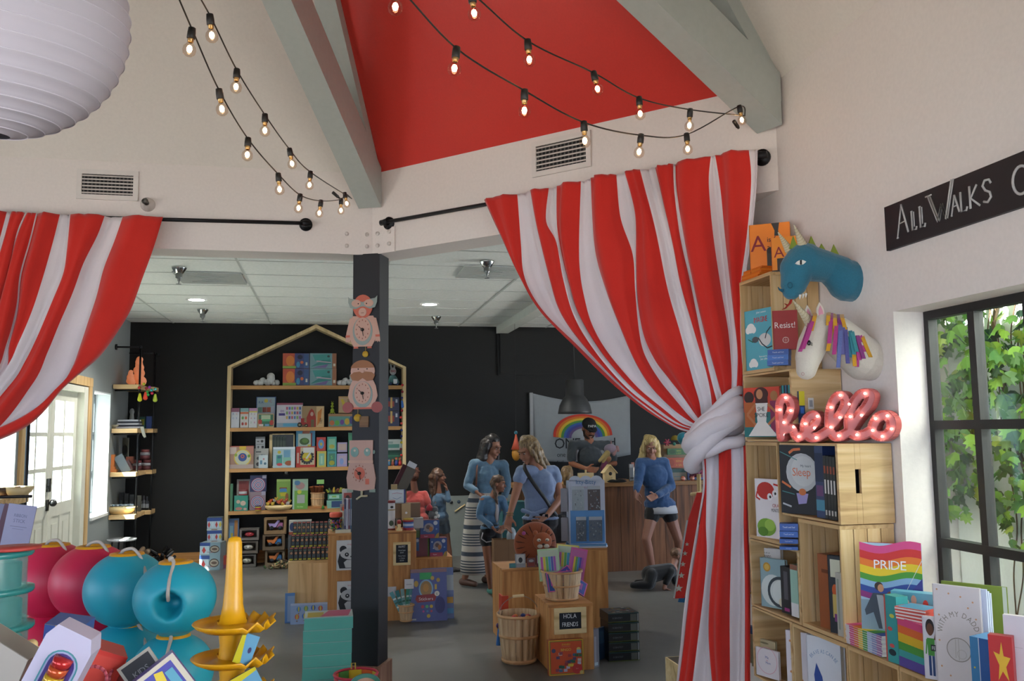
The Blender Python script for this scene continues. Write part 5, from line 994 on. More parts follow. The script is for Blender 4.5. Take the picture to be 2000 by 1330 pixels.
for k in range(6): a = k; b.cap((.02*cos(a), .02*sin(a), .15), (.035*cos(a), .035*sin(a), .2+.02*(k % 3)), .014, .003, 6)
b.build('tissue', t)
for k, c in enumerate(['3a3a5a', 'b8b4c0', '6a3a4a', '4a6a80']): stand(['leftmost', 'second', 'third', 'rightmost'][k]+' of the thin books upright against the left side of the post', 'book', (672+k*4, 975, 675.6+k*4, 1035+k), ('Y', 7.9), 0, .16, c, [('r', .2, .2, .8, .7, 'a0a0b0')], z=z1)
stand('pink and white picture box behind the thin books left of the post', 'box', (668, 955, 690, 985), ('Y', 8.1), 0, .05, 'b8b4b0', [('r', .15, .15, .9, .75, '9a4a40'), ('e', .5, .4, .2, .2, '3a2a24')], z=onY(680, 985, 8.1).z)
stand('mid shelf card box under the pink picture box left of the post', 'box', (664, 985, 690, 1037), ('Y', 8.12), 0, .06, '9a948c', [('r', .1, .5, .9, .9, '6a6a70')], z=z1)
stand('paper slip lying flat on the wide plinth beside the jar', 'paper', (655, 1035, 685, 1036), ('Y', 7.84), 0, .05, 'c8c0a8', [], z=z1, name='paper_slip')
t = thing('tall_tin', 'tall white cylinder tin with dark red ends just right of the post', 'tin', (onY(765, 1036, 7.95).x-.005, 7.97, z1)); MB().m(mat('c9c2c0', .35)).lathe([(.036, .012), (.036, .235)], 24).m('a08a5c').lathe([(.0363, .17), (.0363, .18)], 24).m('3a4a34').ball((-.0, -.037, .06), (.02, .002, .025)).m('222222').ball((.005, -.037, .2), (.014, .002, .01)).build('body', t); MB().m('7a2424').lathe([(.038, 0), (.038, .014), (.0001, .014)], 24).lathe([(.0001, .235), (.038, .235), (.038, .255), (.0001, .257)], 24).build('ends', t)
stand('brown cardboard carton behind the wooden block, right of the post', 'carton', (772, 983, 821, 1010), ('Y', 8.14), 0, .1, '7a5c3c', [('r', .52, 0, .56, 1, '5a4630')], z=onY(790, 1012, 8.14).z)
stand('low cardboard carton under the other, right of the post', 'carton', (776, 1011, 826, 1038), ('Y', 8.16), 0, .12, '5c4a38', [], z=z1)
stand('upright wooden block with one white dot, right of the post', 'block', (785, 984, 802, 1015), ('Y', 8.0), 0, .03, 'a88c64', [('c', .5, .45, .13, 'd8d8d8')], z=onY(790, 1016, 8.0).z, name='wooden_block')
stand('open white cardboard box behind the drum tin, right of the post', 'box', (792, 1012, 827, 1037), ('Y', 8.02), 0, .08, 'a9a6a6', [('r', 0, .9, 1, 1, '8a8888')], z=z1)
t = thing('drum_tin', 'small toy drum tin in red, blue and yellow on the wide plinth', 'tin', (onY(798, 1037, 7.9).x, 7.93, z1)); MB().m('9a2a38').lathe([(.048, 0), (.048, .02)], 24).lathe([(.048, .07), (.048, .085), (.0001, .085)], 24).m('3a5a98').lathe([(.046, .02), (.046, .07)], 24).m('b89a3a').lathe([(.044, .085), (.044, .098), (.0001, .1)], 24).m('a8b4c8').lathe([(.0465, .035), (.0465, .055)], 24).build('body', t)
t = thing('peg_doll', 'small wooden peg doll with a red head on the wide plinth', 'doll', (onY(780, 1038, 7.86).x, 7.87, z1)); MB().m(MPLE(2)).lathe([(.026, 0), (.026, .012), (.012, .03), (.016, .05), (.008, .062)], 16).build('body', t); MB().m('9a2a2a').ball((0, 0, .075), .02).build('head', t)
stand('framed pale blue drawing standing on the cartons right of the post', 'picture', (759, 956, 792, 984), ('Y', 8.15), 0, .012, 'a9b0b8', [('r', .06, .08, .94, .94, 'c4ccd4'), ('l', [(.2, .7), (.5, .75), (.8, .68)], .03, 'b07a90'), ('l', [(.25, .4), (.5, .3), (.75, .45)], .03, '7a90b0'), ('r', .9, 0, 1, 1, '3a4a80')], z=onY(790, 983, 8.14).z+.002, name='framed_picture')
stand('small plain wooden block on top of the framed drawing', 'block', (764, 946, 776, 956), ('Y', 8.155), 0, .02, 'a88c5c', [], z=onY(770, 956, 8.155).z, name='wooden_block')
P = onY(783, 944, 8.3); t = thing('cloth_bag', 'grey and dark red printed cloth bag leaning above the cartons right of the post', 'bag', P)
MB(Matrix.Rotation(.45, 4, 'Y')).m(mat('5c5750', .9)).hprism([(-.02, -.04), (.07, -.04), (.07, .02), (-.02, .02)], -.05, .17).build('bag_body', t); MB(Matrix.Rotation(.45, 4, 'Y')).m(mat('4a262c', .9)).hprism([(-.06, -.03), (-.02, -.03), (-.02, .02), (-.06, .02)], -.03, .17).build('red_panel', t); MB(Matrix.Rotation(.5, 4, 'Y')).m('c4c6cc').hprism([(-.03, -.02), (.05, -.02), (.05, 0), (-.03, 0)], .17, .22).build('label_card', t)
MB().m('7a6a50').box(-.04, .05, -.04, .04, -.56, -.05).build('display_column', t)
# ================================================================ post clocks
def clock(label, M, kind):
    t = bpy.data.objects.new('wooden_clock', None); COL.objects.link(t); t.matrix_world = M; tag(t, label, 'clock')
    PK = mat('c99f8b', .5); GR = mat('8d9a92', .5); OR = mat('c8634a', .5); BR = mat('9a6238', .5); MR = mat('9c4a44', .5)
    def sh(name, pts, y0, y1, m): MB().m(m).prism(pts, y0, y1).build(name, t)
    el = lambda cx, cz, rx, rz, n=20, a0=0, a1=2*PI: [(cx+rx*cos(a0+(a1-a0)*k/(n if a1-a0 > 6.2 else n-1)), cz+rz*sin(a0+(a1-a0)*k/(n if a1-a0 > 6.2 else n-1))) for k in range(n)]
    def hands(cx, cz, s=1):
        MB().m('1a1614').tube([(cx, -.016, cz), (cx-.026*s, -.016, cz+.022*s)], .0022, 5).tube([(cx, -.018, cz), (cx+.008*s, -.018, cz-.042*s)], .0022, 5).cyl((cx, -.012, cz), (cx, -.021, cz), .011, n=16).build('hands', t)
        MB().m(mat('a8a8a0', .2, .9)).ball((cx, -.022, cz), .004).build('nut', t)
    def dial(cx, cz, rx, rz):
        b = MB().m('9a6050')
        for k in range(12): a = k*PI/6; b.cbox((cx+rx*cos(a), -.0125, cz+rz*sin(a)), .006, .001, .009)
        b.build('numerals', t)
    if kind in (0, 1):
        sh('body', [(-.062, .0), (.062, .0), (.078, .03), (.10, .09), (.088, .16), (.07, .20), (-.07, .20), (-.088, .16), (-.10, .09), (-.078, .03)], -.008, -.002, PK)
        sh('bib', el(0, .10, .068, .092), -.010, -.008, GR); sh('dial_face', el(0, .112, .056, .078), -.012, -.010, PK); dial(0, .112, .042, .06)
        if kind == 0:
            for s in (-1, 1):
                sh('arm', [(s*.07, .19), (s*.09, .185), (s*.112, .09), (s*.118, .035), (s*.112, .028), (s*.107, .036), (s*.10, .026), (s*.095, .036), (s*.086, .03), (s*.075, .10)], -.007, -.001, PK); sh('wristband', [(s*.088, .062), (s*.117, .062), (s*.116, .076), (s*.087, .076)], -.0085, -.007, OR); sh('foot', [(s*.03, -.012), (s*.062, -.012), (s*.058, .008), (s*.034, .008)], -.007, -.001, OR)
            sh('head', el(0, .262, .066, .078, 24), -.011, -.003, OR); sh('mask', [(-.10, .33), (-.085, .315), (-.05, .31), (0, .29), (.05, .31), (.085, .315), (.10, .33), (.098, .29), (.085, .255), (.05, .245), (.01, .262), (-.01, .262), (-.05, .245), (-.085, .255), (-.098, .29)], -.014, -.011, GR)
            for s in (-1, 1): sh('eye_patch', el(s*.043, .283, .032, .024), -.016, -.014, PK); MB().m('2a1a1a').ball((s*.028, -.017, .28), .004).build('pupil', t)
            sh('muzzle', el(0, .225, .027, .028), -.014, -.011, PK); MB().m('7a4a40').box(-.010, .010, -.0155, -.014, .218, .221).build('mouth', t)
        else:
            sh('head', el(0, .262, .082, .072, 24), -.011, -.003, PK); sh('hair', el(0, .268, .083, .072, 20, 0.25, PI-.25), -.014, -.011, BR)
            sh('moustache', [(-.085, .235), (-.06, .255), (-.02, .26), (0, .25), (.02, .26), (.06, .255), (.085, .235), (.07, .20), (.03, .195), (0, .215), (-.03, .195), (-.07, .20)], -.015, -.011, BR); sh('nose', el(0, .262, .012, .012), -.017, -.011, PK)
            for s in (-1, 1): MB().m('2a1a1a').ball((s*.03, -.012, .278), .0045).build('pupil', t); sh('boxing_glove', el(s*.098, .012, .036, .038), -.016, -.004, MR)
            sh('belt', [(-.08, .0), (.08, .0), (.085, .012), (-.085, .012)], -.0135, -.012, OR)
        hands(0, .11)
    else:
        sh('body', [(-.09, -.01), (0, -.022), (.09, -.01), (.098, .06), (.082, .15), (-.082, .15), (-.098, .06)], -.010, -.002, mat('bd9787', .5)); sh('head', [(-.077, .15), (.077, .15), (.08, .30), (-.08, .30)], -.012, -.003, mat('bd9787', .5)); sh('neck_band', [(-.085, .155), (.082, .155), (.082, .172), (-.085, .172)], -.015, -.012, PK)
        for s, rx, rz in ((-1, .027, .032), (1, .021, .026)): sh('eye', el(s*.042, .225, rx, rz), -.016, -.012, mat('6f948a', .4)); MB().m('c8c4b4').ball((s*.042, -.016, .235), (.009, .002, .009)).build('pupil', t)
        sh('antenna', el(.084, .225, .008, .012), -.008, -.003, mat('7f958c', .5)); sh('dial_face', el(-.01, .09, .036, .04), -.012, -.010, OR); dial(-.01, .09, .045, .05); hands(-.01, .09)
        sh('button_panel', [(.03, .02), (.055, .02), (.055, .055), (.03, .055)], -.012, -.010, OR)
        for s in (-1, 1): sh('foot', [(s*.055, -.03), (s*.095, -.03), (s*.095, -.008), (s*.055, -.008)], -.008, -.003, mat('8a9a8c'))
    if kind < 2:
        MB().m('b8a060').cyl((.02*(1-2*kind)-.012*kind, -.006, 0), (.02*(1-2*kind)-.012*kind, -.006, -.035), .002, n=6).build('pendulum_rod', t)
        MB().m('c8a030').cyl((.02*(1-2*kind)-.012*kind, -.008, -.05-.01*kind), (.02*(1-2*kind)-.012*kind, -.012, -.05-.01*kind), .02+.006*kind, n=20).build('pendulum_bob', t)
    else: MB().m('b8b090').tube([(-.03, -.008, -.075), (.0, -.008, -.055), (.045, -.008, -.052)], .007, 6).cyl((.005, -.008, -.05), (.005, -.008, -.02), .008, n=8).build('pendulum_bob', t)
fn = V((-sin(rad(22.5)), -cos(rad(22.5)), 0)); fc = V((.262, 5.86, 0))+fn*.093
for (px, pyb, kd, lb) in [(709, 677, 0, 'top clock on the post, a masked wrestler in orange and pink'), (709, 799, 1, 'middle clock on the post, a moustached boxer with red gloves'), (706, 952, 2, 'bottom clock on the post, a pink robot with a red dial')]:
    P = onpl(px, pyb, fc, fn); clock(lb, basis(P, fn) @ Matrix.Diagonal((1, 1, .93 if kd == 1 else 1, 1)), kd)
MB_ = MB().m(wood('crate_tag', '5a4028', '7a5838', '8a6a44', 0)).box(-.03, .03, -.012, 0, -.08, -.01)
P = onpl(712, 810, fc, fn); o = MB_.build('wooden_tag'); o.matrix_world = basis(P, fn); tag(o, 'little brown wooden block behind the middle clock pendulum', 'block')
# ================================================================ centre group
b5 = onz(1021, 1300); t5 = slat_basket('tall bushel basket with a wire handle standing on the floor, pompoms inside', (b5.x, b5.y+.12, .002), .115, .15, .33, handle=True, hoop=(.05, .55, .97), n=18)
t5.rotation_euler = (0, 0, .15)
for k in range(7): tag(MB().m(felt('pom%d' % k, ['a83030', '2a3a7a', 'c06a2a', 'c82e3a', 'a02a5a', 'c89a30', 'b03028'][k])).ball((0, 0, 0), .022, n=12).build('pompom', loc=(b5.x+.055*cos(k*1.1)+.02, b5.y+.13+.05*sin(k*1.1), .292)), ['dark red', 'navy', 'orange', 'bright red', 'magenta', 'yellow', 'brick red'][k]+' felt pompom in the tall bushel basket', 'pompom', 'pompoms in the tall bushel basket')
t = thing('tassel', 'bright blue tassel with a purple pompom hanging by the tall bushel basket', 'tassel', onY(974, 1222, 6.3)); MB().m(felt('purple', '4a2a5a')).ball((0, 0, 0), .02).build('pompom', t)
b = MB().m(felt('blue', '2a6ab0'))
for k in range(9): a = k*.7; b.cap((0, 0, -.02), (.012*cos(a)-.004, .012*sin(a), -.13), .007, .005, 6)
b.build('fringe', t); MB().m('3a3a3a').tube([(0, 0, .02), (.03, 0, .10)], .001, 4).build('loop', t)
stand('orange-red box standing behind the tall bushel basket at the tiger plinth', 'box', (981, 1164, 994, 1272), ('Y', 6.73), 0, .12, 'b8391f', [('r', .3, .5, .7, .6, '8a8aa8')], z=0)
# basket of rainbow packs on the front plinth
h4 = P4[1]; cx = (P4[2]+P4[3])/2-.0; tb = slat_basket('bushel basket full of rainbow packets on the plinth with the HOLA FRIENDS board', (cx-.01, 6.10, h4+.001), .108, .142, .20, hoop=(.05, .5, .97), n=18)
for k, (dx, dy, dz, w_, h_, rx, ry, c) in enumerate([(-.07, .04, .12, .15, .22, -6, -4, '8aa86a'), (.05, .06, .14, .16, .22, -8, 6, 'c8b84a'), (.10, .02, .10, .12, .24, -6, 12, 'b86a9c'), (.03, -.02, .08, .20, .12, -20, -32, '4a3f8c'), (.07, -.05, .07, .20, .10, -24, 34, '3a4a94'), (-.02, -.085, .07, .21, .13, -16, 0, '35508c')]):
    o = MB().m(mat(c, .25)).box(-w_/2, w_/2, 0, .012, 0, h_); A = [('r', 0, 0, 1, .05, 'c0508c'), ('r', 0, .95, 1, 1, 'c0508c'), ('r', 0, 0, .04, 1, 'c0508c'), ('r', .96, 0, 1, 1, 'c0508c')] if k > 1 else [('r', .05, .05, .95, .95, 'a8b49a')]
    for j, cc in enumerate(['b04a90', 'c8b030', '5a9a4a', '3a8ab0', '4a4a9c', '9a4a9c']): A.append(('r', .12+.12*j, .3, .22+.12*j, .75, cc))
    art_on(o, w_, h_, A); tag(o.build('craft_kit', loc=(cx+dx-.01, 6.10+dy, h4+dz), rot=(rad(rx), rad(ry), .1*(k-2))), ['green shiny packet at the back left of the bushel basket on the plinth', 'yellow shiny packet at the back of the bushel basket on the plinth', 'pink edged packet at the right of the bushel basket on the plinth', 'purple rainbow packet tilted up to the right in the plinth basket', 'blue rainbow packet slanting down to the right in the plinth basket', 'front rainbow packet lying level in the plinth basket'][k], 'craft kit')
BG = [('r', 0, 0, 1, 1, 'b88a22'), ('r', .03, .03, .97, .97, '5a6a24'), ('r', .05, .05, .95, .95, 'b5441c'), ('t', 'SPANISH', .5, .84, .075, 'c0a020', .95), ('t', 'LANGUAGE BINGO', .5, .80, .03, 'b08a70'), ('t', 'BINGO', .5, .68, .105, 'c4ab3a', 1.05), ('e', .14, .70, .06, .06, '3a3a5a'), ('e', .86, .72, .06, .05, 'c0a858'), ('r', .8, .6, .93, .7, '6a9ab0')]
rb_ = random.Random(8)
for k in range(26): u = .1+.8*rb_.random(); v = .08+.5*rb_.random(); BG.append(('r', u, v, min(.94, u+.10), v+.08, rb_.choice(['2a5a4a', '4a3a5a', 'b8a8a0', '7a3a4a', '3a5a7a', 'c0a030', '8a3030', 'a8a0b0', '355a3a'])))
BG += [('e', .80, .16, .15, .14, 'a82a2a'), ('t', 'Speak', .8, .16, .035, 'c88a80'), ('c', .92, .06, .05, 'b0a060')]
stand('orange SPANISH BINGO game box leaning at the front plinth', 'game box', (1073, 1250, 1141, 1320), ('Y', 5.81), 0, .045, 'a8421c', BG, z=0, side='8a3a18', tilt=3)
stand('thick grey book leaning at the right side of the front plinth', 'book', (1158, 1228, 1171, 1316), ('Y', 5.95), 30, .03, '6c6870', [('r', .3, .1, .6, .8, '8a8890'), ('r', .3, .04, .8, .12, 'a0b0b8')], z=0)
stand('blue plastic wrapped pad leaning behind the grey book by the front plinth', 'pad', (1169, 1224, 1192, 1306), ('Y', 6.15), 40, .02, '34506c', [('r', .1, .5, .9, .9, '4a6a88')], z=0)
for k in range(5):
    z_ = .001+k*.066; P = onz(1220, 1291); o = MB().m(mat('1d2026', .35)).box(-.112, .112, 0, .2, 0, .060); o.m(mat('6a7a22' if k else '222')) if 0 else None
    art_on(o, .224, .06, [('r', 0, 0, 1, .06, '5c6a20'), ('r', 0, .92, 1, 1, '1f4a4a'), ('t', 'SCIENTIST', .30, .38, .26, '6a7078', 1.1), ('r', .72, .1, .92, .85, '5a5c58'), ('r', .94, .05, .99, .9, '8a8e90')])
    if k == 4:
        for j in range(34): o.m(rb_.choice(['7a3030', '2a4a6a', 'a08a30', '3a6a3a', '1a1a22', '8a5a3a', 'a8a8a0'])); u, v = rb_.uniform(-.1, .09), rb_.uniform(.01, .18); o.box(u, u+.02, v, v+.018, .0601, .0604)
    tag(o.build('game_box', loc=(P.x, P.y, z_), rotz=.02*((k*7) % 3-1)), ['bottom', 'second from the bottom', 'middle', 'second from the top', 'patterned top'][k]+' one of five black game boxes stacked on the floor', 'game box')
# tiger plinth
h5 = P5[1]; pc5 = onY(1048, 1074, 6.88); t = thing('tiger_backpack', 'round orange striped tiger backpack on the plywood plinth', 'backpack', (pc5.x, 6.93, h5+.001)); r5 = .172
TG = felt('tiger', '8a4526'); b = MB().m(TG); b.ball((0, 0, r5*.95), (r5, .06, r5*.98), n=32); b.build('body', t)
b = MB().m(mat('4a2414', .9))
for k in range(7):
    for s in (-1, 1):
        a = .35+k*.36; b.tube([(s*r5*sin(a)*q, -.062*math.sqrt(max(.02, 1-q*q*.98)), r5*.95+r5*.95*cos(a)*q+.0) for q in (.55, .7, .82, .93)], [.001, .004, .005, .002], 6)
b.build('stripes', t)
fc5 = V((.045, -.062, .185)); b = MB().m(felt('tiger_face', '9c5230')); b.ball(fc5, (.078, .028, .07), n=20).ball(fc5+V((-.055, .005, .065)), (.02, .014, .02)).ball(fc5+V((.055, .005, .065)), (.02, .014, .02)); b.build('face', t)
b = MB().m(mat('c4b8a8', .9))
for s in (-1, 1): b.ball(fc5+V((s*.032, -.022, .012)), (.018, .008, .013)); b.ball(fc5+V((s*.026, -.026, -.035)), (.022, .01, .016))
b.m(mat('2a3a34', .3))
for s in (-1, 1): b.ball(fc5+V((s*.03, -.03, .010)), .005)
b.m('3a2018').ball(fc5+V((0, -.034, -.02)), (.012, .006, .008)); b.build('eyes_and_muzzle', t); MB().m(felt('pink', 'a04a84')).ball((-.1, -.045, .25), (.016, .008, .016)).build('flower', t)
for k, (rect, lb, A) in enumerate([((1007, 1082, 1027, 1112), 'small clear pack with a black and white card left of the tiger backpack', [('r', .1, .3, .9, .95, 'b4b4b4'), ('e', .5, .55, .2, .2, '2c2c30')]), ((1048, 1084, 1067, 1114), 'small clear pack with a white card at the right of the tiger backpack', [('r', .1, .3, .9, .95, 'b0aab0'), ('r', .35, .1, .6, .5, '6a5040')]), ((1030, 1090, 1046, 1113), 'little red and silver pack below the tiger backpack', [('r', .1, .1, .9, .5, '7a3434'), ('e', .5, .7, .3, .15, '9a9aa0')]), ((995, 1100, 1009, 1112), 'little teal pack at the left edge of the tiger plinth', [('e', .5, .5, .4, .3, '3a7a7c')])]):
    stand(lb, 'small pack', rect, ('Y', 6.80), 0, .01, ['8a8c92', '5a3844', '6a4a50', '3f6a70'][k], A, z=h5+.001, tilt=4)
# bead display on the tall plinth
h6 = P6[1]; c6 = onY(1146, 1066, 7.2); t = thing('bead_display', 'white and light blue counter display hung with glittery bead packs', 'display', (c6.x, 7.22, h6+.001)); t.rotation_euler = (0, 0, -.12)
W6 = .30; HB = .60; b = MB().m('5a8ab8'); b.hprism([(-.17, -.10), (.15, -.10), (.17, -.04), (.15, .13), (-.15, .13)], .0, .025); b.m('b8bcc8').hprism([(-.175, -.105), (.155, -.105), (.175, -.04), (.155, .135), (-.155, .135)], .0, .012); b.build('base', t)
o = MB().m('b9bfd0'); o.box(-.14, .155, -.05, -.04, .025, HB-.05); o.m('5a90c8'); o.box(-.135, .15, -.052, -.05, .03, .30); o.m('b9bfd0'); o.box(-.145, .16, -.04, .10, .025, HB-.06)
for x in (-.09, 0, .09): o.lathe([(.0001, -.006), (.06, -.006), (.06, .006), (.0001, .006)], 20, (0, 0, 0)) if 0 else o.prism([(x+.052*cos(a*PI/10), HB-.06+.045*sin(a*PI/10)) for a in range(11)], -.05, -.04)
o.text('Itty-Bitty', 0, HB-.085, .052, -.0525, sx=.9); o.m('3a6a9c').text('Itty-Bitty', 0.002, HB-.083, .05, -.053, sx=.9); o.m('9a5a7a').text('jewelry kits', 0, HB-.115, .02, -.053); o.build('card_stand', t)
def pack(x, z, w_, h_, c1, c2, y=-.06):
    o = MB().m(mat(c1, .15, .3)).box(x-w_/2, x+w_/2, y, y+.008, z, z+h_); o.m(mat('aab0ba', .2)).box(x-w_/2, x+w_/2, y-.001, y, z+h_*.86, z+h_)
    for k in range(26): o.m(mat(rb_.choice([c2, '8a9098', 'b0b8c0', '6a7078', 'c8d0d8']), .2, .4)); u = x+rb_.uniform(-.42, .42)*w_; v = z+rb_.uniform(.05, .8)*h_; o.box(u-.004, u+.004, y-.0015, y, v-.005, v+.005)
    o.build('bead_pack', t)
pack(-.07, .30, .10, .20, 'a8b4bc', 'd0d8e0'); pack(.065, .30, .105, .20, '6a6264', '8a5a50'); pack(-.05, .05, .085, .20, '66707c', '4a5a6a', -.075); pack(.07, .05, .11, .20, '707884', '5a6a8a', -.08)
for z in (.05, .29):
    MB().m(mat('8d8c94', .3)).box(-.21, -.155, -.03, -.02, z, z+.19).build('side_pack', t); MB().m(mat('58525a', .3)).box(-.20, -.15, .0, .01, z, z+.19).build('side_pack', t); MB().m(mat('77787f', .3)).box(-.195, -.15, .03, .04, z, z+.19).build('side_pack', t)
P = onY(1145, 932, 7.32); t = thing('peg_board', 'pale wooden lid with a peg resting on top of the bead display', 'lid', (P.x-.02, 7.27, h6+.545)); MB().m(MPLE(0)).box(-.07, .07, -.01, .01, 0, .06).build('lid_board', t, bevel=.004); MB().m(MPLE(2)).cyl((0, 0, .06), (0, 0, .085), .008, n=10).build('peg', t)
# ================================================================ counter at the back
t = thing('counter', 'long checkout counter faced with rough reclaimed boards under a pale wooden top', 'counter', (3.6, 9.8, 0)); r_ = random.Random(2)
x = -1.45; k = 0
while x < 1.75:
    w_ = r_.choice([.14, .17, .2]); MB().m(OAK(2)).box(x, min(1.75, x+w_)-.004, 0, .022, 0, .955).build('front_board', t); x += w_
MB().m(OAK(2)).box(-1.45, 1.75, .024, .55, 0, .95).build('carcass', t); MB().m(wood('counter_top', '6e4c2a', '93683c', 'a67c4c', 0, .5)).box(-1.56, 1.80, -.05, .60, .956, 1.0).build('top', t, bevel=.003)
MB().m(PINE(1)).box(1.02, 1.10, -.06, 0, .78, .83).build('bag_peg', t)
# flag on the back wall
A_f = onY(1036, 767, 11.67); B_f = onY(1230, 772, 11.67); C_f = onY(1232, 888, 11.67); D_f = onY(1046, 900, 11.67)
t = thing('rainbow_flag', 'grey white banner with a rainbow and lettering pinned to the black wall', 'flag', (0, 0, 0)); nU, nV = 30, 18; vs = []
def fp(u, v, o=0):
    top = A_f.lerp(B_f, u)+V((0, 0, -.10*sin(PI*u))); bot = D_f.lerp(C_f, u)+V((0, 0, -.05*sin(PI*u))); p = bot.lerp(top, v); p.y += .018*sin(7*u+3*v)*(.3+.7*sin(PI*u))-o; return p
fb = MB().m(mat('8c9094', .9)).add([fp(i/nU, j/nV) for j in range(nV+1) for i in range(nU+1)], [(j*(nU+1)+i, j*(nU+1)+i+1, (j+1)*(nU+1)+i+1, (j+1)*(nU+1)+i) for j in range(nV) for i in range(nU)], True)
o = fb.build('cloth', t); s_ = o.modifiers.new('thickness', 'SOLIDIFY'); s_.thickness = .002
fr = MB(); cu, cv, RU, RV = .505, .385, .305, .40
for k, c in enumerate(['b8382c', 'c06a28', 'c4a834', '4a7f3e', '365a94', '3e4084', '5a4870']):
    fr.m(mat(c, .9)); r0, r1 = 1-.085*k, 1-.085*(k+1); n = 26
    fr.add([fp(cu+RU*r*cos(PI*j/n), cv+RV*r*sin(PI*j/n), .006) for r in (r0, r1) for j in range(n+1)], [(j, j+1, n+2+j, n+1+j) for j in range(n)], True)
fr.build('rainbow_print', t)
fl = MB(Matrix.Translation((0, 11.635, 0))); fl.m(mat('23252a', .9)); zt_ = fp(.5, .22).z; xa = fp(.2, .2).x; xb = fp(.805, .2).x; 
fl.text('ONE', xa, zt_, .20, 0, align='l', sx=.95); fl.text('d', xb, zt_, .20, 0, align='c'); fl.text('world', xb-.10, zt_, .20, 0, align='c', sx=.8) if 0 else None; fl.text('one life', xa+.03, zt_-.11, .085, 0, align='l'); fl.text('little', xa+.03, zt_-.21, .07, 0, align='l'); fl.build('lettering', t)
MB().m(mat('9a9c9e', .9)).box(A_f.x-.012, A_f.x+.03, 11.65, 11.698, D_f.z, A_f.z).build('hem', t)
# pendant lamp
P = onY(1123, 808, 10.25); t = thing('pendant_lamp', 'dark grey metal dome pendant lamp hanging before the rainbow flag', 'lamp', P)
k_ = 10.9/F_PX; MB().m(mat('3b3c3e', .5, .3)).lathe([(.205, 0), (.20, .03), (.185, .10), (.15, .17), (.12, .21), (.112, .215), (.11, .40), (.10, .41), (.0001, .415)], 32).build('shade', t); MB().m('2a2a2c').cyl((0, 0, .41), (0, 0, ZC-P.z), .006, n=8).build('cord', t)
MB().m('7a7a78').lathe([(.0001, .06), (.045, .06), (.05, .10), (.0001, .14)], 16).build('bulb', t)
# things on the counter
def on_c(px, dy=.1, z=1.0): p = onY(px, 940, 9.8+dy); return V((p.x, 9.8+dy, z+.001))
t = thing('birdhouse', 'little unpainted wooden birdhouse with a round hole on the counter', 'birdhouse', on_c(1190, .06)); w_ = .062; b = MB().m(MPLE(2)); b.prism([(-w_, .0), (w_, 0), (w_, .115), (0, .19), (-w_, .115)], -.05, .05); b.build('body', t)
b = MB().m(MPLE(1))
for s in (-1, 1): a = rad(50); b.T = Matrix.Translation((0, 0, .2)) @ Matrix.Rotation(s*rad(49), 4, 'Y'); b.box(0 if s > 0 else -.125, .125 if s > 0 else 0, -.065, .065, -.006, .004)
b.T = Matrix(); b.build('roof', t); MB().m('17110c').cyl((0, -.0505, .10), (0, -.052, .10), .02, n=20).build('hole', t); MB().m(MPLE(1)).cyl((.01, -.05, .055), (.01, -.09, .055), .005, n=8).build('perch', t)
t = thing('glass_of_straws', 'clear cup holding folded papers on the counter beside the blonde woman', 'cup', on_c(1234, .12)); MB().m(thin_glass('cup_glass', 'd8dce0', .2)).lathe([(.035, 0), (.042, .16)], 20).build('cup', t); MB().m('8d8c8c').box(-.025, .025, -.005, .02, .01, .2).m('9a5a4a').box(.0, .035, .0, .01, .12, .22).m('3a3834').box(-.03, .03, -.034, -.03, .03, .05).build('papers', t)
t = thing('black_cloth', 'black crumpled cloth on the counter beside the birdhouse', 'cloth', on_c(1205, .0)); MB().m(mat('0e0e10', .9)).ball((0, 0, .012), (.12, .05, .016)).ball((.04, 0, .02), (.06, .04, .02)).ball((-.05, .01, .015), (.05, .03, .02)).build('folds', t)
t = thing('small_dish', 'small dark wooden dish on the counter left of the cup', 'dish', on_c(1216, .15)); MB().m(OAK()).lathe([(.03, 0), (.05, .03), (.046, .03), (.028, .006), (.0001, .006)], 18).build('bowl', t)
stand('tall book display rack edge of green and orange gift books at the counter end', 'rack', (1298, 868, 1342, 936), ('Y', 9.98), 0, .10, '7a6248', [('r', 0, .8, 1, 1, '8a6a44')], z=1.001, name='book_rack')
stand('green BEING A BOY book on the counter rack', 'book', (1304, 876, 1340, 892), ('Y', 9.93), 0, .02, '2c5a34', [('e', .25, .5, .18, .35, '20442a'), ('t', 'BEING', .62, .52, .34, '9a9a3a', .9), ('t', 'A BOY', .62, .12, .32, '9a9a3a', .9)], z=1.30)
stand('orange BEING A GIRL book on the counter rack below the green one', 'book', (1304, 894, 1342, 913), ('Y', 9.92), 0, .02, 'a0452e', [('e', .2, .5, .15, .35, '8a3828'), ('t', 'BEING', .6, .56, .30, 'b88a3a', .9), ('t', 'A GIRL', .6, .16, .28, 'b88a3a', .9)], z=1.15)
stand('white box at the foot of the counter rack', 'box', (1306, 916, 1341, 934), ('Y', 9.90), 0, .05, '8f8a80', [('r', 0, .7, 1, 1, '3a5a58'), ('r', .3, .3, .7, .36, '5a7a84')], z=1.001)
stand('dark pink book THE END standing right of the orange one', 'book', (1345, 893, 1372, 917), ('Y', 9.95), 0, .05, '6a2440', [('e', .2, .5, .18, .4, '3a2030'), ('t', 'YOU DO', .65, .55, .18, '9a7a8a', .8), ('t', 'YOU', .65, .25, .18, '9a7a8a')], z=1.14)
stand('blue and red box under the pink book at the counter end', 'box', (1343, 917, 1374, 936), ('Y', 9.97), 0, .06, '2a3a6a', [('r', 0, .7, 1, 1, '7a2430')], z=1.001)
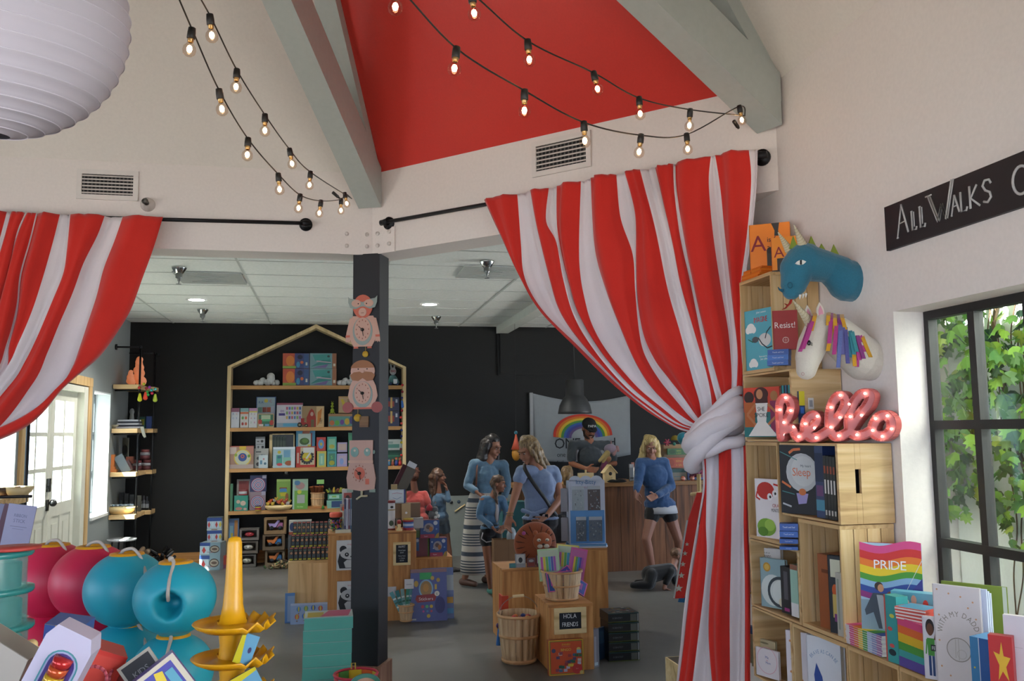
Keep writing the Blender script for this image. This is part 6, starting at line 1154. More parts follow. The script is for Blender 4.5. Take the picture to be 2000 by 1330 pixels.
for i, (px, lb) in enumerate([(1334, 'left one of two round coral ornaments on the counter'), (1352, 'right one of two round coral ornaments on the counter')]):
    tag(MB().m('b0604c').ball((0, 0, .028), .028, n=18).m('c89080').lathe([(.0283, .02), (.0283, .036)], 18).build('ornament_ball', loc=on_c(px, -.02)), lb, 'ornament')
b = MB()
for k in range(26): b.m(mat(rb_.choice(['6a1c34', '8a2a44', '5a1c2c', '8a4a5a', '6a3a5a']), .5)); b.tube([(rb_.uniform(-.08, .08), rb_.uniform(-.03, .03), .03+.1*rb_.random())]*1+[(rb_.uniform(-.09, .09), rb_.uniform(-.04, .04), .03+.1*rb_.random())], .012, 6)
tag(b.build('ribbon_heap', loc=on_c(1360, .0)), 'heap of dark pink ribbons at the right end of the counter', 'ribbon')
t = thing('star_flower', 'small red paper flower on top of the counter rack', 'flower', onY(1303, 864, 9.96)); b = MB().m('8a1c3a')
for k in range(6): a = k*PI/3; b.cap((0, 0, 0), (.035*cos(a), 0, .035*sin(a)), .007, .010, 8)
b.build('petals', t)
tag(MB().m('3a7a6a').ball((0, 0, 0), .02).build('green_ball', loc=onY(1317, 867, 9.97)), 'small green ball on top of the counter rack', 'ball')
t = thing('yellow_hat', 'dark yellow rounded hat on top of the counter rack', 'hat', onY(1319, 860, 10.05)); MB().m(mat('7a6a1c', .8)).lathe([(.055, 0), (.05, .03), (.03, .055), (.0001, .06)], 18).build('crown', t)
t = thing('blue_balloon_bag', 'turquoise fabric bag hanging behind the curtain tie above the counter', 'bag', onY(1346, 866, 9.5)); MB().m(felt('turq', '1f7c90')).cap((-.07, 0, .06), (.03, 0, -.02), .07, .10).cap((.03, 0, -.02), (.09, 0, -.11), .1, .045).build('pouch', t); MB().m('9a3a30').tube([(.02, -.02, -.15), (.11, -.03, -.1)], .01, 6).build('red_edge', t); MB().m('222222').cyl((0, 0, .05), (0, 0, ZC-onY(1346, 866, 9.5).z), .003, n=5).build('hanging_cord', t)
# party hat ornament
P = onY(1008, 878, 10.6); t = thing('party_hat_figure', 'yellow figure in an orange pointed party hat hanging against the black wall', 'ornament', P)
MB().m('9a6a1c').ball((0, 0, -.05), (.055, .05, .09)).build('body', t); MB().m('a8442c').lathe([(.062, 0), (.03, .09), (.008, .19), (.0001, .195)], 18).build('hat', t); MB().m(felt('teal', '2a6a80')).ball((0, 0, .205), .022).build('pompom', t); MB().m('222222').cyl((0, 0, .22), (0, 0, ZC-P.z), .002, n=5).build('thread', t)
# board leaning on the black wall, teal box
t = thing('magnet_board', 'grey white magnetic board with wooden tracks leaning on the black wall', 'board', (onY(935, 1087, 11.6).x, 11.55, .0)); w_ = onY(1000, 970, 11.6).x-onY(874, 970, 11.6).x; MB().m('7f8583').box(-w_/2, w_/2, 0, .03, 0, .77).build('panel', t)
for k, (px, py, c) in enumerate([(881, 981, '26282c'), (896, 980, '4a5a6c'), (925, 1060, '3a4a44')]): q = onY(px, py, 11.55); MB().m(mat(c, .4)).cyl((q.x-t.location.x, -.003, q.z), (q.x-t.location.x, -.015, q.z), .022, n=18).build('magnet', t)
q0 = onY(888, 999, 11.55); q1 = onY(908, 985, 11.55); MB().m(MPLE(0)).tube([(q0.x-t.location.x, -.012, q0.z), (q1.x-t.location.x, -.012, q1.z)], .016, 6, flat=.6).build('track_piece', t)
P = onz(990, 1140); stand('tall teal box behind the striped skirt and paper bag', 'box', (983, 980, 1030, 1140), ('Y', 9.45), 0, .2, '2f6468', [('e', .3, .8, .1, .02, '4a8080'), ('e', .6, .5, .1, .02, '4a8080')], z=0)
# child's coat rack of soft toys beside the curtain
t = thing('star_banner', 'red cloth banner with white stars hanging from a peg beside the curtain', 'banner', (0, 0, 0))
def pp(x, y, Y): return onY(x, y, Y)
def sheet(name, pts, Y, m, th=.012, parent=None): P = [pp(x, y, Y) for x, y in pts]; b = MB().m(m); n = len(P); b.add([tuple(p) for p in P]+[(p.x, p.y+th, p.z) for p in P], [tuple(range(n)), tuple(range(2*n-1, n-1, -1))]+[(i, i+n, (i+1) % n+n, (i+1) % n) for i in range(n)], False); return b.build(name, parent)
YS = 6.4
sheet('red_cloth', [(1362, 962), (1372, 962), (1350, 1090), (1337, 1168), (1316, 1169), (1336, 1060), (1344, 1018)], YS, CRED, parent=t); sheet('white_edge', [(1341, 1016), (1344, 1016), (1318, 1169), (1315, 1168)], YS-.004, mat('b8b4b0', .9), .004, t)
for (x, y, r) in [(1342, 1063, 4), (1338, 1081, 5), (1334, 1102, 5.5), (1331, 1124, 6.5), (1326, 1149, 8)]: sheet('star', [(x+r*(1 if k % 2 == 0 else .42)*sin(k*PI/5), y-r*(1 if k % 2 == 0 else .42)*cos(k*PI/5)) for k in range(10)], YS-.004, mat('b9b2a4', .9), .003, t)
t = thing('cream_banner', 'cream and yellow cloth hanging between the star banner and the curtain', 'banner', (0, 0, 0)); sheet('cream_cloth', [(1376, 942), (1384, 960), (1366, 1060), (1354, 1090), (1345, 1084), (1358, 1000)], YS+.03, mat('a89f7c', .9), parent=t); sheet('yellow_cloth', [(1352, 1078), (1358, 1060), (1356, 1102), (1347, 1106)], YS+.01, mat('9a8c1c', .9), parent=t); sheet('white_cloth', [(1352, 1100), (1362, 1070), (1356, 1165), (1340, 1168)], YS+.05, mat('8f8c8c', .9), parent=t); sheet('blue_cloth', [(1327, 1168), (1350, 1164), (1348, 1178), (1325, 1176)], YS+.03, mat('1f5a84', .9), parent=t)
P = pp(1362, 964, YS+.02); t = thing('coat_stand', 'wooden stand with pegs holding the banners behind the curtain', 'stand', (P.x+.06, YS+.12, 0)); MB().m(MPLE(2)).cyl((0, 0, 0), (0, 0, 1.25), .016, n=12).build('pole', t); MB().m(MPLE(2)).cyl((0, 0, 0), (0, 0, .02), .13, n=24).build('base', t); MB().m(MPLE(0)).cyl((-.10, -.08, P.z-.005), (.03, 0, P.z-.005), .014, n=10).build('peg', t)
tag(MB().m(MPLE(0)).box(-.09, .1, -.05, .15, 0, .16).m('3a2c1c').box(-.08, .09, -.04, .14, .155, .1601).build('wooden_bin', loc=onz(1345, 1345)), 'corner of a wooden bin on the floor beside the curtain foot', 'bin')
# ================================================================ house shelf
HS = wood('shelf_pine', 'a8946a', 'c4ac80', 'd2bc90', 2, .8); HB_ = wood('shelf_board', '8a6438', 'a87c4a', 'b88c58', 0, .8)
t = thing('house_shelf', 'tall pine bookcase shaped like a house outline against the black wall', 'bookcase', (-.15, 11.44, 0)); ox = -.15; xl_, xr_ = -1.25-ox, .965-ox; zt_, zp = 2.455, 2.985; xp = -.18-ox; D_ = .235; fw = .045
for nm, (x0, x1) in (('side_post', (xl_, xl_+fw)), ('side_post', (xr_-fw, xr_))): MB().m(HS).box(x0, x1, 0, D_, 0, zt_-.01).build(nm, t, bevel=.003)
for s, xe in ((-1, xl_), (1, xr_)):
    d = V((xp-xe, zp-zt_)).normalized(); nn_ = V((d.y, -d.x))*(fw if (d.x > 0) else -fw); e0 = V((xe, zt_-.01)); e1 = V((xp, zp)); MB().m(HS).prism([tuple(e0), tuple(e1), (xp, zp-fw*1.12), tuple(V((xe-s*fw, zt_-.01))+V((0, -.012)))], 0, D_).build('roof_rail', t, bevel=.003)
SZ = [2.205, 1.680, 1.178, .662]
for z in SZ: MB().m(HB_).box(xl_+fw, xr_-fw, .005, D_, z-.045, z).build('shelf_board', t, bevel=.002)
YH = 11.47
cloud = [(0, .03, .035), (-.09, .03, .04), (.09, .03, .04), (-.045, .06, .045), (.05, .075, .05), (.045, .03, .045), (-.13, .03, .03), (.12, .035, .035)]
for px, lb in ((521, 'white cloud made of little balls, left of the boxes on the top shelf'), (683, 'white cloud of little balls half hidden by the moustached clock')):
    t2 = thing('cloud_lamp', lb, 'cloud lamp', (onY(px, 748, YH).x, YH+.06, SZ[0]+.001)); b = MB().m('b9bab9')
    r2 = random.Random(5)
    for x, z, r in cloud:
        for k in range(5): b.ball((x*.92+r2.uniform(-.02, .02), r2.uniform(-.02, .02), max(.034, z+r2.uniform(-.012, .022))), .034, n=10)
    b.ball((.045, 0, .115), .05, n=14); b.build('cluster', t2)
def sh(label, rect, level, base, art=(), d=.05, dy=0, cat='toy box', z=None, **k): return stand(label, cat, rect, ('Y', YH+dy), k.pop('rz', 0), d, base, art, z=(SZ[level]+.001 if z is None else z), **k)
def zat(y, x=600, dy=0): return onY(x, y, YH+dy).z
FOX = [('p', [(0, 0), (.5, 0), (.45, 1), (0, 1)], 'a84a34'), ('e', .28, .5, .16, .35, 'c07030'), ('r', .45, 0, .8, 1, '3a3f6a'), ('r', .8, .05, .97, .95, '34507a'), ('r', 0, 0, .5, .16, '7a9440'), ('e', .58, .25, .07, .2, '3a7a9a'), ('e', .65, .75, .1, .15, '20243c'), ('e', .72, .4, .06, .1, 'b05a30'), ('r', .86, .2, .93, .4, 'b8b8b0')]
CRO = [('r', 0, 0, 1, 1, '6a8a90'), ('p', [(.02, .1), (.75, .85), (.8, .3), (.3, .2)], '2f7270'), ('p', [(.1, .9), (.78, .95), (.75, .6), (.2, .5)], '3a8480'), ('p', [(.25, .52), (.8, .42), (.8, .36), (.25, .44)], 'b09aa8'), ('p', [(.1, .05), (.7, .3), (.6, .05)], '6a5a8a'), ('r', .84, 0, 1, 1, '8a5a40'), ('r', .88, .15, .96, .32, 'b8b0a0'), ('e', .7, .8, .05, .07, '2a3a3a')]
for k, (r_, lv, a, lb) in enumerate([((552, 720, 604, 749), None, FOX, 'lower left orange and blue game box on the top shelf'), ((605, 720, 657, 749), None, CRO, 'lower right teal game box with long jaws on the top shelf'), ((552, 690, 604, 719.5), zat(719.5), FOX, 'upper left orange and blue game box on the top shelf'), ((605, 690, 657, 719.5), zat(719.5), CRO, 'upper right teal game box with long jaws on the top shelf')]): sh(lb, r_, 0, '4a4a6a', a, d=.12, z=lv)
t2 = thing('plush_rabbit', 'grey plush with red glasses and teal coat on the top shelf', 'plush toy', (onY(768, 757, YH).x, YH+.05, SZ[0]+.001)); MB().m(felt('teal_coat', '4a7474')).lathe([(.05, .03), (.055, .06), (.035, .13), (.0001, .14)], 18).cap((-.03, 0, .11), (-.06, -.03, .03), .016, .013).cap((.03, 0, .11), (.07, -.03, .04), .016, .013).build('coat', t2); MB().m(felt('plush_grey', '8a8c8e')).ball((0, 0, .185), (.042, .04, .05)).cap((.015, 0, .22), (.02, 0, .275), .012, .010).cap((-.02, 0, .22), (-.03, 0, .27), .012, .010).build('head', t2)
MB().m('8a2430').tube([(.016+.013*cos(a), -.040, .185+.012*sin(a)) for a in [k*PI/5 for k in range(10)]], .003, 5, closed=True).tube([(-.016+.013*cos(a), -.040, .185+.012*sin(a)) for a in [k*PI/5 for k in range(10)]], .003, 5, closed=True).build('glasses', t2); MB().m(mat('2a3a5a', .9)).cap((-.02, -.01, .03), (-.04, -.06, .02), .02, .018).cap((.02, -.01, .03), (.05, -.06, .02), .02, .018).build('legs', t2); MB().m('a8aab0').box(.0, .05, -.075, -.07, .02, .08).build('tag', t2)
AB = lambda seed, cols: [('t', ch, .28+.42*(i % 2), .72-.22*(i//2)-.06, .13, c) for i, (ch, c) in enumerate(zip(seed, cols))]
sh('leftmost tall white block puzzle with letters on the second shelf', (451, 797, 467, 830), 1, 'a9acb4', [('r', 0, .8, 1, 1, '7a4a60')]+AB('ACGE', ['2c4a8c', 'a83a3a', '3a6a9c', '2c4a8c']), d=.07)
sh('second white block puzzle with fruit pictures on the second shelf', (469, 797, 485, 830), 1, 'aaa8a4', [('r', 0, .82, 1, 1, '6a8a8c'), ('r', 0, .7, 1, .8, 'b05a34'), ('e', .3, .5, .14, .08, '4a7a34'), ('e', .7, .5, .14, .08, 'b0502c'), ('e', .3, .2, .14, .08, '8a2c28'), ('e', .7, .2, .14, .08, 'a04a30')], d=.07)
sh('third white block puzzle with numbers on the second shelf', (486, 797, 502, 830), 1, 'aeb0b2', [('r', 0, .82, 1, 1, 'a07a9a'), ('r', 0, .78, 1, .84, 'b0a83c')]+AB('324658'[:6], ['5a3a4c', 'a83a3a', 'a83a50', '34509c', '3f7a44', 'a0447c']), d=.07)
sh('tall blue alphabet box behind the others on the second shelf', (500, 775, 538, 830), 1, '2c4a78', [('r', .04, .1, .96, .98, '8a9ca4'), ('t', 'RA', .25, .78, .12, '3a5a8c'), ('e', .5, .87, .1, .06, 'a89a38'), ('t', 'C', .75, .82, .12, 'a03a40'), ('r', .1, .5, .3, .66, '5a8274'), ('r', .32, .5, .52, .66, '8a4c40'), ('r', .54, .5, .74, .66, '9a4a34'), ('r', .76, .4, .94, .7, 'a0a4b4'), ('t', 'E', .2, .3, .12, '9a3a38'), ('e', .6, .3, .12, .06, '2a6a74'), ('r', .76, .2, .94, .38, 'a04034')], d=.05, dy=.12)
sh('small framed farm picture puzzle at the front of the second shelf', (503, 808, 535, 830), 1, 'b0946c', [('r', .05, .08, .95, .95, '34604c'), ('r', .22, .55, .78, .9, '9aa88c'), ('r', .28, .45, .8, .6, '4c9a70'), ('e', .15, .4, .12, .2, '9a3430'), ('e', .85, .35, .12, .2, '9a3430'), ('r', .08, .1, .35, .25, 'b4a8a4'), ('r', .45, .1, .7, .25, '5a84a8')], d=.03)
AL = [('r', 0, .92, 1, 1, '7a3a50'), ('t', '100', .22, .62, .14, '5a3480', .9), ('r', .08, .48, .32, .58, '3a3070'), ('r', .0, .0, 1, .18, '7a8a98'), ('r', .25, .04, .85, .16, '4a8aa8')]
for j in range(3):
    for i in range(6): AL.append(('r', .36+.10*i, .72-.19*j, .43+.10*i, .84-.19*j, ['9a4a60', '4a6a9a', '6a8a50', '8a5a9a', 'a88a40', '3a5a8a'][(i+j*2) % 6]))
sh('large white alphabet box of 100 pieces in the middle of the second shelf', (540, 787, 591, 830), 1, 'a8a4ac', AL, d=.06)
sh('red barn toy box on the second shelf', (590, 793, 633, 830), 1, '8a7250', [('p', [(.2, .0), (.2, .45), (.33, .78), (.42, .88), (.52, .78), (.62, .45), (.62, 0)], '8c2a20'), ('r', .40, 0, .54, .35, '5c5438'), ('e', .44, .62, .07, .1, 'a88c80'), ('r', .64, 0, .98, .98, 'b49a70'), ('p', [(.68, .05), (.84, .3), (.9, .9), (.7, .7)], 'b06a28'), ('t', 'FARM', .92, .3, .2, '28241c', .5, 1.57)], d=.09, side='a08458', rz=8)
t2 = thing('toy_tractor', 'small red toy tractor standing before the barn box on the second shelf', 'toy tractor', (onY(591, 829, YH).x, YH-.02, SZ[1]+.001)); MB().m('8c2420').box(-.05, .045, -.02, .02, .03, .06).box(-.02, .02, -.02, .02, .06, .11).box(.02, .055, -.015, .015, .025, .05).build('body', t2)
for x, r in ((-.035, .028), (.045, .02)): MB().m(mat('26241f', .7)).cyl((x, -.028, r), (x, -.016, r), r, n=20).m('8c8468').cyl((x, -.030, r), (x, -.028, r), r*.5, n=14).build('wheel', t2)
sh('wide bright animal puzzle box left of the moustached clock on the second shelf', (641, 808, 690, 830), 1, '8a6440', [('r', .02, .04, .98, .8, '4c7a74'), ('e', .15, .3, .1, .2, 'a05a34'), ('e', .35, .3, .09, .2, '4a8a3c'), ('e', .55, .35, .08, .2, '5a3a7a'), ('e', .75, .4, .1, .25, 'a88a2c'), ('e', .92, .5, .08, .3, '3a3a6a')], d=.08)
t2 = thing('caterpillar_toy', 'lime green jointed caterpillar toy standing on the second shelf', 'toy', (onY(649, 808, YH).x, YH+.03, zat(808)+.001)); MB().m('7c8c1c').ball((0, 0, .035), (.025, .02, .035)).ball((0, 0, .09), .02).ball((0, 0, .125), .016).cap((-.01, 0, .02), (-.03, 0, .004), .008, .006).cap((.01, 0, .02), (.03, 0, .004), .008, .006).cap((.006, 0, .135), (.01, 0, .155), .003, .004, 6).cap((-.006, 0, .135), (-.01, 0, .155), .003, .004, 6).build('body', t2)
sh('yellow banana picture box behind the caterpillar toy', (661, 774, 690, 807), 1, '9a7a4c', [('r', .05, .05, .95, .92, 'a88c6c'), ('p', [(.15, .8), (.4, .15), (.6, .1), (.5, .5), (.3, .85)], 'b8a030'), ('r', .6, .1, .95, .85, '8a6a54')], d=.05, z=zat(807), dy=.05)
for k, (y0, y1) in enumerate(((776, 802), (803, 829))): sh(['upper', 'lower'][k]+' dark box with a toy tool shape, right of the post on the second shelf', (755, y0, 780, y1), 1, '1c2440', [('r', .1, .3, .6, .7, '7a2c24'), ('r', .3, .2, .45, 1, 'a88c50'), ('r', .7, .6, .85, .85, '9aa0a8')], d=.06, z=SZ[1]+.001 if k else zat(802, 768))
# third shelf
sh('red edged telephone dial game box at the left of the third shelf', (448, 871, 495, 909), 2, '8a6c5c', [('r', 0, .97, 1, 1, '8a2c28'), ('r', 0, .65, .28, .95, 'a89a94'), ('r', .7, .65, 1, .95, '9a6a60'), ('g', .54, .48, .22, .36, 'a8a894'), ('c', .54, .48, .36, 'b8a030'), ('c', .54, .48, .32, 'a4a894'), ('e', .26, .6, .06, .07, '7a9434'), ('e', .8, .55, .06, .07, '5a8434'), ('c', .54, .50, .18, '2a4480'), ('c', .54, .54, .08, 'b0543c'), ('c', .54, .54, .04, '2a4480'), ('r', .40, .86, .68, .98, 'b09a2c'), ('r', 0, 0, 1, .18, '9a8c88')], d=.09)
sh('black and white animal card box standing above another on the third shelf', (499, 853, 517, 877), 2, '8c9094', [('r', 0, .85, 1, 1, '55585c'), ('r', .15, .6, .4, .68, '44484c'), ('e', .7, .65, .15, .1, '26282c'), ('r', .1, .4, .9, .44, '55585c'), ('e', .3, .2, .1, .1, '44484c'), ('r', .65, .1, .9, .3, '26282c')], d=.07, dy=.06, z=zat(877))
sh('wide black and white memory card box on the third shelf', (495, 876, 524, 909), 2, '90918c', [('r', .15, .8, .5, .86, '3c4044'), ('r', .5, .6, .6, .7, '2c4a5c'), ('e', .3, .5, .1, .08, '3c4044'), ('e', .3, .2, .12, .1, '2c2c30'), ('r', .15, .68, .8, .7, '6c7074')], d=.08, dy=.05)
sh('small white card box in front with blue print on the third shelf', (505, 889, 523, 909), 2, 'a4b0b4', [('r', .15, .3, .4, .6, '4c7890'), ('e', .55, .7, .1, .08, 'a06c70'), ('e', .7, .35, .14, .1, '3c5c6c')], d=.03, dy=-.01)
t2 = thing('framed_slate', 'pale wood framed chalk slate leaning at the back of the third shelf', 'slate', (onY(549, 909, YH).x, YH+.14, SZ[2]+.001)); w_ = .155; hh = zat(847, 549, .14)-SZ[2]; b = MB().m(MPLE(2)); b.box(-w_, -w_+.035, 0, .02, 0, hh).box(w_-.014, w_, 0, .02, 0, hh).box(-w_, w_, 0, .02, hh-.014, hh).box(-w_, w_, 0, .02, 0, .02); b.build('frame', t2); o = MB().m(mat('1e2420', .3)).box(-w_+.03, w_-.012, .006, .014, .015, hh-.012); 
for k in range(14): o.m(mat(['3c4c3c', '2c3a30', '4c5a48'][k % 3], .5)).box(-w_+.04+.012*k, -w_+.048+.012*k, .005, .006, .1+.01*(k % 4), hh-.03-.005*(k % 3))
o.build('slate', t2)
sh('white and teal robot playset box in the middle of the third shelf', (533, 873, 576, 909), 2, '8fa4ac', [('r', 0, .9, 1, 1, 'b8c4cc'), ('e', .28, .75, .08, .08, 'a89c40'), ('r', .15, .15, .42, .62, '3f8478'), ('r', .2, .45, .36, .58, '2c5c70'), ('r', .48, .5, .78, .85, '5c88a4'), ('r', .45, .2, .85, .5, '6c9c8c'), ('e', .3, .16, .13, .07, 'a84048'), ('e', .72, .22, .18, .12, '8c4c30'), ('r', .82, 0, 1, .9, 'a4b4bc')], d=.05)
sh('tall blue and pink backing box with a turtle puzzle, third shelf', (578, 839, 615, 874), 2, '3f7c9c', [('r', .1, .5, .8, .85, '4a8cac'), ('p', [(.3, .7), (.7, .72), (.75, .95), (.35, .92)], 'a06450'), ('r', .75, 0, .85, .8, '9a4c50')], d=.07, z=zat(874), dy=.05)
sh('green turtle puzzle square on the third shelf', (582, 847, 607, 872), 2, '8c9c94', [('e', .5, .4, .38, .28, '34502c'), ('e', .55, .45, .25, .18, '4c6c34'), ('r', .75, .0, 1, .15, 'a09c3c')], d=.02, z=zat(872), dy=.02)
sh('red lion game box with a round yellow face, third shelf', (578, 872, 616, 909), 2, '982c20', [('r', .22, .12, .95, .96, 'a49c80')]+[('c', .56+.31*cos(k*PI/8), .5+.31*sin(k*PI/8), .06, '1c242c') for k in range(16)]+[('c', .56, .5, .30, '1c242c'), ('c', .56, .5, .24, 'a89c2c'), ('r', .36, .7, .92, .95, 'b0b4b4'), ('c', .42, .4, .06, 'a85c30'), ('c', .70, .4, .06, 'a85c30'), ('p', [(.5, .45), (.8, .85), (.85, .8), (.56, .4)], 'a8b0b0'), ('r', .05, .2, .15, .7, 'a48c80')], d=.07)
for k, (x0, y0, x1, y1, c, a, lb) in enumerate([(618, 854, 636, 881, '98342c', [('e', .5, .5, .32, .35, '4c7ca4'), ('e', .5, .5, .14, .12, 'a89c44')], 'red bordered duck box, upper of the narrow pair on the third shelf'), (619, 881, 637, 909, 'a89c44', [('r', .2, .1, .8, .85, '6c9c8c'), ('r', .4, .2, .6, .7, '8cb09c')], 'yellow bordered box, lower of the narrow pair on the third shelf'), (639, 853, 657, 881, '3c8478', [('r', .15, .1, .85, .85, '6c9c84'), ('e', .5, .3, .3, .15, '8c8c3c')], 'upper teal narrow number box on the third shelf'), (639, 881, 657, 909, '3c8084', [('r', .15, .1, .85, .85, '3c6c5c'), ('t', '5', .5, .5, .3, '6cac4c'), ('e', .5, .25, .3, .15, '8c8c2c')], 'lower teal narrow number box on the third shelf'), (659, 864, 678, 884, '8c84a4', [('r', .1, .2, .9, .85, 'a08c84')], 'upper lilac box near the robot clock on the third shelf'), (658, 886, 678, 909, '8c84a8', [('r', .15, .2, .9, .85, '9a8c9c'), ('e', .45, .4, .2, .25, '6c84b4')], 'lower lilac box near the robot clock on the third shelf'), (680, 845, 690, 909, '3c7c5c', [], 'green box edge just left of the post on the third shelf')]):
    sh(lb, (x0, y0, x1, y1), 2, c, a, d=.06, z=SZ[2]+.001 if y1 > 900 else zat(y1), dy=.0 if k < 6 else .06)
sh('white box with a teal truck picture right of the post, third shelf', (755, 858, 786, 879), 2, '8c9490', [('r', .1, .2, .8, .55, '3c6c64'), ('r', .1, .6, .4, .8, '6c7c78')], d=.06, z=zat(879, 770))
sh('dark green box under the white truck box right of the post', (755, 879, 787, 909), 2, '1c4c3c', [('r', 0, .6, .9, .66, '2c6c50')], d=.06, dy=.05)
for k, (px, c, s) in enumerate([(760, '3c6c8c', 1), (767, '9a4c34', 1), (774, '2c3c7c', 1.25), (781, 'a82c24', 1.25)]):
    t2 = thing('peg_doll', ['first small peg doll in blue, right of the post', 'second small peg doll in brown, right of the post', 'taller peg doll in dark blue, right of the post', 'taller peg doll in red, right of the post'][k]+' on the third shelf', 'doll', (onY(px, 908, YH-.02).x, YH-.01, SZ[2]+.001)); MB().m(mat(c, .5)).lathe([(.018*s, 0), (.018*s, .03*s), (.010*s, .06*s), (.0001, .065*s)], 14).build('body', t2); MB().m('b08860').ball((0, 0, .068*s), .014*s).build('head', t2); MB().m(mat(c if k != 2 else 'a84430', .6)).ball((0, .002, .076*s), (.0145*s, .0145*s, .010*s)).build('cap', t2)
# fourth shelf
sh('green thin box edge at the far left of the fourth shelf', (449, 945, 454, 990), 3, '3c6c50', [], d=.06)
t2 = sh('grey box with a red bead grid leaning on the fourth shelf', (462, 936, 488, 975), 3, '8c8480', [('r', .15, .25, .9, .92, '7a3434')]+[('l', [(.15+.12*k, .25), (.2+.12*k, .92)], .012, '9a5450') for k in range(6)], d=.02, z=zat(975), dy=.12)
t2 = thing('toy_drum', 'small white and red drum on the teal box of the fourth shelf', 'drum', (onY(474, 966, YH).x, YH+.04, zat(967, 474)+.001)); MB().m('a8acb0').lathe([(.05, .0), (.05, .055), (.0001, .055)], 20).m('8a2c30').lathe([(.052, 0), (.052, .012)], 20).lathe([(.052, .045), (.052, .057)], 20).build('shell', t2)
sh('teal box with pale round heads at the left front of the fourth shelf', (457, 968, 484, 993), 3, '2c7c6c', [('e', .3, .6, .14, .12, 'a89484'), ('e', .65, .5, .2, .16, 'b09c8c'), ('e', .35, .15, .25, .1, 'a06c64'), ('e', .8, .12, .12, .08, 'a88c84')], d=.05, dy=-.01)
TGT = lambda bg: [('c', .5, .42, .44, 'a09cac')]+[('g', .5, .42, .40-.09*k, .44-.09*k, ['7c3454', '2c3c6c'][k % 2]) for k in range(5)]+[('r', .75, .8, 1, 1, '8c8ca0')]
sh('upper target game with concentric rings on the fourth shelf', (488, 928, 520, 958), 3, '242c50', TGT(0), d=.05, z=zat(958.5), dy=.04)
sh('lower target game with concentric rings on the fourth shelf', (487, 960, 518, 991), 3, '7c6c74', TGT(1), d=.05, dy=.04)
t2 = thing('tin_cup', 'small yellow and red tin in front of the lower target game', 'tin', (onY(504, 991, YH-.03).x, YH-.03, SZ[3]+.001)); MB().m('a8982c').lathe([(.036, 0), (.036, .05)], 18).m('982c34').lathe([(.037, .012), (.037, .035)], 18).m('2c2c5c').lathe([(.037, .05), (.037, .06), (.0001, .062)], 18).build('body', t2)
t2 = thing('wooden_tray', 'long pale wooden tray heaped with small toys on the fourth shelf', 'tray', (onY(544, 991, YH).x, YH+.0, SZ[3]+.001)); MB().m(MPLE(0)).loft([((0, 0, 0), .13, .05, 0), ((0, 0, .03), .16, .07, 0), ((0, 0, .055), .165, .072, 0)], 28).build('bowl', t2)
for k in range(14):
    c = rb_.choice(['a84c24', '3c5c3c', 'a89030', '3c6c7c', '8c3c34', '9a9494', '5c4434']); o = MB().m(mat(c, .5)).ball((0, 0, 0), (rb_.uniform(.016, .026),)*3, n=10).ball((.014, 0, .016), .012, n=8).ball((-.012, -.004, .014), .010, n=8)
    tag(o.build('toy_figure', loc=(onY(544, 991, YH).x-.13+.02*k, YH+rb_.uniform(-.03, .03), SZ[3]+.075+.018*(k % 3)+(.02 if k in (4, 5, 6) else 0))), 'small toy figure, %s from the left in the long wooden tray' % ON[k], 'toy', 'toys heaped in the wooden tray on the fourth shelf')
sh('green box with a stacked bucket toy picture on the fourth shelf', (540, 936, 567, 975), 3, '6c8c3c', [('r', .2, .55, .75, .62, '7c3024'), ('p', [(.2, .42), (.75, .42), (.7, .58), (.26, .58)], '3c74a4'), ('p', [(.3, .22), (.65, .22), (.72, .38), (.24, .38)], 'a89c24'), ('e', .75, .2, .12, .16, '7c4c2c'), ('r', 0, .9, 1, 1, '8ca85c')], d=.06, dy=.08, z=zat(975)-.02)
sh('tall green seed kit box with a round top on the fourth shelf', (571, 936, 601, 989), 3, '5c8c3c', [('r', 0, .62, 1, 1, '7c9484'), ('e', .5, .78, .3, .12, '8c6c6c'), ('e', .3, .88, .2, .08, '3c6484'), ('r', 0, .0, .12, 1, '8ca49c'), ('r', .3, .2, .8, .48, '8c9090'), ('e', .45, .58, .14, .07, 'a8ac3c'), ('t', 'Garden', .5, .06, .07, 'a8c48c')], d=.07)
t2 = slat_basket('pale chip basket with terracotta pots and plant labels on the fourth shelf', (onY(620, 988, YH).x, YH+.07, SZ[3]+.03), .075, .085, .17, n=16); MB().m(PLY(0)).box(-.12, .12, -.08, .06, -.029, 0).build('wooden_stand', t2)
for k in range(4): o = MB(Matrix.Rotation([-.25, .1, .35, -.1][k], 4, 'Y')).m(mat('94502c', .8)).lathe([(.018, 0), (.028, .08), (.030, .08), (.030, .095), (.0001, .095)], 14); tag(o.build('clay_pot', loc=(onY(620, 988, YH).x-.055+.035*k, YH+.06, SZ[3]+.185)), 'terracotta pot, %s from the left in the pale chip basket' % ON[k], 'pot', 'terracotta pots in the chip basket')
o = MB(Matrix.Rotation(-.5, 4, 'X')).m('6c9c54').box(-.04, .05, 0, .003, 0, .06); tag(o.build('seed_card', loc=(onY(625, 942, YH).x, YH+.03, zat(946))), 'green seed card on top of the clay pots of the fourth shelf', 'card')
t2 = thing('green_cone', 'tiny green cone tree with a wooden block before the chip basket', 'toy tree', (onY(631, 989, YH-.04).x, YH-.04, SZ[3]+.001)); MB().m('2c7c2c').lathe([(.02, 0), (.012, .03), (.0001, .05)], 14).build('cone', t2)
sh('low teal and white flat box near the robot clock, fourth shelf', (640, 965, 668, 977), 3, '3c7c68', [('r', .1, .2, .8, .8, '8cb0a4'), ('r', .3, .4, .6, .7, '6c9c4c')], d=.1, z=zat(977))
sh('open teal box under the flat box near the robot clock, fourth shelf', (638, 977, 669, 989), 3, '6c9c8c', [('r', .3, .1, 1, .9, '243c64')], d=.09)
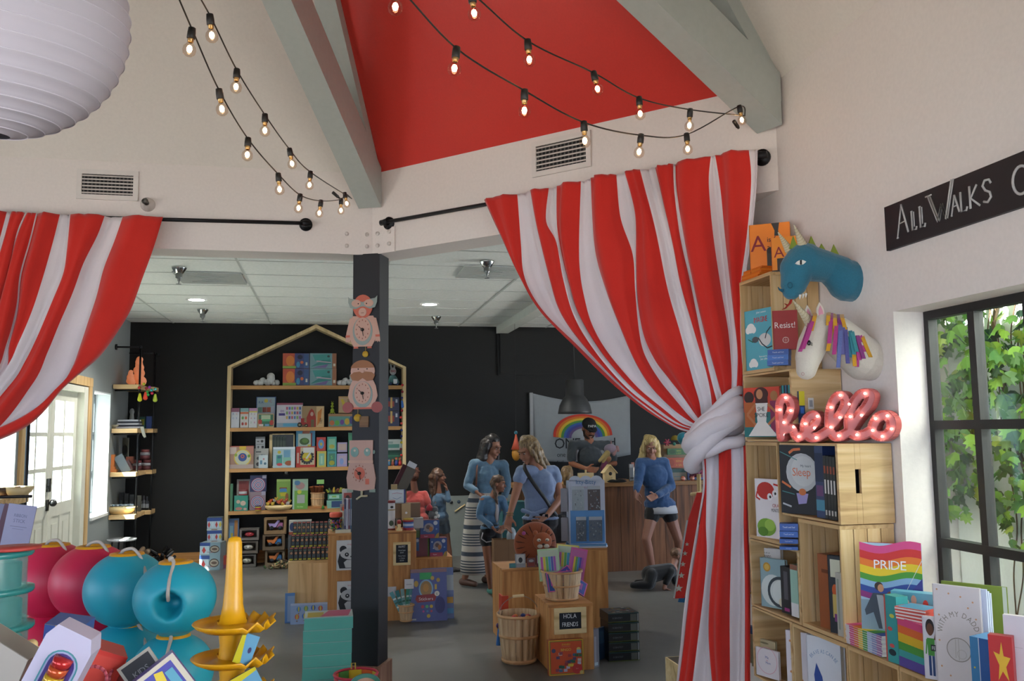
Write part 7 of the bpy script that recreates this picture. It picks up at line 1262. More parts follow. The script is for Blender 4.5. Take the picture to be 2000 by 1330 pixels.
for k in range(9): tag(MB().m(mat(rb_.choice(['8c8c2c', '6c4c34', 'a89028', '3c5c2c', '9a8c7c', '7c3c2c']), .6)).cap((0, 0, 0), (rb_.uniform(-.03, .03), 0, rb_.uniform(.02, .05)), .015, .010, 8).build('garden_toy', loc=(onY(655, 965, YH).x-.09+.024*k, YH+.04+.01*(k % 3), zat(963)+.008)), 'small garden toy, %s from the left on the flat teal box' % ON[k], 'toy', 'garden toys near the robot clock')
sh('white photo box with a portrait left of the post on the fourth shelf', (673, 958, 690, 989), 3, '94908c', [('r', .2, .2, .9, .7, '7c3c30')], d=.05)
t2 = thing('panda_toy', 'black and white fuzzy panda toy hanging under the third shelf', 'toy', onY(559, 919, YH+.02)); MB().m(mat('8c8c88', .9)).ball((0, 0, .012), (.018, .016, .02)).ball((0, 0, -.024), .02).build('white_parts', t2); MB().m(mat('0e0e10', .9)).ball((-.03, 0, -.02), (.012, .012, .02)).ball((.03, 0, -.01), .012).ball((0, 0, -.05), (.028, .02, .016)).cyl((0, 0, .02), (0, 0, .05), .002, n=5).build('dark_parts', t2)
# pompom garland on the right post
gx = onY(790, 760, YH-.05); 
t2 = thing('pompom_garland', 'string of coloured pompoms hanging down the right post of the house shelf', 'garland', (0, 0, 0)); pts = [(786, 752, 'a82c34'), (786, 765, '7c1c2c'), (785, 777, '2c2c5c'), (785, 802, '8c1c24'), (783, 815, 'b83434'), (784, 827, 'b8443c'), (784, 840, '1c2c5c'), (784, 852, '2c2c64'), (784, 864, 'a89c2c'), (783, 877, '5c1c24'), (784, 889, 'a82424')]
MB().m('3a3a3a').tube([onY(x, y, YH-.06) for x, y, c in pts], .0015, 4).build('string', t2)
for x, y, c in pts: MB().m(mat(c, .9)).ball(onY(x, y, YH-.06), .017, n=10).build('pompom', t2)
MB().m(felt('bluetassel', '2c5c9c')).cap(onY(785, 784, YH-.06), onY(786, 794, YH-.06), .014, .02).build('tassel', t2)
# ---------- floor goods under the shelf
DR = [('r', 0, .72, 1, .98, '24407c'), ('r', .02, .16, .98, .72, '9cb0bc')]+[x for k in range(4) for x in (('p', [(.05+.25*k, .45), (.14+.25*k, .72), (.23+.25*k, .45), (.14+.25*k, .18)], ['a43434', 'a8b8c4', 'a43434', 'a89c3c'][k]),)]+[('r', 0, 0, 1, .15, '9ca8ac'), ('r', .3, .03, .7, .12, '7c6c64')]
def drumbox(lb, rect, Y, z, rz=0): return stand(lb, 'drum box', rect, ('Y', Y), rz, .16, '20304c', DR, z=z, side='6c7880')
drumbox('topmost open drum box in the stack left of the house shelf', (404, 1011, 433, 1036), 11.3, onY(418, 1036, 11.3).z); drumbox('second drum box from the top, left of the house shelf', (404, 1036, 433, 1059), 11.3, onY(418, 1059, 11.3).z)
SB = [('r', 0, .1, .45, .9, '9cb0bc'), ('r', 0, .75, .5, 1, '24407c'), ('p', [(.1, .4), (.2, .7), (.3, .4), (.2, .15)], 'a43434'), ('e', .72, .5, .24, .3, '3c3430'), ('e', .72, .5, .2, .22, '8c8478'), ('e', .72, .5, .14, .1, '4c3c34'), ('t', 'Drum', .5, .2, .2, '7c342c')]
stand('upper of two turned drum cartons at the foot of the stack', 'drum box', (390, 1060, 430, 1085), ('Y', 11.2), -12, .2, '6c8490', SB, z=onY(410, 1085, 11.2).z, side='7c8c90'); stand('lowest drum carton on the floor, left of the house shelf', 'drum box', (389, 1085, 429, 1111), ('Y', 11.2), -12, .2, '6c8490', SB, z=0, side='7c8c90')
stand('tall slanting blue picture box inside the left post of the house shelf', 'box', (443, 1013, 465, 1085), ('Y', 11.5), 0, .05, '4c6c94', [('r', .6, .1, .9, .95, 'a06c34'), ('e', .5, .1, .3, .08, 'a44c24'), ('r', .2, .2, .5, .8, '6c94a4'), ('r', .3, .4, .5, .6, 'a89c3c')], z=.13, tilt=4)
stand('red box with a blue elephant at the foot of the house shelf left post', 'box', (433, 1085, 462, 1110), ('Y', 11.3), 0, .12, '94342c', [('e', .6, .45, .3, .3, '5c8ca4'), ('r', 0, 0, 1, .3, '6c3c54')], z=0)
def carbox(lb, rect, Y, base, c1, c2, z=0, rz=0):
    P, w_, h = place(rect, ('Y', Y), rz, z); t = thing('toy_carton', lb, 'toy carton', P, rad(rz)); o = MB().m(mat(base, .7)); e = .12*w_; o.box(-w_/2, w_/2, 0, .004, 0, h*.25); o.box(-w_/2, w_/2, 0, .004, h*.9, h); o.box(-w_/2, -w_/2+e, 0, .004, h*.25, h*.9); o.box(w_/2-e, w_/2, 0, .004, h*.25, h*.9); o.box(-w_/2, w_/2, .15, .154, 0, h); o.box(-w_/2, -w_/2+.004, 0, .154, 0, h); o.box(w_/2-.004, w_/2, 0, .154, 0, h); o.box(-w_/2, w_/2, 0, .154, 0, .004); o.box(-w_/2, w_/2, 0, .154, h-.004, h); o.build('carton', t)
    if c2: 
        MB().m(mat(c1, .4)).prism([(-w_*.32, h*.85-h*.18), (-w_*.02, h*.85-h*.2), (w_*.10, h*.85), (w_*.22, h*.85), (w_*.02, h*.42), (-w_*.22, h*.42)], .02, .10).build('truck_bed', t); MB().m(mat(c2, .4)).prism([(w_*.06, h*.40), (w_*.18, h*.72), (w_*.33, h*.70), (w_*.34, h*.40)], .03, .09).build('truck_cab', t)
        for x in (-.16, .22): MB().m('20242c').cyl((w_*x, .015, h*.38), (w_*x, .03, h*.38), h*.13, n=16).build('wheel', t)
    else: MB().m(mat(c1, .4)).ball((0, .05, h*.5), (w_*.25, .04, h*.22), n=14).m('222428').ball((-w_*.1, .012, h*.52), .007, n=6).ball((w_*.08, .012, h*.52), .007, n=6).build('toy_body', t)
    return t
Yt = 11.25; za, zb = onY(540, 1075, Yt).z, onY(540, 1044, Yt).z
carbox('bottom carton of three with toy dump trucks, orange truck', (517, 1075, 556, 1104), Yt, '6c5c48', 'a8602c', '2c6ca4'); carbox('middle carton of three with toy dump trucks, orange and blue truck', (512, 1044, 556, 1074), Yt-.02, '5c4c3a', 'b0642c', '2c6cac', za+.003); carbox('top carton of three with toy dump trucks, lilac truck', (515, 1012, 559, 1043.5), Yt, '7c6244', '8c7cac', '9c5c84', zb+.003)
Yt = 11.3; za, zb = onY(484, 1082, Yt).z, onY(484, 1056, Yt).z
carbox('bottom grey carton with a white toy pot, left of the truck cartons', (463, 1083, 500, 1107), Yt, '585450', 'a8a89c', None); carbox('middle grey carton with a white toy pot, left of the truck cartons', (465, 1057, 504, 1082), Yt, '605850', 'a8a49c', None, za+.002); carbox('top grey carton with a red and black toy, left of the truck cartons', (467, 1033, 506, 1056), Yt, '6c6460', 'a8343c', None, zb+.002)
stand('white picture box with a blue dog behind the dark packet rack', 'box', (564, 1016, 608, 1044), ('Y', 11.3), 0, .1, 'a0a09c', [('e', .15, .55, .12, .3, '24345c'), ('e', .6, .4, .2, .25, '9c7c5c'), ('r', 0, 0, 1, .2, '84402c'), ('r', .7, .75, .95, .9, '6c5c6c')], z=onY(585, 1044, 11.3).z)
stand('grey box under the blue dog box behind the dark packet rack', 'box', (562, 1044, 606, 1100), ('Y', 11.32), 0, .1, '5c6468', [('r', .05, .1, .5, .5, '78888c')], z=0)
t = thing('wood_slice_pile', 'loose pile of bark chips and twigs on the floor by the truck cartons', 'wood chips', onz(553, 1110)); t['kind'] = 'stuff'; b = MB()
for k in range(60): b.m(mat(rb_.choice(['6c5438', '8c7450', 'a08c6c', '4c4030', '547048']), .8)); x, y = rb_.gauss(0, .07), rb_.gauss(0, .04); z = max(.012, .10*math.exp(-(x*x)/.01)*rb_.random()); b.cap((x, y, z), (x+rb_.uniform(-.04, .04), y+rb_.uniform(-.03, .03), z+rb_.uniform(-.0, .03)), .012, .010, 7)
b.build('chips', t)
t = thing('pink_scooter_handle', 'black and pink handle standing between the dog box and the packet rack', 'handle', onz(573, 1105)); MB().m('a05c9c').cyl((0, 0, .1), (.02, 0, .34), .028, n=14).build('grip', t); MB().m('16161a').cyl((.02, 0, .34), (.03, 0, .42), .03, n=14).cyl((0, 0, 0), (0, 0, .1), .03, n=14).build('cap', t); MB().m(mat('a8a8b0', .2, .8)).ball((-.01, -.02, .13), .02).build('buckle', t)
# ================================================================ corner pipe shelf
t = thing('pipe_shelf', 'tall corner shelf of black iron pipe and pine boards by the black wall', 'shelf', (0, 0, 0))
U1 = onY(275, 678, 10.95); U2 = onY(303, 690, 11.45); U1x, U1y, U2x, U2y = U1.x, 10.95, U2.x, 11.45
MB().m(IRON).cyl((U1x, U1y, 0), (U1x, U1y, U1.z), .012, n=10).build('upright', t); MB().m(IRON).cyl((U2x, U2y, 0), (U2x, U2y, U2.z), .012, n=10).build('upright', t)
MB().m(IRON).cyl((U1x, U1y, U1.z), (XL+.01, U1y, U1.z), .011, n=10).cyl((XL+.001, U1y, U1.z), (XL+.02, U1y, U1.z), .035, n=14).ball((U1x, U1y, U1.z), .02).build('top_pipe', t); MB().m(IRON).cyl((U2x, U2y, U2.z), (U2x, YB-.01, U2.z), .011, n=10).cyl((U2x, U2y, U2.z), (XL+.05, U2y, U2.z), .011, n=10).ball((U2x, U2y, U2.z), .018).build('top_pipe', t)
PZ = []
for y_ in (751, 837, 922, 1005):
    z = onY(245, y_, 10.9).z; PZ.append(z); MB().m(PINE(0)).box(XL+.01, U1x+.01, 10.85, 11.42, z-.05, z).build('board', t, bevel=.002); MB().m(PINE(0)).box(XL+.01, U2x+.01, 11.425, 11.69, z-.05, z).build('board', t, bevel=.002)
    MB().m(IRON).cyl((XL+.01, 10.95, z-.065), (U1x, 10.95, z-.065), .010, n=8).ball((U1x, U1y, z-.065), .018).build('cross_pipe', t); MB().m(IRON).cyl((U2x, U2y, z-.065), (U2x, YB-.01, z-.065), .010, n=8).build('cross_pipe', t)
def psh(px, dy=.0): p = onY(px, 800, 10.95+dy); return p.x
SL = node_mat('salt_lamp', lambda nt, p, N, L: (setattr(p.inputs['Base Color'], 'default_value', rgb('c98f78')), setattr(p.inputs['Emission Color'], 'default_value', rgb('f08850')), setattr(p.inputs['Emission Strength'], 'default_value', .12), setattr(p.inputs['Roughness'], 'default_value', .8)))
for (px, s, hh, lb) in [(253, .05, .18, 'small glowing orange salt lamp on the top board of the corner shelf'), (265, .075, .36, 'tall glowing orange salt lamp on the top board of the corner shelf')]:
    b = MB().m(SL); r_ = random.Random(int(px)); 
    for k in range(9): a = k*2.4; u = k/9; b.ball((s*.35*cos(a)*(1-u), s*.35*sin(a)*(1-u), s*.7+u*(hh-s*.9)), s*(.85-.35*u), n=12)
    o = b.build('salt_lamp', loc=(psh(px, .12), 11.07+.12*(px > 260), PZ[0]+.001), remesh=.008, smooth_it=1); tag(o, lb, 'lamp')
t2 = thing('tassel_garland', 'bright pompom and tassel garland draped over the top board of the corner shelf', 'garland', (0, 0, 0)); b = MB().m('2a2a2a'); gp = [(272, 752), (276, 757), (283, 752), (290, 757), (296, 760), (303, 757)]; b.tube([onY(x, y, 10.85) for x, y in gp], .0015, 4).build('string', t2)
for x, y, c, tl in [(272, 757, 'a82424', 0), (273, 775, 'b8b824', 1), (281, 750, 'a8a828', 0), (284, 772, 'c83c24', 1), (288, 765, '2c8c3c', 0), (289, 771, '2c9c4c', 0), (286, 758, '8c1c2c', 0), (296, 762, '248c8c', 0), (297, 768, 'a81c3c', 0), (303, 776, '8c9c2c', 1), (303, 760, '3c9c9c', 0), (292, 756, '8c2c8c', 0)]:
    q = onY(x, y, 10.83)
    if tl: MB().m(mat(c, .8)).cap(q+V((0, 0, .03)), q-V((0, 0, .03)), .012, .026).build('tassel', t2)
    else: MB().m(mat(c, .8)).ball(q, .018, n=8).build('pompom', t2)
t2 = thing('small_bowl', 'small pale bowl on the second board of the corner shelf', 'bowl', (psh(224), 10.95, PZ[1]+.001)); MB().m('8f8a74').lathe([(.03, 0), (.075, .045), (.07, .045), (.028, .006), (.0001, .006)], 22).build('bowl', t2)
b = MB()
for k in range(5): b.m(mat(['9a9aa0', '20222c'][k % 2], .9)).cbox((.01*(k % 2), 0, .012+.02*k), .26-.01*k, .17, .018)
tag(b.build('folded_towels', loc=(psh(252), 11.0, PZ[1]+.001)), 'pile of black and white striped towels on the second board of the corner shelf', 'towels')
t2 = thing('figurine', 'small white figurine behind the striped towels', 'figurine', (psh(258, .25), 11.2, PZ[1]+.001)); MB().m('8a8c8c').lathe([(.03, 0), (.03, .1), (.02, .17), (.028, .2), (.02, .23), (.0001, .24)], 16).build('body', t2)
stand('blue box on the second board of the corner shelf', 'box', (285, 813, 296, 835), ('Y', 11.5), 0, .1, '28407c', [], z=PZ[1]+.001); stand('teal and yellow box behind the striped towels', 'box', (267, 814, 283, 835), ('Y', 11.5), 0, .08, '24544c', [('r', .5, .3, .9, .8, '8c8c2c')], z=PZ[1]+.001)
t2 = thing('cloth_strip', 'cream cloth hanging off the second board of the corner shelf', 'cloth', onY(280, 850, 10.84)); MB().m(mat('8f8c80', .9)).prism([(-.04, .10), (.0, .10), (.03, -.02), (.01, -.03), (-.01, 0)], -.003, .003).build('strip', t2)
t2 = thing('round_plaque', 'round dark patterned plaque behind the third board of the corner shelf', 'plaque', (XL+.1, 11.15, PZ[2]+.19)); MB(Matrix.Rotation(-.9, 4, 'Z')).m(mat('6a6a62', .7)).box(-.07, .07, 0, .01, -.18, .2).m('26282a').cyl((0, -.001, .06), (0, -.006, .06), .06, n=24).cyl((0, -.001, -.06), (0, -.006, -.06), .05, n=24).build('panel', t2)
for k, (px, z_, lb) in enumerate([(269, 0, 'left jar of three white topped red jars on the corner shelf'), (288, 0, 'right jar of three white topped red jars on the corner shelf'), (283, 1, 'upper jar of three white topped red jars on the corner shelf')]):
    t2 = thing('candle_jar', lb, 'jar', (onY(px, 900, 11.5).x, 11.5, PZ[2]+.001+z_*.125)); MB().m('5c2c34').lathe([(.055, 0), (.055, .05), (.0001, .05)], 20).m('8c8c94').lathe([(.056, .05), (.056, .085), (.0001, .085)], 20).m('6c3034').lathe([(.05, .085), (.05, .12), (.0001, .12)], 20).build('jar', t2)
b = MB().m('c8763c'); b.box(-.05, .05, -.05, .05, 0, .03).box(-.03, .03, -.04, .04, .03, .06).box(-.05, .02, -.04, .04, .06, .09).box(-.02, .02, -.03, .03, .09, .2); tag(b.build('orange_boxes', loc=(psh(224), 10.95, PZ[2]+.001)), 'stack of orange boxes at the left of the third board of the corner shelf', 'boxes')
b = MB().m(mat('7c848c', .15, .5)); b.cbox((0, 0, .09), .10, .03, .22, Matrix.Rotation(-.5, 3, 'Y')); b.m(mat('4c3438', .3)).cbox((.03, .03, .06), .12, .05, .12, Matrix.Rotation(-.4, 3, 'Y')).m('7c4434').cbox((.05, .15, .13), .08, .06, .08); tag(b.build('gift_bags', loc=(psh(243), 10.95, PZ[2]+.001)), 'shiny wrapped packets leaning on the third board of the corner shelf', 'packets')
t2 = thing('wooden_dough_bowl', 'oval wooden bowl of wrapped soaps on the fourth board of the corner shelf', 'bowl', (psh(241), 10.98, PZ[3]+.001)); MB().m(MPLE(0)).loft([((0, 0, 0), .11, .06, 0), ((0, 0, .05), .17, .09, 0), ((0, 0, .085), .185, .10, 0)], 30).build('bowl', t2); b = MB()
for k in range(16): b.m(mat(['8c98a4', '6c8494', 'a0a8ac'][k % 3], .3)); b.ball((-.14+.018*k, rb_.uniform(-.04, .04), .10), (.02, .02, .014), n=8)
b.build('soaps', t2)
b = MB().m(PLYL(2)).box(-.015, .015, -.08, .08, 0, .30); tag(b.build('wooden_board', loc=(psh(217, .1), 11.06, PZ[3]+.001)), 'upright wooden board at the left of the fourth corner shelf board', 'board')
for k, px in enumerate((236, 246, 256, 270)): stand(['first', 'second', 'third', 'fourth'][k]+' dark bottle at the back of the fourth corner shelf board', 'bottle', (px-4, 962+k*2, px+4, 1001), ('Y', 11.3), 0, .05, ['1c1c22', '26262c', '2c3034', '4c4c44'][k], [('r', .2, .3, .8, .6, '44464a')], z=PZ[3]+.001)
for k, (px, h_) in enumerate(((275, .15), (281, .17), (287, .16))): t2 = thing('pump_bottle', ['left', 'middle', 'right'][k]+' small pump bottle at the right of the fourth corner shelf board', 'bottle', (onY(px, 980, 11.5).x, 11.5, PZ[3]+.001)); MB().m(mat('2c3038', .3)).lathe([(.025, 0), (.025, h_*.6), (.008, h_*.7), (.008, h_), (.0001, h_)], 14).m('84888c').lathe([(.0255, h_*.15), (.0255, h_*.45)], 14).build('bottle', t2)
# round stool catching sun, shoes and basket below
P = onY(238, 1052, 10.7); t2 = thing('round_stool', 'round topped metal stool catching bright sun below the corner shelf', 'stool', (P.x, 10.7, 0)); MB().m(mat('c8cdd0', .25, .2)).lathe([(.0001, P.z-.02), (.15, P.z-.02), (.155, P.z), (.0001, P.z)], 32).build('seat', t2)
for k in range(4): a = k*PI/2+.5; MB().m(mat('3a3a3e', .4, .6)).cyl((.1*cos(a), .1*sin(a), P.z-.02), (.14*cos(a), .14*sin(a), 0), .010, n=8).build('leg', t2)
for j, (px, r_, c, lb) in enumerate([(268, .17, '5c4030', 'brown woven basket of shoes on the floor under the corner shelf'), (316, .15, '7c6440', 'low pale basket holding dark bottles on the floor right of the corner shelf')]):
    P = onY(px, 1100, 11.2 if j == 0 else 11.3); t2 = thing('floor_basket', lb, 'basket', (P.x, P.y, 0)); MB().m(wood('wick%d' % j, '3c2c1c' if j == 0 else '6c5438', c, c, 0, 3)).lathe([(r_*.8, 0), (r_, .10), (r_*.96, .10), (r_*.76, .01), (.0001, .01)], 26).build('wicker', t2)
    for k in range(9): a = k*.7; o = MB().m(mat(['5c4434', '3c2c24', '84705c'][k % 3] if j == 0 else '141418', .5 if j == 0 else .25)); L_ = .10 if j == 0 else .07; o.cap((0, 0, 0), (L_*cos(a), L_*sin(a), .05), .035 if j == 0 else .028, .028 if j == 0 else .02, 10); tag(o.build(['slipper', 'dark_bottle'][j], loc=(P.x+.07*cos(a), P.y+.06*sin(a), .11+.05*(k % 3))), ['brown slipper heaped in the woven basket under the corner shelf', 'small dark bottle heaped in the low pale basket'][j], ['slipper', 'bottle'][j], ['slippers in the woven basket', 'dark bottles in the low basket'][j])
# ================================================================ people
def denim(n, h): return felt(n, h, .25)
def RZ(a): return Matrix.Rotation(rad(a), 3, 'Z')
FOLD = bpy.data.textures.new('folds', 'CLOUDS'); FOLD.noise_scale = .09; FOLD.noise_depth = 3
def crease(o, k=.022): d = o.modifiers.new('folds', 'DISPLACE'); d.texture = FOLD; d.strength = k; d.mid_level = .5; d.texture_coords = 'LOCAL'
def head_frame(C, yaw, pitch, roll=0): return Matrix.Translation(C) @ (RZ(yaw) @ Matrix.Rotation(rad(pitch), 3, 'X') @ Matrix.Rotation(rad(roll), 3, 'Y')).to_4x4()
def head_blobs(b, M, s):
    T = b.T; b.T = T @ M @ Matrix.Scale(s, 4); B = b.ball; K = b.cap
    B((0, .015, .028), (.072, .090, .084), n=20); B((0, -.03, -.028), (.056, .058, .084), n=20); B((0, -.042, -.072), (.042, .042, .036)); K((0, -.086, .012), (0, -.106, -.022), .008, .0125); B((-.010, -.095, -.026), .009, n=8); B((.010, -.095, -.026), .009, n=8)
    K((-.032, -.078, .032), (.032, -.078, .032), .011, .011); B((-.036, -.058, -.03), .027); B((.036, -.058, -.03), .027); K((-.018, -.085, -.058), (.018, -.085, -.058), .0075, .0075); B((0, -.072, -.092), .019)
    for sx in (-1, 1): B((sx*.074, .012, -.004), (.010, .020, .031)); 
    b.T = T
def face_bits(t, M, T0, s, brow='2a1c14', lips='8a4a44', shut=False, smile=False):
    e = MB(T0 @ M @ Matrix.Scale(s, 4))
    for sx in (-1, 1):
        if not shut: e.m(mat('c8c0b8', .3)).ball((sx*.030, -.078, .011), (.0105, .0075, .0055), n=10); e.m(mat('20140e', .2)).ball((sx*.030, -.0845, .010), (.0055, .003, .0055), n=8)
        e.m(mat(brow, .8)).tube([(sx*.014, -.090, .030), (sx*.030, -.089, .036), (sx*.046, -.078, .030)], .0030, 6).tube([(sx*.019, -.087, .017), (sx*.030, -.090, .019), (sx*.042, -.082, .014)], .0014, 5)
    e.build('eyes', t)
    l = MB(T0 @ M @ Matrix.Scale(s, 4)).m(mat(lips, .5)); q = .004 if smile else 0
    l.tube([(-.023, -.083, -.056+q), (-.010, -.0935, -.053), (0, -.0945, -.055), (.010, -.0935, -.053), (.023, -.083, -.056+q)], [.001, .0035, .003, .0035, .001], 6).tube([(-.021, -.083, -.058+q), (0, -.0935, -.0635), (.021, -.083, -.058+q)], [.001, .0045, .001], 6)
    if smile: l.m(mat('d8d0c8', .3)).tube([(-.014, -.092, -.0575), (0, -.0955, -.059), (.014, -.092, -.0575)], .0022, 5)
    l.build('lips', t)
def hand(b, W, d, n, s, curl=.5, side=1):
    W = V(W); d = V(d).normalized(); n = (V(n)-d*V(n).dot(d)).normalized(); x = d.cross(n)*side
    for i, (L, o) in enumerate([(.072, 1.5), (.082, .5), (.076, -.5), (.058, -1.5)]):
        K_ = W+(d*.082+x*o*.0195)*s; b.cap(W+x*o*.010*s, K_, .017*s, .0115*s, 8); c = curl*(.85+.1*i)
        p1 = K_+(d*cos(c)+n*sin(c))*L*.5*s; p2 = p1+(d*cos(c*2.1)+n*sin(c*2.1))*L*.5*s; b.cap(K_, p1, .0095*s, .0085*s, 8); b.cap(p1, p2, .0085*s, .007*s, 8)
    t0 = W+(d*.022+x*.024)*s; t1 = t0+(d*.5+x*.65+n*.45).normalized()*.042*s; b.cap(t0, t1, .0135*s, .0105*s, 8); b.cap(t1, t1+(d*.8+x*.1+n*.5).normalized()*.032*s, .010*s, .008*s, 8)
def person(label, Y0, s, skin, head, sh, hips, arms, legs, top, bottom, ty=0, shoes='2a2a2c', face=True, brow='2a1c14', lips='8a4a44', smile=False, sleeve=1.0, loose=1.0, neck=True, base=None, handd=None, curl=.5):
    J = lambda p: onY(p[0], p[1], Y0+(p[2] if len(p) > 2 else 0))
    HC = J(head[:2]+(head[4],) if len(head) > 4 else head[:2]); SL, SR = J(sh[0]), J(sh[1]); HP = J(hips); SL.z -= .028*s; SR.z -= .028*s; base = V((HP.x, HP.y, 0)) if base is None else V(base)
    t = thing('person', label, 'person', base); T0 = Matrix.Translation(-base); R = RZ(ty); SK = mat(skin, .55, var=.06)
    M = head_frame(HC, head[2], head[3]); b = MB(T0).m(SK); head_blobs(b, M, s*.98); mid = (SL+SR)/2
    jaw = M @ V((0, .02, -.06)); b.cap(jaw, mid+V((0, 0, .02*s)), .050*s, .058*s); b.cap(SL, SR, .05*s, .05*s)
    ch = mid.lerp(HP, .30); wa = mid.lerp(HP, .65)
    b.ball(ch, (.145*s, .095*s, .15*s), R); b.ball(wa, (.12*s, .088*s, .13*s), R); b.ball(HP, (.15*s, .11*s, .11*s), R)
    A = []
    for (S_, arm, sd) in ((SL, arms[0], -1), (SR, arms[1], 1)):
        if not arm: A.append(None); continue
        E_, W_, Hn = J(arm[0]), J(arm[1]), J(arm[2]); b.cap(S_, E_, .046*s, .036*s); b.cap(E_, W_, .036*s, .024*s); d = Hn-W_; nn = R @ V((-sd*.6, -.6, 0)) if len(arm) < 4 else V(arm[3]); hand(b, W_, d, nn, s, curl if len(arm) < 5 else arm[4], sd); A.append((S_, E_, W_))
    G = []
    for leg in legs:
        Hj, Kn, An = J(leg[0]), J(leg[1]), J(leg[2]); An.z = max(An.z, .075*s); b.cap(Hj, Kn, .078*s, .052*s); b.cap(Kn, Kn.lerp(An, .35), .05*s, .052*s); b.cap(Kn.lerp(An, .35), An, .052*s, .033*s); G.append((Hj, Kn, An, leg[3] if len(leg) > 3 else ty))
    b.build('body', t, remesh=.0065*max(.8, s), smooth_it=2)
    if face: face_bits(t, M, T0, s*.98, brow, lips, smile=smile)
    c = MB(T0).m(top[0]); lo = loose; c.cap(SL, SR, .055*s*lo, .055*s*lo); c.ball(ch, (.152*s*lo, .105*s*lo, .165*s), R); c.ball(wa, (.132*s*lo, .100*s*lo, .16*s), R)
    if top[1] > 0: c.ball(HP+V((0, 0, .03*s)), (.165*s*lo, .125*s*lo, .10*s*top[1]), R)
    if sleeve > 0:
        for a in A:
            if a:
                S_, E_, W_ = a
                if sleeve <= .5: c.cap(S_, S_.lerp(E_, sleeve*1.6), .056*s*lo, .058*s*lo)
                else: c.cap(S_, E_, .055*s*lo, .047*s*lo); c.cap(E_, E_.lerp(W_, (sleeve-.5)*2), .047*s*lo, .036*s*lo)
    crease(c.build('top', t, remesh=.008*max(.8, s), smooth_it=3))
    if bottom[1] in ('pants', 'shorts'):
        c = MB(T0).m(bottom[0]); c.ball(HP, (.165*s, .125*s, .12*s), R)
        for Hj, Kn, An, fy in G:
            if bottom[1] == 'pants': c.cap(Hj, Kn, .090*s, .066*s); c.cap(Kn, An, .066*s, .05*s)
            else: c.cap(Hj, Hj.lerp(Kn, bottom[2]), .092*s, .088*s)
        crease(c.build(bottom[1], t, remesh=.008, smooth_it=3), .008)
    for Hj, Kn, An, fy in G:
        c = MB(T0).m(mat(shoes, .6)); f_ = RZ(fy) @ V((0, -1, 0)); q = V((An.x, An.y, An.z-.045*s)); c.cap(q-f_*.035*s, q+f_*.05*s, .038*s, .036*s); c.cap(q+f_*.05*s, q+f_*.14*s+V((0, 0, -.008*s)), .036*s, .028*s); c.build('shoe', t, remesh=.007, smooth_it=2)
    return t, T0, M, J
def hair(t, T0, M, s, c, blobs, name='hair', vox=.006):
    hm = wood('hair_'+c[0], c[0], c[1], c[2], 2, 3, .45); b = MB(T0 @ M @ Matrix.Scale(s, 4)).m(hm)
    for q in blobs:
        if len(q) == 2: b.ball(q[0], q[1], n=18)
        else: b.cap(*q)
    o = b.build(name, t, remesh=vox, smooth_it=2); crease(o, .045); return o
CAP_H = [((0, .026, .045), (.084, .098, .086)), ((0, .055, .0), (.078, .072, .09))]
def locks(xs, z1, r0=.026, r1=.012, y=.02): return [((x, y, .03), (x*1.12, y-.005, (.03+z1)/2), r0, r0) for x in xs]+[((x*1.12, y-.005, (.03+z1)/2), (x*1.15, y-.01, z1), r0, r1) for x in xs]
# 1 dark haired woman
DN = denim('denim_light', '547289'); DN2 = denim('denim_mid', '4a6c8a')
t, T0, M, J = person('woman with long dark hair, open light denim shirt and a long striped skirt', 9.30, 1.0, '8a5c46', (962, 873, 42, 22), ((926, 901, -.02), (984, 903, .02)), (944, 985), (((913, 948, -.05), (930, 960, -.16), (938, 967, -.18)), ((991, 950, -.02), (984, 972, -.08), (984, 990, -.10))), (((932, 990), (928, 1060, -.03), (908, 1128, -.02), 40), ((955, 990), (956, 1060), (952, 1124, .12), 40)), (DN, 1.1), (DN, 'none'), ty=30, shoes='4a2c20', sleeve=.92)
hair(t, T0, M, 1.0, ('0c0807', '160f0d', '221612'), CAP_H+locks((-.075, -.05, .07, .09), -.24, .036, .026)+[((-.085, .02, -.14), (.05, .06, .10)), ((.09, .0, -.14), (.04, .06, .10)), ((0, .07, 0), (0, .08, -.22), .08, .06), ((-.04, .06, 0), (-.06, .05, -.24), .05, .03), ((.05, .06, 0), (.07, .05, -.22), .05, .03)])
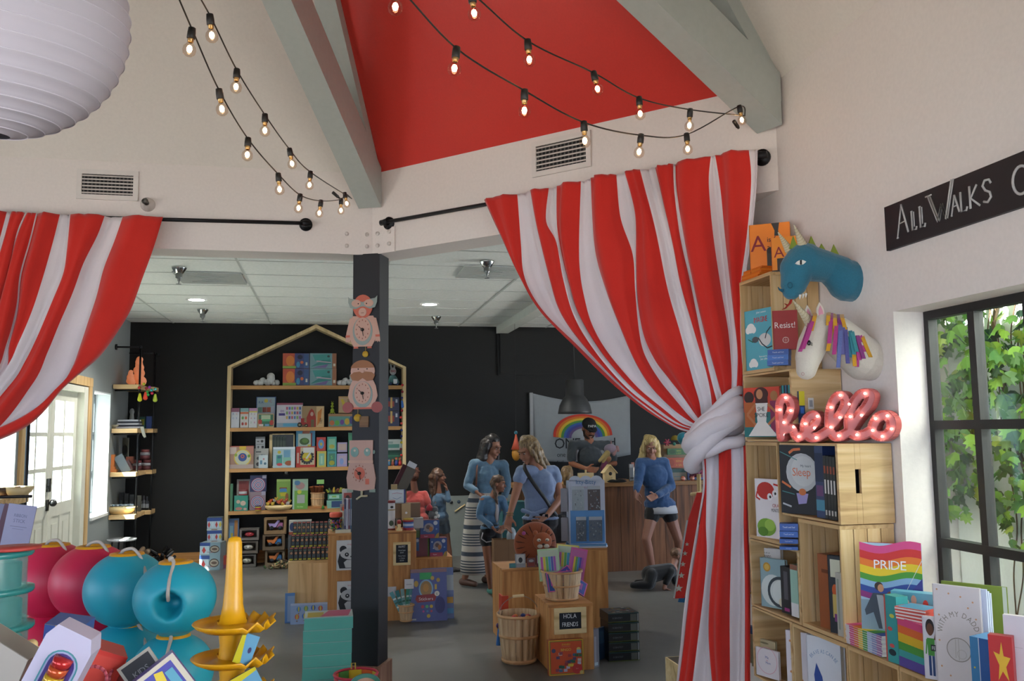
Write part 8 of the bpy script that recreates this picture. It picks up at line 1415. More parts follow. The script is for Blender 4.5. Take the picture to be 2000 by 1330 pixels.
def striped(nt, p, N, L):
    tc = N('ShaderNodeTexCoord'); sp = N('ShaderNodeSeparateXYZ'); L(tc.outputs['Object'], sp.inputs[0]); c1 = N('ShaderNodeMath'); c1.operation = 'SINE'; m1 = N('ShaderNodeMath'); m1.operation = 'MULTIPLY'; m1.inputs[1].default_value = 230; L(sp.outputs[2], m1.inputs[0]); L(m1.outputs[0], c1.inputs[0])
    m2 = N('ShaderNodeMath'); m2.operation = 'MULTIPLY'; m2.inputs[1].default_value = 23; c2 = N('ShaderNodeMath'); c2.operation = 'SINE'; L(sp.outputs[2], m2.inputs[0]); L(m2.outputs[0], c2.inputs[0]); m3 = N('ShaderNodeMath'); m3.operation = 'MULTIPLY'; m3.inputs[1].default_value = 69; c3 = N('ShaderNodeMath'); c3.operation = 'SINE'; L(sp.outputs[2], m3.inputs[0]); L(m3.outputs[0], c3.inputs[0])
    g = N('ShaderNodeMath'); g.operation = 'GREATER_THAN'; g.inputs[1].default_value = .0; L(c2.outputs[0], g.inputs[0]); mx = N('ShaderNodeMix'); L(g.outputs[0], mx.inputs[0]); L(c1.outputs[0], mx.inputs[2]); L(c3.outputs[0], mx.inputs[3])
    r = ramp(nt, [(.0, '3a424e'), (.45, 'aaa49c')]); r.color_ramp.interpolation = 'CONSTANT'; ad = N('ShaderNodeMath'); ad.operation = 'MULTIPLY_ADD'; ad.inputs[1].default_value = .5; ad.inputs[2].default_value = .5; L(mx.outputs[0], ad.inputs[0]); L(ad.outputs[0], r.inputs[0]); L(r.outputs[0], p.inputs['Base Color']); p.inputs['Roughness'].default_value = .9
k0 = MB(T0).m(node_mat('striped_jersey', striped)); rr_ = []
for px, py, w_, d_ in [(944, 962, .15, .12), (941, 985, .175, .14), (937, 1020, .175, .14), (932, 1060, .165, .14), (929, 1100, .16, .15), (929, 1119, .165, .155)]: q = J((px, py)); rr_.append((q, w_, d_, .4))
k0.loft(rr_, 40).build('skirt', t)
b = MB(T0).m(mat('5a3424', .7)); b.tube([J((934, 905, .03)), J((932, 905, -.06)), J((931, 925, -.12)), J((930, 950, -.13))], .009, 6, flat=.5).build('shoulder_strap', t)
# 2 blonde woman in the middle
t, T0, M, J = person('blonde woman in a sleeveless pale blue tied shirt with a black crossbody strap', 7.68, 1.0, '9a6850', (1031, 880, -58, 28), ((1019, 914, -.05), (1081, 916, .05)), (1056, 1018), (((1006, 968, -.10), (995, 1008, -.20), (991, 1030, -.22)), ((1096, 972, -.04), (1068, 1008, -.20), (1050, 1022, -.24))), (((1046, 1030), (1046, 1120), (1046, 1215, .0), -30), ((1072, 1030), (1076, 1120), (1076, 1212, .08), -30)), (felt('shirt_blue', '7485a6', .08), .25), (felt('black_cloth', '0d0d12', .3), 'pants'), ty=-25, sleeve=.18, loose=1.04, brow='4a3424', smile=True)
hair(t, T0, M, 1.0, ('4a3824', '7a6242', 'a08a62'), CAP_H+[((.0, .07, 0), (.0, .09, -.17), .075, .04), ((.06, .03, .02), (.085, .03, -.19), .04, .028), ((-.06, .03, .02), (-.085, .02, -.17), .036, .024), ((.03, .08, -.05), (.05, .10, -.21), .045, .025), ((.07, -.03, .05), (.082, -.015, -.10), .022, .014)])
b = MB(T0).m(felt('shirt_knot', '7486a6', .08)); q = J((1041, 1004, -.135)); b.ball(q, (.03, .022, .022)); b.cap(q, q+V((-.05, -.01, -.045)), .018, .008).cap(q, q+V((.06, -.01, -.02)), .016, .008).cap(q, q+V((.12, .02, .03)), .014, .02).cap(q, q+V((-.08, .04, .03)), .014, .02); b.build('knotted_hem', t, remesh=.006, smooth_it=2)
q = [J((1026, 905, .03)), J((1024, 912, -.08)), J((1033, 930, -.17)), J((1048, 952, -.185)), J((1066, 976, -.17)), J((1076, 992, -.13)), J((1088, 1008, -.08))]; b = MB(T0).m('0c0c10'); b.tube(resample3(q, 0), .018, 8, flat=.4).build('bag_strap', t)
tb_ = thing('crossbody_bag', 'black bag hanging at the hip of the blonde woman in the middle', 'bag', J((1097, 1050, -.03))); MB().m('0e0e14').loft([((0, 0, -.16), .09, .05, 0), ((0, 0, -.14), .11, .06, 0), ((0, 0, .06), .10, .055, 0), ((-.02, 0, .20), .05, .03, 0)], 20).build('pouch', tb_); MB().m(mat('a8a8a8', .2, .9)).cyl((-.07, -.03, .22), (-.055, -.03, .17), .006, n=8).build('buckle', tb_)
b = MB(T0).m('a08c8c'); q = J((1066, 1007, -.2)); b.ball(q, (.032, .034, .014)); b.m(mat('101014', .1)).cbox(q+V((-.003, -.034, .0)), .026, .008, .03); b.build('wrist_watch', t); b = MB(T0).m(mat('8a7448', .3, .8))
for z in (0, .02): q = J((996, 1006, -.2)); b.tube([q+V((.03*cos(a*PI/6), .03*sin(a*PI/6), z)) for a in range(12)], .004, 6, closed=True)
b.build('bracelet', t)
# 3 girl with braids
t, T0, M, J = person('girl with braided hair, denim jacket and black shorts holding the paper bag', 8.80, .72, '8a5a44', (974, 945, 62, 8), ((943, 972, -.02), (981, 972, .02)), (958, 1034), (((936, 1008, -.03), (962, 1030, -.15), (972, 1042, -.17)), ((992, 1006, -.04), (985, 1028, -.14), (976, 1040, -.16))), (((948, 1042), (953, 1095), (958, 1148), 20), ((968, 1042), (970, 1095), (968, 1146, .05), 20)), (DN2, .5), (felt('black_shorts', '0e0f16', .3), 'shorts', .30), ty=35, shoes='3f7c74', sleeve=.95)
hair(t, T0, M, .72, ('2c1c12', '4a3220', '6a4c30'), CAP_H+[((-.06, .06, -.03), (-.085, .02, -.10), .034, .026), ((-.085, .02, -.10), (-.10, -.02, -.19), .026, .022), ((-.10, -.02, -.19), (-.10, -.04, -.27), .022, .014), ((-.09, 0, -.14), (-.095, -.005, -.15), .03, .03), ((-.10, -.02, -.20), (-.10, -.025, -.21), .027, .027)], vox=.005)
MB(T0).m(mat('a09898', .8)).ball(J((970, 1000, -.055)), (.022, .03, .11)).build('white_shirt', t); MB(T0).m(mat('a8a4a8', .8)).tube([J((943, 1040, -.10)), J((940, 1052, -.10)), J((950, 1059, -.12)), J((972, 1055, -.12))], .006, 6).build('shorts_piping', t)
bq = onz(978, 1163); tb_ = thing('paper_bag', 'tall brown paper bag with handles standing before the girl with braids', 'bag', (bq.x+.03, bq.y-.12, 0)); hB = .56; x_ = .125; b = MB().m(mat('7c5c40', .8)); b.box(-x_, x_, -.07, -.068, 0, hB).box(-x_, x_, .068, .07, 0, hB).box(-x_, -x_+.002, -.07, .07, 0, hB).box(x_-.002, x_, -.07, .07, 0, hB).box(-x_, x_, -.07, .07, 0, .003); b.m(mat('6a4c34', .8)).prism([(-x_+.03, .0), (x_-.06, 0), (0-.02, .10)], -.0725, -.07).box(-x_+.14, -x_+.143, -.0715, -.07, .0, hB); b.build('bag_body', tb_); MB().m(mat('8a8078', .8)).tube([(-.05, -.06, hB), (-.045, -.06, hB+.09), (.045, -.06, hB+.09), (.05, -.06, hB)], .004, 6).build('handle', tb_); MB().m(mat('8c9498', .3)).ball((.06, 0, hB+.02), (.05, .04, .09)).build('tissue', tb_)
# 4 man in the cap
t, T0, M, J = person('bearded man in a black PAPA cap and dark grey t-shirt behind the counter', 10.90, 1.06, '8f5a42', (1150, 838, 4, 24), ((1118, 864), (1186, 865)), (1152, 950), (((1116, 905, -.06), (1146, 916, -.30), (1166, 919, -.34)), ((1200, 905, -.04), (1186, 908, -.26), (1170, 908, -.34))), (((1143, 955), (1143, 1010), (1143, 1070), 0), ((1162, 955), (1162, 1010), (1162, 1070), 0)), (felt('tshirt_grey', '3b4248', .12), 1), (denim('dark_jeans', '20242c'), 'pants'), sleeve=.45, loose=1.06, smile=True)
T4 = T0 @ M @ Matrix.Scale(1.06, 4); b = MB(T4).m(mat('15171a', .8)); b.ball((0, .01, .062), (.086, .102, .074), n=20); b.cap((-.05, -.075, .045), (.05, -.075, .045), .016, .016); b.cap((-.035, -.13, .028), (.035, -.13, .028), .012, .012); b.cap((0, -.08, .045), (0, -.14, .03), .05*.3, .012); b.hprism([(-.07, -.07), (.07, -.07), (.055, -.13), (.02, -.155), (-.02, -.155), (-.055, -.13)], .034, .044); b.build('cap', t)
b = MB(T4 @ Matrix.Translation((0, -.098, .066)) @ Matrix.Rotation(-.35, 4, 'X')).m(mat('c8ccc8', .7)); b.text('PAPA', 0, 0, .042, -.004); b.build('cap_lettering', t)
b = MB(T4).m(mat('2c1c14', .9)); b.cap((-.045, -.03, -.065), (0, -.062, -.098), .026, .028).cap((.045, -.03, -.065), (0, -.062, -.098), .026, .028).cap((-.02, -.09, -.045), (.02, -.09, -.045), .008, .008).cap((-.062, -.01, -.02), (-.05, -.03, -.065), .016, .02).cap((.062, -.01, -.02), (.05, -.03, -.065), .016, .02); b.build('beard', t, remesh=.005); b = MB(T4).m('101010')
for sx in (-1, 1): b.tube([(sx*.03+.021*cos(a*PI/6), -.097, .010+.016*sin(a*PI/6)) for a in range(12)], .0022, 5, closed=True)
b.cyl((-.01, -.1, .012), (.01, -.1, .012), .002, n=5).build('glasses', t)
q = J((1188, 893, -.42)); d4 = thing('plush_doll', 'soft doll with a lilac hat and yellow hair held by the man in the cap', 'doll', q); MB().m(felt('lilac', '9a8a9c')).ball((.03, 0, .10), (.085, .06, .065)).build('hat', d4, remesh=.007, smooth_it=2); MB().m(felt('pinkfringe', 'b08484')).cap((.10, -.02, .10), (.06, -.04, .035), .022, .02).cap((.11, -.02, .12), (.12, -.03, .08), .022, .016).ball((.04, 0, .175), (.008, .008, .03)).build('fringe', d4); MB().m(felt('yellow', 'a89460')).cap((-.02, -.03, .055), (-.12, -.03, -.04), .035, .02).cap((-.01, -.01, .03), (-.07, -.02, -.05), .03, .02).build('hair', d4); MB().m(felt('dollface', '9a6a4c')).ball((-.01, 0, -.02), (.05, .045, .045)).build('face', d4); MB().m(felt('dress', '6c2c4c')).cap((-.04, 0, -.06), (-.07, -.02, -.13), .035, .045).build('dress', d4)
# 5 blonde woman at the counter
t, T0, M, J = person('laughing woman with very long blonde hair, blue sweatshirt and black shorts', 9.40, 1.0, '8f6250', (1270, 872, -8, 26), ((1251, 899), (1297, 898)), (1289, 990, .02), (((1247, 940, -.05), (1243, 958, -.12), (1243, 980, -.14)), ((1311, 950, -.04), (1282, 968, -.20), (1266, 975, -.22))), (((1275, 1000), (1262, 1052, -.05), (1274, 1108, .0), -20), ((1306, 1000), (1324, 1052, -.02), (1334, 1104, .10), 10)), (felt('sweat_blue', '274872', .12), .95), (felt('black_s', '101014', .3), 'shorts', .16), sleeve=.95, loose=1.12, shoes='6a6c70', brow='5a4630', smile=True)
hair(t, T0, M, 1.0, ('7a6238', 'b09860', 'd0bc88'), CAP_H+[((-.06, .0, .05), (-.10, -.03, -.16), .036, .045), ((-.10, -.03, -.16), (-.11, -.05, -.34), .045, .02), ((.065, .0, .05), (.09, -.03, -.14), .036, .042), ((.09, -.03, -.14), (.02, -.06, -.36), .045, .02), ((.02, -.04, -.22), (-.01, -.07, -.42), .045, .02), ((0, .07, 0), (0, .08, -.25), .08, .05), ((-.05, -.03, -.2), (-.07, -.06, -.40), .04, .016)])
b = MB(T0).m(mat('a8a8ac', .8)); q = J((1291, 992, .02)); b.loft([(q+V((0, 0, -.055)), .190, .15, 0), (q+V((0, 0, -.01)), .182, .14, 0), (q+V((0, 0, .06)), .16, .12, 0)], 30).build('undershirt', t)
# 6 crawling baby
t = thing('person', 'baby in black clothes crawling on the floor toward the curtain', 'person', onz(1285, 1150)); B0 = V(t.location); T0 = Matrix.Translation(-B0); J = lambda x, y, dy=0: onY(x, y, B0.y+dy)
HCb = J(1324, 1086, .05); M = head_frame(HCb, 80, 10); b = MB(T0).m(mat('8f6250', .55)); head_blobs(b, M, .72); b.cap(M @ V((0, .02, -.04)), J(1312, 1108), .035, .04); b.cap(J(1312, 1118, -.06), J(1300, 1140, -.08), .028, .022); b.cap(J(1300, 1140, -.08), J(1297, 1149, -.09), .022, .02); hand(b, J(1299, 1149, -.09), (.8, -.2, -.25), (0, 0, -1), .5, .1, 1); b.cap(J(1314, 1112, .08), J(1318, 1140, .10), .028, .02); hand(b, J(1318, 1143, .1), (.8, -.1, -.25), (0, 0, -1), .5, .1, -1); b.cap(J(1278, 1118), J(1312, 1112), .07, .06); b.build('body', t, remesh=.005, smooth_it=2)
hair(t, T0, M, .72, ('4a3424', '6a4c38', '80604a'), [((0, .022, .035), (.076, .092, .084))]); c = MB(T0).m(felt('baby_black', '0c0c10', .3)); c.cap(J(1270, 1122), J(1308, 1114), .092, .075).cap(J(1272, 1122, -.05), J(1268, 1142, -.08), .065, .05).cap(J(1268, 1142, -.08), J(1236, 1143, -.05), .05, .032).cap(J(1272, 1122, .06), J(1272, 1139, .1), .065, .05).cap(J(1272, 1139, .1), J(1244, 1138, .12), .05, .032).cap(J(1310, 1116, -.05), J(1301, 1138, -.08), .045, .034).cap(J(1312, 1114, .07), J(1318, 1136, .1), .045, .034); c.build('romper', t, remesh=.007, smooth_it=3); face_bits(t, M, T0, .72)
# 7 boy from behind
t, T0, M, J = person('boy with curly brown hair and a coral red t-shirt seen from behind', 10.10, .74, '7a4c38', (808, 928, 170, 5), ((793, 962), (828, 962)), (815, 1015), (((788, 985, .05), (796, 1003, .12), (800, 1010, .14)), ((838, 988, -.02), (848, 1008, -.05), (852, 1018, -.06))), (((808, 1022), (808, 1060), (808, 1110), 170), ((824, 1022), (824, 1060), (824, 1110), 170)), (felt('coral_tee', 'a8423c', .12), 1), (felt('cream_shorts', '8c8468', .1), 'shorts', .6), ty=0, sleeve=.42, loose=1.08, face=False)
r_ = random.Random(6); hb = list(CAP_H)
for k in range(26): a, e = r_.uniform(0, 6.28), r_.uniform(-.3, 1.4); hb.append(((.08*cos(a)*cos(e), .03+.088*sin(a)*cos(e), .035+.082*sin(e)), (.022,)*3))
hair(t, T0, M, .76, ('2a160c', '4a2616', '5c3420'), hb, vox=.005)
# 8 girl with the hand at her mouth
t, T0, M, J = person('girl in a denim shirt holding one hand over her mouth, turned to the right', 10.30, .76, '7f523e', (857, 931, 78, 0), ((846, 966, .04), (866, 966, -.04)), (860, 1012), (((844, 990, .08), (848, 1008, .10), (850, 1018, .1)), ((876, 976, -.14), (873, 958, -.12), (870, 944, -.10), (-1, 0, 0))), (((854, 1020), (862, 1062), (868, 1108), 70), ((866, 1020), (874, 1062), (880, 1106), 70)), (denim('denim_dark', '3f5a72'), 1), (denim('denim_shorts', '4a5560'), 'shorts', .35), ty=70, sleeve=.95, lips='7a4438')
hair(t, T0, M, .78, ('2a1a12', '4a3020', '66452c'), CAP_H+[((0, .08, 0), (0, .10, -.20), .075, .045), ((-.06, .05, 0), (-.07, .06, -.24), .04, .02), ((.06, .05, 0), (.07, .06, -.22), .04, .02), ((0, .10, -.15), (0, .08, -.32), .045, .02)], vox=.005)
# 9 child behind the blonde woman
t, T0, M, J = person('small blond child in a dark top half hidden behind the woman in pale blue', 9.2, .74, '8a6048', (1109, 927, 150, 0), ((1098, 958), (1126, 958)), (1112, 1015), (None, None), (((1105, 1020), (1105, 1070), (1105, 1125), 0), ((1120, 1020), (1120, 1070), (1120, 1125), 0)), (felt('navy_top', '1c2030', .2), 1), (felt('olive', '6a6844', .2), 'pants'), sleeve=0, face=False)
hair(t, T0, M, .76, ('4a361e', '6c5230', '8a7048'), CAP_H+[((0, .07, 0), (0, .07, -.09), .075, .06)], vox=.005)
# ================================================================ foreground, left display table
def qd(px, py, d): p = EYE+ray(px, py)*d; return p
TZ = .945; t = thing('display_table', 'wooden display table carrying the toys in the left foreground', 'table', (-.62, 1.75, 0)); MB().m(PLY(0)).box(-.55, .62, -.62, .62, TZ-.035, TZ).build('table_top', t)
for x in (-.5, .57):
    for y in (-.57, .57): MB().m(PLY(2)).box(x-.03, x+.03, y-.03, y+.03, 0, TZ-.035).build('leg', t)
BC = {'b': mat('1790a4', .45, var=.04), 'r': mat('c02048', .45, var=.04)}; YR = mat('c98d12', .45)
def bucket(px, py, d, c, label, yaw, hole=False):
    P = qd(px, py, d); r = 77.5/F_PX*d; t = thing('bucket_ball', label, 'toy bucket', (P.x, P.y, P.z-r*.93), yaw); n = 40; m_ = 22
    b = MB().m(BC[c]); prof = [(r*sin(a)*1.0, r*.93-r*.93*cos(a)) for a in [PI*(.12+.745*k/m_) for k in range(m_+1)]]; vs = []; fs = []; hd = V((0, -1, .05)).normalized(); hr = r*.30
    prof = [(.001, .0), (prof[0][0], 0)]+prof
    for R_, z in prof:
        for j in range(n*2):
            a = PI*j/n; vs.append(V((R_*cos(a), R_*sin(a), z)))
    N2 = n*2
    for i in range(len(prof)-1):
        for j in range(N2): fs.append((i*N2+j, i*N2+(j+1) % N2, (i+1)*N2+(j+1) % N2, (i+1)*N2+j))
    if hole:
        C = V((0, 0, r*.90)); hc = V((r*.08, -r*.92, r*.86))
        for k, v in enumerate(vs):
            if v.y < 0:
                q = V((v.x-hc.x, 0, v.z-hc.z)); L = q.length
                if L < hr: v.y += r*.75*(1-(L/hr)**4)
                elif L < hr*1.35: v.y += r*.06*(1-(L-hr)/(hr*.35))
    o = b.add(vs, fs, True).build('shell', t, sub=1)
    rr = prof[-1][0]; zt = prof[-1][1]; MB().m(YR).lathe([(rr*1.02, zt-.012), (rr*1.05, zt-.004), (rr*.98, zt+.004), (rr*.72, zt+.006), (rr*.52, zt+.001), (rr*.50, zt-.012), (rr*.5, zt-.03), (.0001, zt-.035)], 40).m(mat('5c1620' if c == 'r' else '0c3c44', .6)).lathe([(rr*.48, zt-.005), (.0001, zt-.006)], 24).build('rim', t)
    rp = [(-.35*rr, .1*rr, zt), (-.2*rr, -.2*rr, zt+.012), (.25*rr, -.5*rr, zt+.016), (.55*rr, -.95*rr, zt+.004), (rr*.75, -rr*1.15, zt-.014), (rr*.85, -r*.86, r*1.35), (rr*.7, -r*.96, r*1.08)]
    if hole: rp = [(-.15*rr, -.6*rr, zt+.012), (.1*rr, -.9*rr, zt+.004), (.15*rr, -r*.76, r*1.5), (.2*rr, -r*.97, r*1.18), (.12*rr, -r*.80, r*1.02), (-.05*rr, -r*.55, r*.95)]
    MB().m(mat('a8a098', .8)).tube(resample3([V(p) for p in rp], 0), .0042, 8).ball(rp[0], .007).build('rope_handle', t); return t
D1 = 2.08
for px, py, d, c, lb, yw, hl in [(342, 1166, D1, 'b', 'front turquoise ball bucket of the top row, with a finger hole', -.1, True), (246, 1150, D1*1.07, 'b', 'turquoise ball bucket of the top row behind the front one', .3, False), (180, 1136, D1*1.12, 'r', 'dark pink ball bucket of the top row next to the turquoise ones', .3, False), (100, 1132, D1*1.17, 'r', 'dark pink ball bucket at the left end of the top row', .25, False), (337, 1310, D1-.02, 'b', 'front turquoise ball bucket of the lower row, with a finger hole', -.1, True), (246, 1288, D1*1.065, 'b', 'second turquoise ball bucket of the lower row', .3, False), (176, 1268, D1*1.115, 'r', 'dark pink ball bucket of the lower row next to the turquoise ones', .3, False), (97, 1264, D1*1.165, 'r', 'dark pink ball bucket at the left end of the lower row', .25, False)]: bucket(px, py, d, c, lb, yw, hl)
# yellow stacked sand tools
YM = mat('d39a10', .35, var=.03)
def triplet(px, py, d, label, bare=False):
    P = qd(px, py, d); t = thing('sand_tool', label, 'sand toy', P, .2); n = 48; vs = []; fs = []; 
    for ri, (r, dz) in enumerate([(.018, .016), (.035, .006), (.055, .0), (.072, .008), (.080, .016)]):
        for j in range(n):
            a = 2*PI*j/n; side = cos(a) > .25; rk = 1+(.10*max(0, sin(j*PI/2.0)) if side and ri > 2 else 0)*(1 if ri == 4 else .5); dy = .008*sin(j*PI/1.5)*(ri > 2) if side else 0
            vs.append((r*rk*cos(a), r*rk*sin(a)*.95, dz+dy))
    for i in range(4):
        for j in range(n): fs.append((i*n+j, i*n+(j+1) % n, (i+1)*n+(j+1) % n, (i+1)*n+j))
    o = MB().m(YM).add(vs, fs, True).build('scoop', t); s_ = o.modifiers.new('thickness', 'SOLIDIFY'); s_.thickness = .003
    if not bare: MB().m(YM).loft([((0, 0, .004), .030, .026, 0), ((-.001, 0, .05), .020, .016, 0), ((0, 0, .10), .017, .012, 0), ((.0, 0, .175), .0145, .010, 0), ((0, 0, .184), .012, .008, 0), ((0, 0, .187), .005, .004, 0)], 24).build('handle', t)
    else: MB().m(YM).lathe([(.027, .004), (.024, .04), (.030, .088)], 26).build('stem', t)
    return t
triplet(455, 1230, 1.80, 'top yellow plastic sand scoop with a long upright handle'); triplet(452, 1297, 1.80, 'second yellow plastic sand scoop stacked below the top one', True); triplet(452, 1362, 1.80, 'third yellow plastic sand scoop at the bottom edge of the picture', True)
for px, py, rz_, lb in [(481, 1268, .35, 'blue and yellow hang tag on the stacked yellow sand scoops'), (478, 1332, 1.1, 'lower yellow and blue hang tag at the bottom edge by the scoops')]:
    P = qd(px, py, 1.76); b = MB(Matrix.Rotation(rz_, 4, 'Y')).m('5f9cc0').box(-.017, .017, -.001, .001, -.03, .03); art_on(b, .034, .06, [('p', [(0, -.5), (.45, -.5), (.2, .5), (0, .5)], 'c8c020'), ('e', .7, 0, .1, .1, '3a3a6a')], y0=-.0012); b.m('3a3428').box(-.018, -.017, -.001, .001, -.03, .03); tag(b.build('hang_tag', loc=P, ), lb, 'tag')
# clear crayons box and toys in the wooden bin
def fbox(label, px, py, d, w_, h, dp, eul, base, art, cat, side=None, name=None):
    P = qd(px, py, d); b = MB().m(mat(base, .35)).box(-w_/2, w_/2, 0, dp, -h/2, h/2)
    if side: b.m(mat(side, .4)).box(-w_/2-.0004, w_/2+.0004, .001, dp-.001, -h/2-.0004, h/2+.0004)
    b.T = Matrix.Translation((0, 0, -h/2)); art_on(b, w_, h, art); o = b.build(name or cat.replace(' ', '_'), loc=P, rot=eul); tag(o, label, cat); return o
RBW = ['b02a2a', 'b8502a', 'b8902a', '9aa02a', '3a8a3a', '2a7a8a', '3a4a9a']
t = thing('crayon_pack', 'white and purple pack with a window of stacked rainbow crayons leaning in the bin', 'crayon pack', qd(92, 1338, 1.08)); t.rotation_euler = (.1, .48, -.1)
o = MB().m(mat('a9a4b8', .3)).box(-.030, .030, 0, .03, -.065, .055); o.prism([(-.030, .055), (.030, .055), (.022, .072), (-.022, .072)], 0, .03); o.m(mat('46307a', .3)); o.T = Matrix.Translation((0, 0, -.065)); pill = lambda r, z0, z1, y: [(.004+r*cos(a), z0+r*sin(a)) for a in [PI+PI*k/10 for k in range(11)]]+[(.004+r*cos(a), z1+r*sin(a)) for a in [PI*k/10 for k in range(11)]]
for r, c, y in ((.0205, '3a7a80', -.0004), (.0185, '8a90b0', -.0007), (.0165, '3a2a6a', -.001)): o.m(mat(c, .3)).prism(pill(r, .012, .092, 0), y, 0)
o.build('carton', t); b = MB()
for k in range(9): b.m(mat((RBW+['4a2a7a', '6a2a7a'])[8-k], .15, .4)).cyl((.004, -.004, -.062+k*.0115), (.004, -.004, -.052+k*.0115), .0115, n=18)
b.build('crayon_stack', t)
fbox('red toy carton with a pink braided cord handle beside the crayon pack', 165, 1338, 1.24, .075, .10, .06, (.1, .42, .35), 'b8302a', [('r', .06, .06, .94, .94, 'c03a30')], 'toy box', side='a82822')
fbox('lower red toy carton with a pink braided cord, behind the slate tag', 232, 1338, 1.3, .085, .06, .07, (-.2, .12, .2), 'a82a28', [('r', .25, .55, .8, .75, '7c1c1c')], 'toy box', side='9a2422')
for px, py, d, lb, s in [(172, 1330, 1.20, 'pink braided cord looped on the tall red carton', 1), (232, 1318, 1.25, 'pink braided cord looped on the lower red carton', -1), (150, 1262, 1.28, 'pink braided cord at the back of the red carton', 1)]:
    P = qd(px, py, d); b = MB().m(felt('cord', 'b04a5a')); pts = [V((.022*cos(a)*1.1+.004*a, -.004, s*.02*sin(a))) for a in [k*PI/9 for k in range(11)]]; b.tube(pts, .0022, 6); b.m(mat('8a2a3a', .9))
    for p in pts: b.ball(p, .0028, n=6)
    tag(b.build('braided_cord', loc=P), lb, 'cord')
fbox('blue and yellow puzzle cube box behind the crayon pack', 118, 1256, 1.3, .052, .05, .05, (.15, .15, -.15), 'b89a2a', [('r', 0, .55, .3, 1, '2a4a8c'), ('r', .7, .5, 1, 1, '2a4a8c'), ('r', .32, .6, .68, .9, 'a03a2a'), ('r', .05, .1, .3, .4, '3a6a3a')], 'puzzle box', side='2a508c')
fbox('white boxed card with a corner picture at the lower left edge', -18, 1315, 1.15, .08, .09, .03, (.2, .5, -.3), 'b0a89c', [('r', .1, .55, .5, .62, '3a6a7a'), ('r', .45, .12, .7, .35, 'a89868')], 'card', side='8c857a', name='boxed_card')
fbox('small dark slate label card in the bin', 275, 1308, 1.25, .05, .04, .004, (-.1, -.6, .1), 'a8a090', [('r', .08, .1, .92, .9, '26262a'), ('t', 'KIDS', .5, .35, .3, '8a8a8a')], 'card', name='slate_card')
fbox('purple and yellow comic-style box at the bottom centre of the bin', 312, 1362, 1.2, .09, .075, .03, (-.1, -.62, .25), '3c3c8c', [('r', .0, .92, 1, 1, 'b0a898'), ('r', .92, 0, 1, 1, 'b0a898'), ('p', [(.5, .3), (.62, .9), (.74, .85), (.66, .3)], 'c0a82a'), ('e', .3, .3, .14, .16, 'a82a2a'), ('t', 'ZOOM', .42, .4, .26, 'a8302a', .8), ('r', .75, .3, .88, .8, '4a8aa0')], 'toy box', side='5a4a8c')
b = MB().m(PLYL(0)); P = qd(120, 1420, 1.24); b.box(-.26, .20, -.12, -.108, -.03, .03).box(-.26, .20, .108, .12, -.03, .03).box(-.26, -.248, -.12, .12, -.03, .03).box(.188, .20, -.12, .12, -.03, .03).box(-.26, .2, -.12, .12, -.035, -.03).box(-.26, -.2, -.12, .12, -.12, -.035).box(.14, .20, -.12, .12, -.12, -.035); tag(b.build('toy_bin', loc=(P.x, P.y, P.z-.02)), 'low wooden bin at the bottom edge holding the small boxed toys', 'bin')
b = MB()
for k in range(7): tag(MB().m(MPLE(0)).lathe([(.010, 0), (.009, .02), (.004, .024), (.0001, .025)], 12).ball((0, 0, .03), .008).build('wooden_peg', loc=qd(15+k*9, 1318-(k % 3)*7, 1.2)), 'tiny wooden peg, %s from the left in the lower left bin' % ON[k], 'peg', 'wooden pegs in the bin')
# teal stacking tower at the far left
for k, (z, lb) in enumerate([(1078, 'top'), (1150, 'middle'), (1222, 'lowest')]):
    P = qd(-12, z, 1.9); t = thing('teal_canister', lb+' clear teal canister of the stack at the left edge', 'canister', P-V((0, 0, .075))); MB().m(mat('2a7a78', .3)).lathe([(.075, .066), (.078, .070), (.078, .078), (.0001, .079)], 30).build('lid', t); MB().m(mat('5c9c98', .15, alpha=.55)).lathe([(.066, 0), (.066, .066)], 30).build('wall', t); MB().m('1c4c50').lathe([(.055, .0), (.055, .05), (.0001, .05)], 20).build('contents', t)
    MB().m('a0a09c').box(-.028, .028, -.071, -.068, .006, .060).m('70605c').box(-.012, .012, -.0715, -.071, .034, .052).m('6a5a70').box(-.012, .012, -.0715, -.071, .012, .026).build('label', t)
tag(MB().m('a83c34').lathe([(.05, 0), (.052, .006), (.0001, .007)], 30).build('red_disc', loc=qd(28, 1073, 1.86)), 'flat coral red disc lying beside the teal canister lid', 'disc')
b = MB().m('23585a').lathe([(.07, 0), (.07, .30), (.0001, .30)], 28); P = qd(-12, 1222, 1.9); tag(b.build('canister_stand', loc=(P.x, P.y, P.z-.075-.302)), 'teal stand under the canisters at the left edge', 'stand')
# hanging ribbon stick packets and the near pipe shelf
for k in range(6):
    c = ['8c8ca8', '5c3c4c', '7a7a98', '4a3444', '80809c', '3c3040'][k]; x = 45-k*9; b = MB(Matrix.Rotation(.16+.05*k, 4, 'Y')).m(mat(c, .2)).box(-.05, .05, 0, .006, -.17, .0)
    if k == 0: b.T = b.T @ Matrix.Translation((0, 0, -.17)); art_on(b, .1, .17, [('t', 'RIBBON', .5, .72, .10, '5a5a74', .8), ('t', 'STICK', .5, .60, .11, '5a5a74', .9), ('r', .2, .5, .8, .515, '6a6a84'), ('r', .3, .45, .7, .46, '6a6a84')])
    tag(b.build('ribbon_packet', loc=qd(x, 986+k*1.5, 3.4+.03*k)), 'lilac RIBBON STICK packet at the front of the hanging row' if k == 0 else 'purple plastic packet hanging behind the RIBBON STICK packet', 'packet', None if k == 0 else 'purple packets of the hanging row')
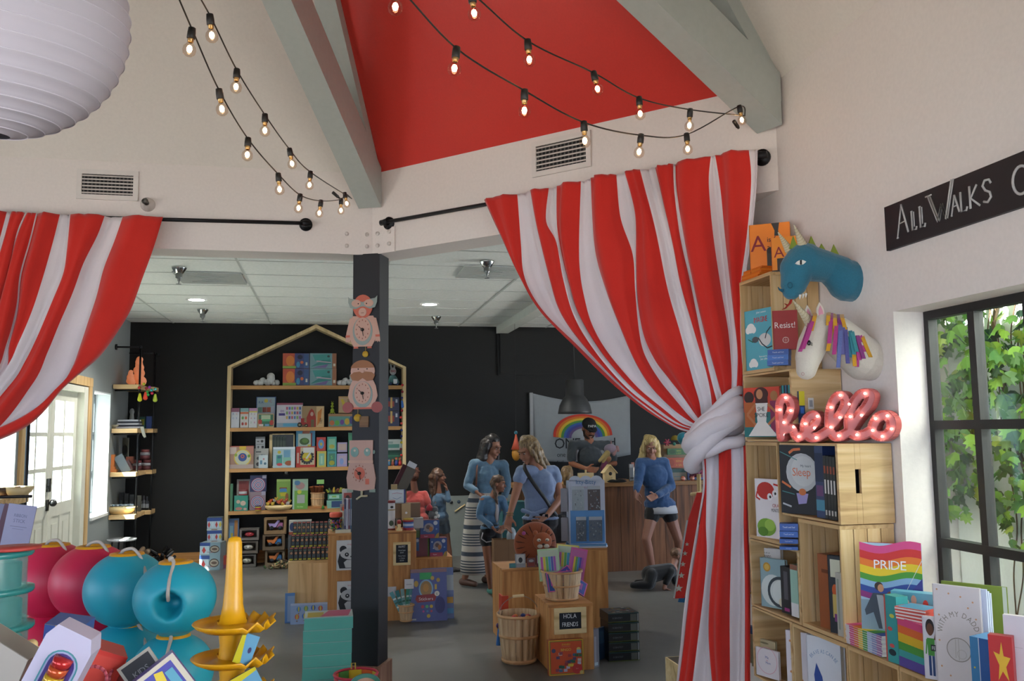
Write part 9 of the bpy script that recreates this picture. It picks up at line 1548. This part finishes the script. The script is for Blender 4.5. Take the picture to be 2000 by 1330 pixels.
P = qd(30, 980, 3.5); t = thing('packet_rack', 'dark rack rail holding the hanging purple packets at the left edge', 'rack', (P.x, P.y, 0)); MB().m(IRON).cyl((-.35, 0, P.z+.02), (.06, 0, P.z+.02), .006, n=8).build('rail', t); MB().m(IRON).cyl((-.34, 0, 0), (-.34, 0, P.z+.02), .012, n=10).build('upright', t); MB().m(IRON).cyl((-.34, 0, .01), (.1, 0, .01), .02, n=10).build('foot', t)
t = thing('pipe_shelf', 'pipe shelf with a pine board at the left edge before the french doors', 'shelf', (0, 0, 0)); q = onY(54, 860, 7.25); MB().m(IRON).cyl((q.x, 7.25, 0), (q.x, 7.25, 2.2), .014, n=10).build('upright', t); zb = onY(40, 966, 7.2).z; MB().m(PINE(0)).box(XL+.01, q.x+.01, 6.6, 7.3, zb-.06, zb).build('board', t); MB().m(IRON).cyl((XL+.02, 7.25, zb-.075), (q.x, 7.25, zb-.075), .012, n=8).build('cross_pipe', t); MB().m(IRON).cyl((XL+.02, 7.25, 2.18), (q.x, 7.25, 2.18), .012, n=8).build('top_pipe', t)
for k, (px, c, lb) in enumerate([(36, OAK(), 'right wooden bowl on the pine board of the left pipe shelf'), (8, mat('4a3424'), 'dark wooden bowl at the left edge on the pipe shelf')]): tag(MB().m(c if k else MPLE(0)).lathe([(.05, 0), (.09, .03), (.11, .07), (.105, .07), (.08, .03), (.0001, .012)], 24).build('wooden_bowl', loc=(onY(px, 960, 7.0).x, 6.98, zb+.001)), lb, 'bowl')
# colourful parasol-like tin and basket at the foot of the post, teal box stack
for k in range(8):
    z_ = .001+k*.069; xo_ = [-.03, -.03, -.02, -.012, -.012, -.01, -.01, 0][k]; o = MB().m('4fa294').box(-.137, .137, 0, .20, 0, .068); art_on(o, .274, .068, [('r', 0, .93, 1, 1, '7aa8a0')]+[('t', 'mystic', .15+.24*j, .35, .16, '5c9a90') for j in range(4)]+[('e', .15+.24*j, .72, .012, .06, '5c9a90') for j in range(4)])
    o.m('7c2a4c').box(.1372, .1376, .01, .19, .01, .055).m('2a4a6c').box(.1374, .1378, .04, .09, .02, .05)
    if k == 7: o.m('a8b8b4').box(-.137, .137, 0, .2, .068, .0685).m('b09c30').box(-.12, -.03, .02, .15, .0685, .0688).m('b04a6c').add([(-.05, .02, .069), (.11, .02, .069), (.13, .19, .069), (.0, .19, .069)], [(0, 1, 2, 3)], False)
    P = onY(641, 1330, 5.30); tag(o.build('teal_box', loc=(P.x+.0+xo_*.6, 5.30, z_)), ['lowest', 'second', 'third', 'fourth', 'fifth', 'sixth', 'seventh', 'topmost'][k]+' of eight teal game boxes stacked left of the post, counted from the floor', 'game box')
P = qd(695, 1316, 4.6); t = thing('fabric_bucket', 'round yellow and orange patterned fabric bin at the foot of the post', 'bin', (P.x, P.y, P.z-.30)); n = 30; b = MB()
for k, c in enumerate(['b8a01c', 'b8501c', 'b8a01c', '3c7a34', 'c04a24', 'a8182c', '8c8c90', 'c0602c', 'b8a01c', 'b8501c']): 
    a0, a1 = 2*PI*k/10, 2*PI*(k+1)/10; b.m(mat(c, .6)); vs = [(.112*cos(a0+(a1-a0)*j/4), .112*sin(a0+(a1-a0)*j/4), z) for z in (0, .30) for j in range(5)]; b.add(vs, [(j, j+1, j+6, j+5) for j in range(4)], True)
o = b.build('fabric_wall', t); s_ = o.modifiers.new('thickness', 'SOLIDIFY'); s_.thickness = .004; MB().m(mat('a8283c', .7)).tube([(.112*cos(a*PI/12), .112*sin(a*PI/12), .30) for a in range(24)], .007, 6, closed=True).build('edging', t); MB().m(mat('8a5a4c', .8)).lathe([(.0001, .24), (.105, .25)], 20).build('lining', t); MB().m('a89434').tube([(-.02, .1, .30), (-.02, .1, .33), (.0, .1, .33), (.0, .1, .30)], .004, 5).build('loop', t)
P = qd(713, 1340, 4.2); tag(MB(Matrix.Rotation(.5, 4, 'X')).m('3f8070').cyl((0, -.004, 0), (0, .004, 0), .075, n=36).m('c09078').cyl((0, -.006, 0), (0, -.004, 0), .055, n=36).build('round_plate', loc=P), 'round green-rimmed pink disc at the bottom edge below the post', 'disc'); P_ = P
t = thing('low_stool', 'low wooden stool at the bottom edge carrying the pink disc', 'stool', (P.x, P.y+.08, 0)); MB().m(PLY()).box(-.12, .12, -.1, .1, .20, .22).build('seat', t); MB().m(PLY(2)).box(-.12, -.1, -.1, .1, 0, .2).box(.1, .12, -.1, .1, 0, .2).build('side', t)
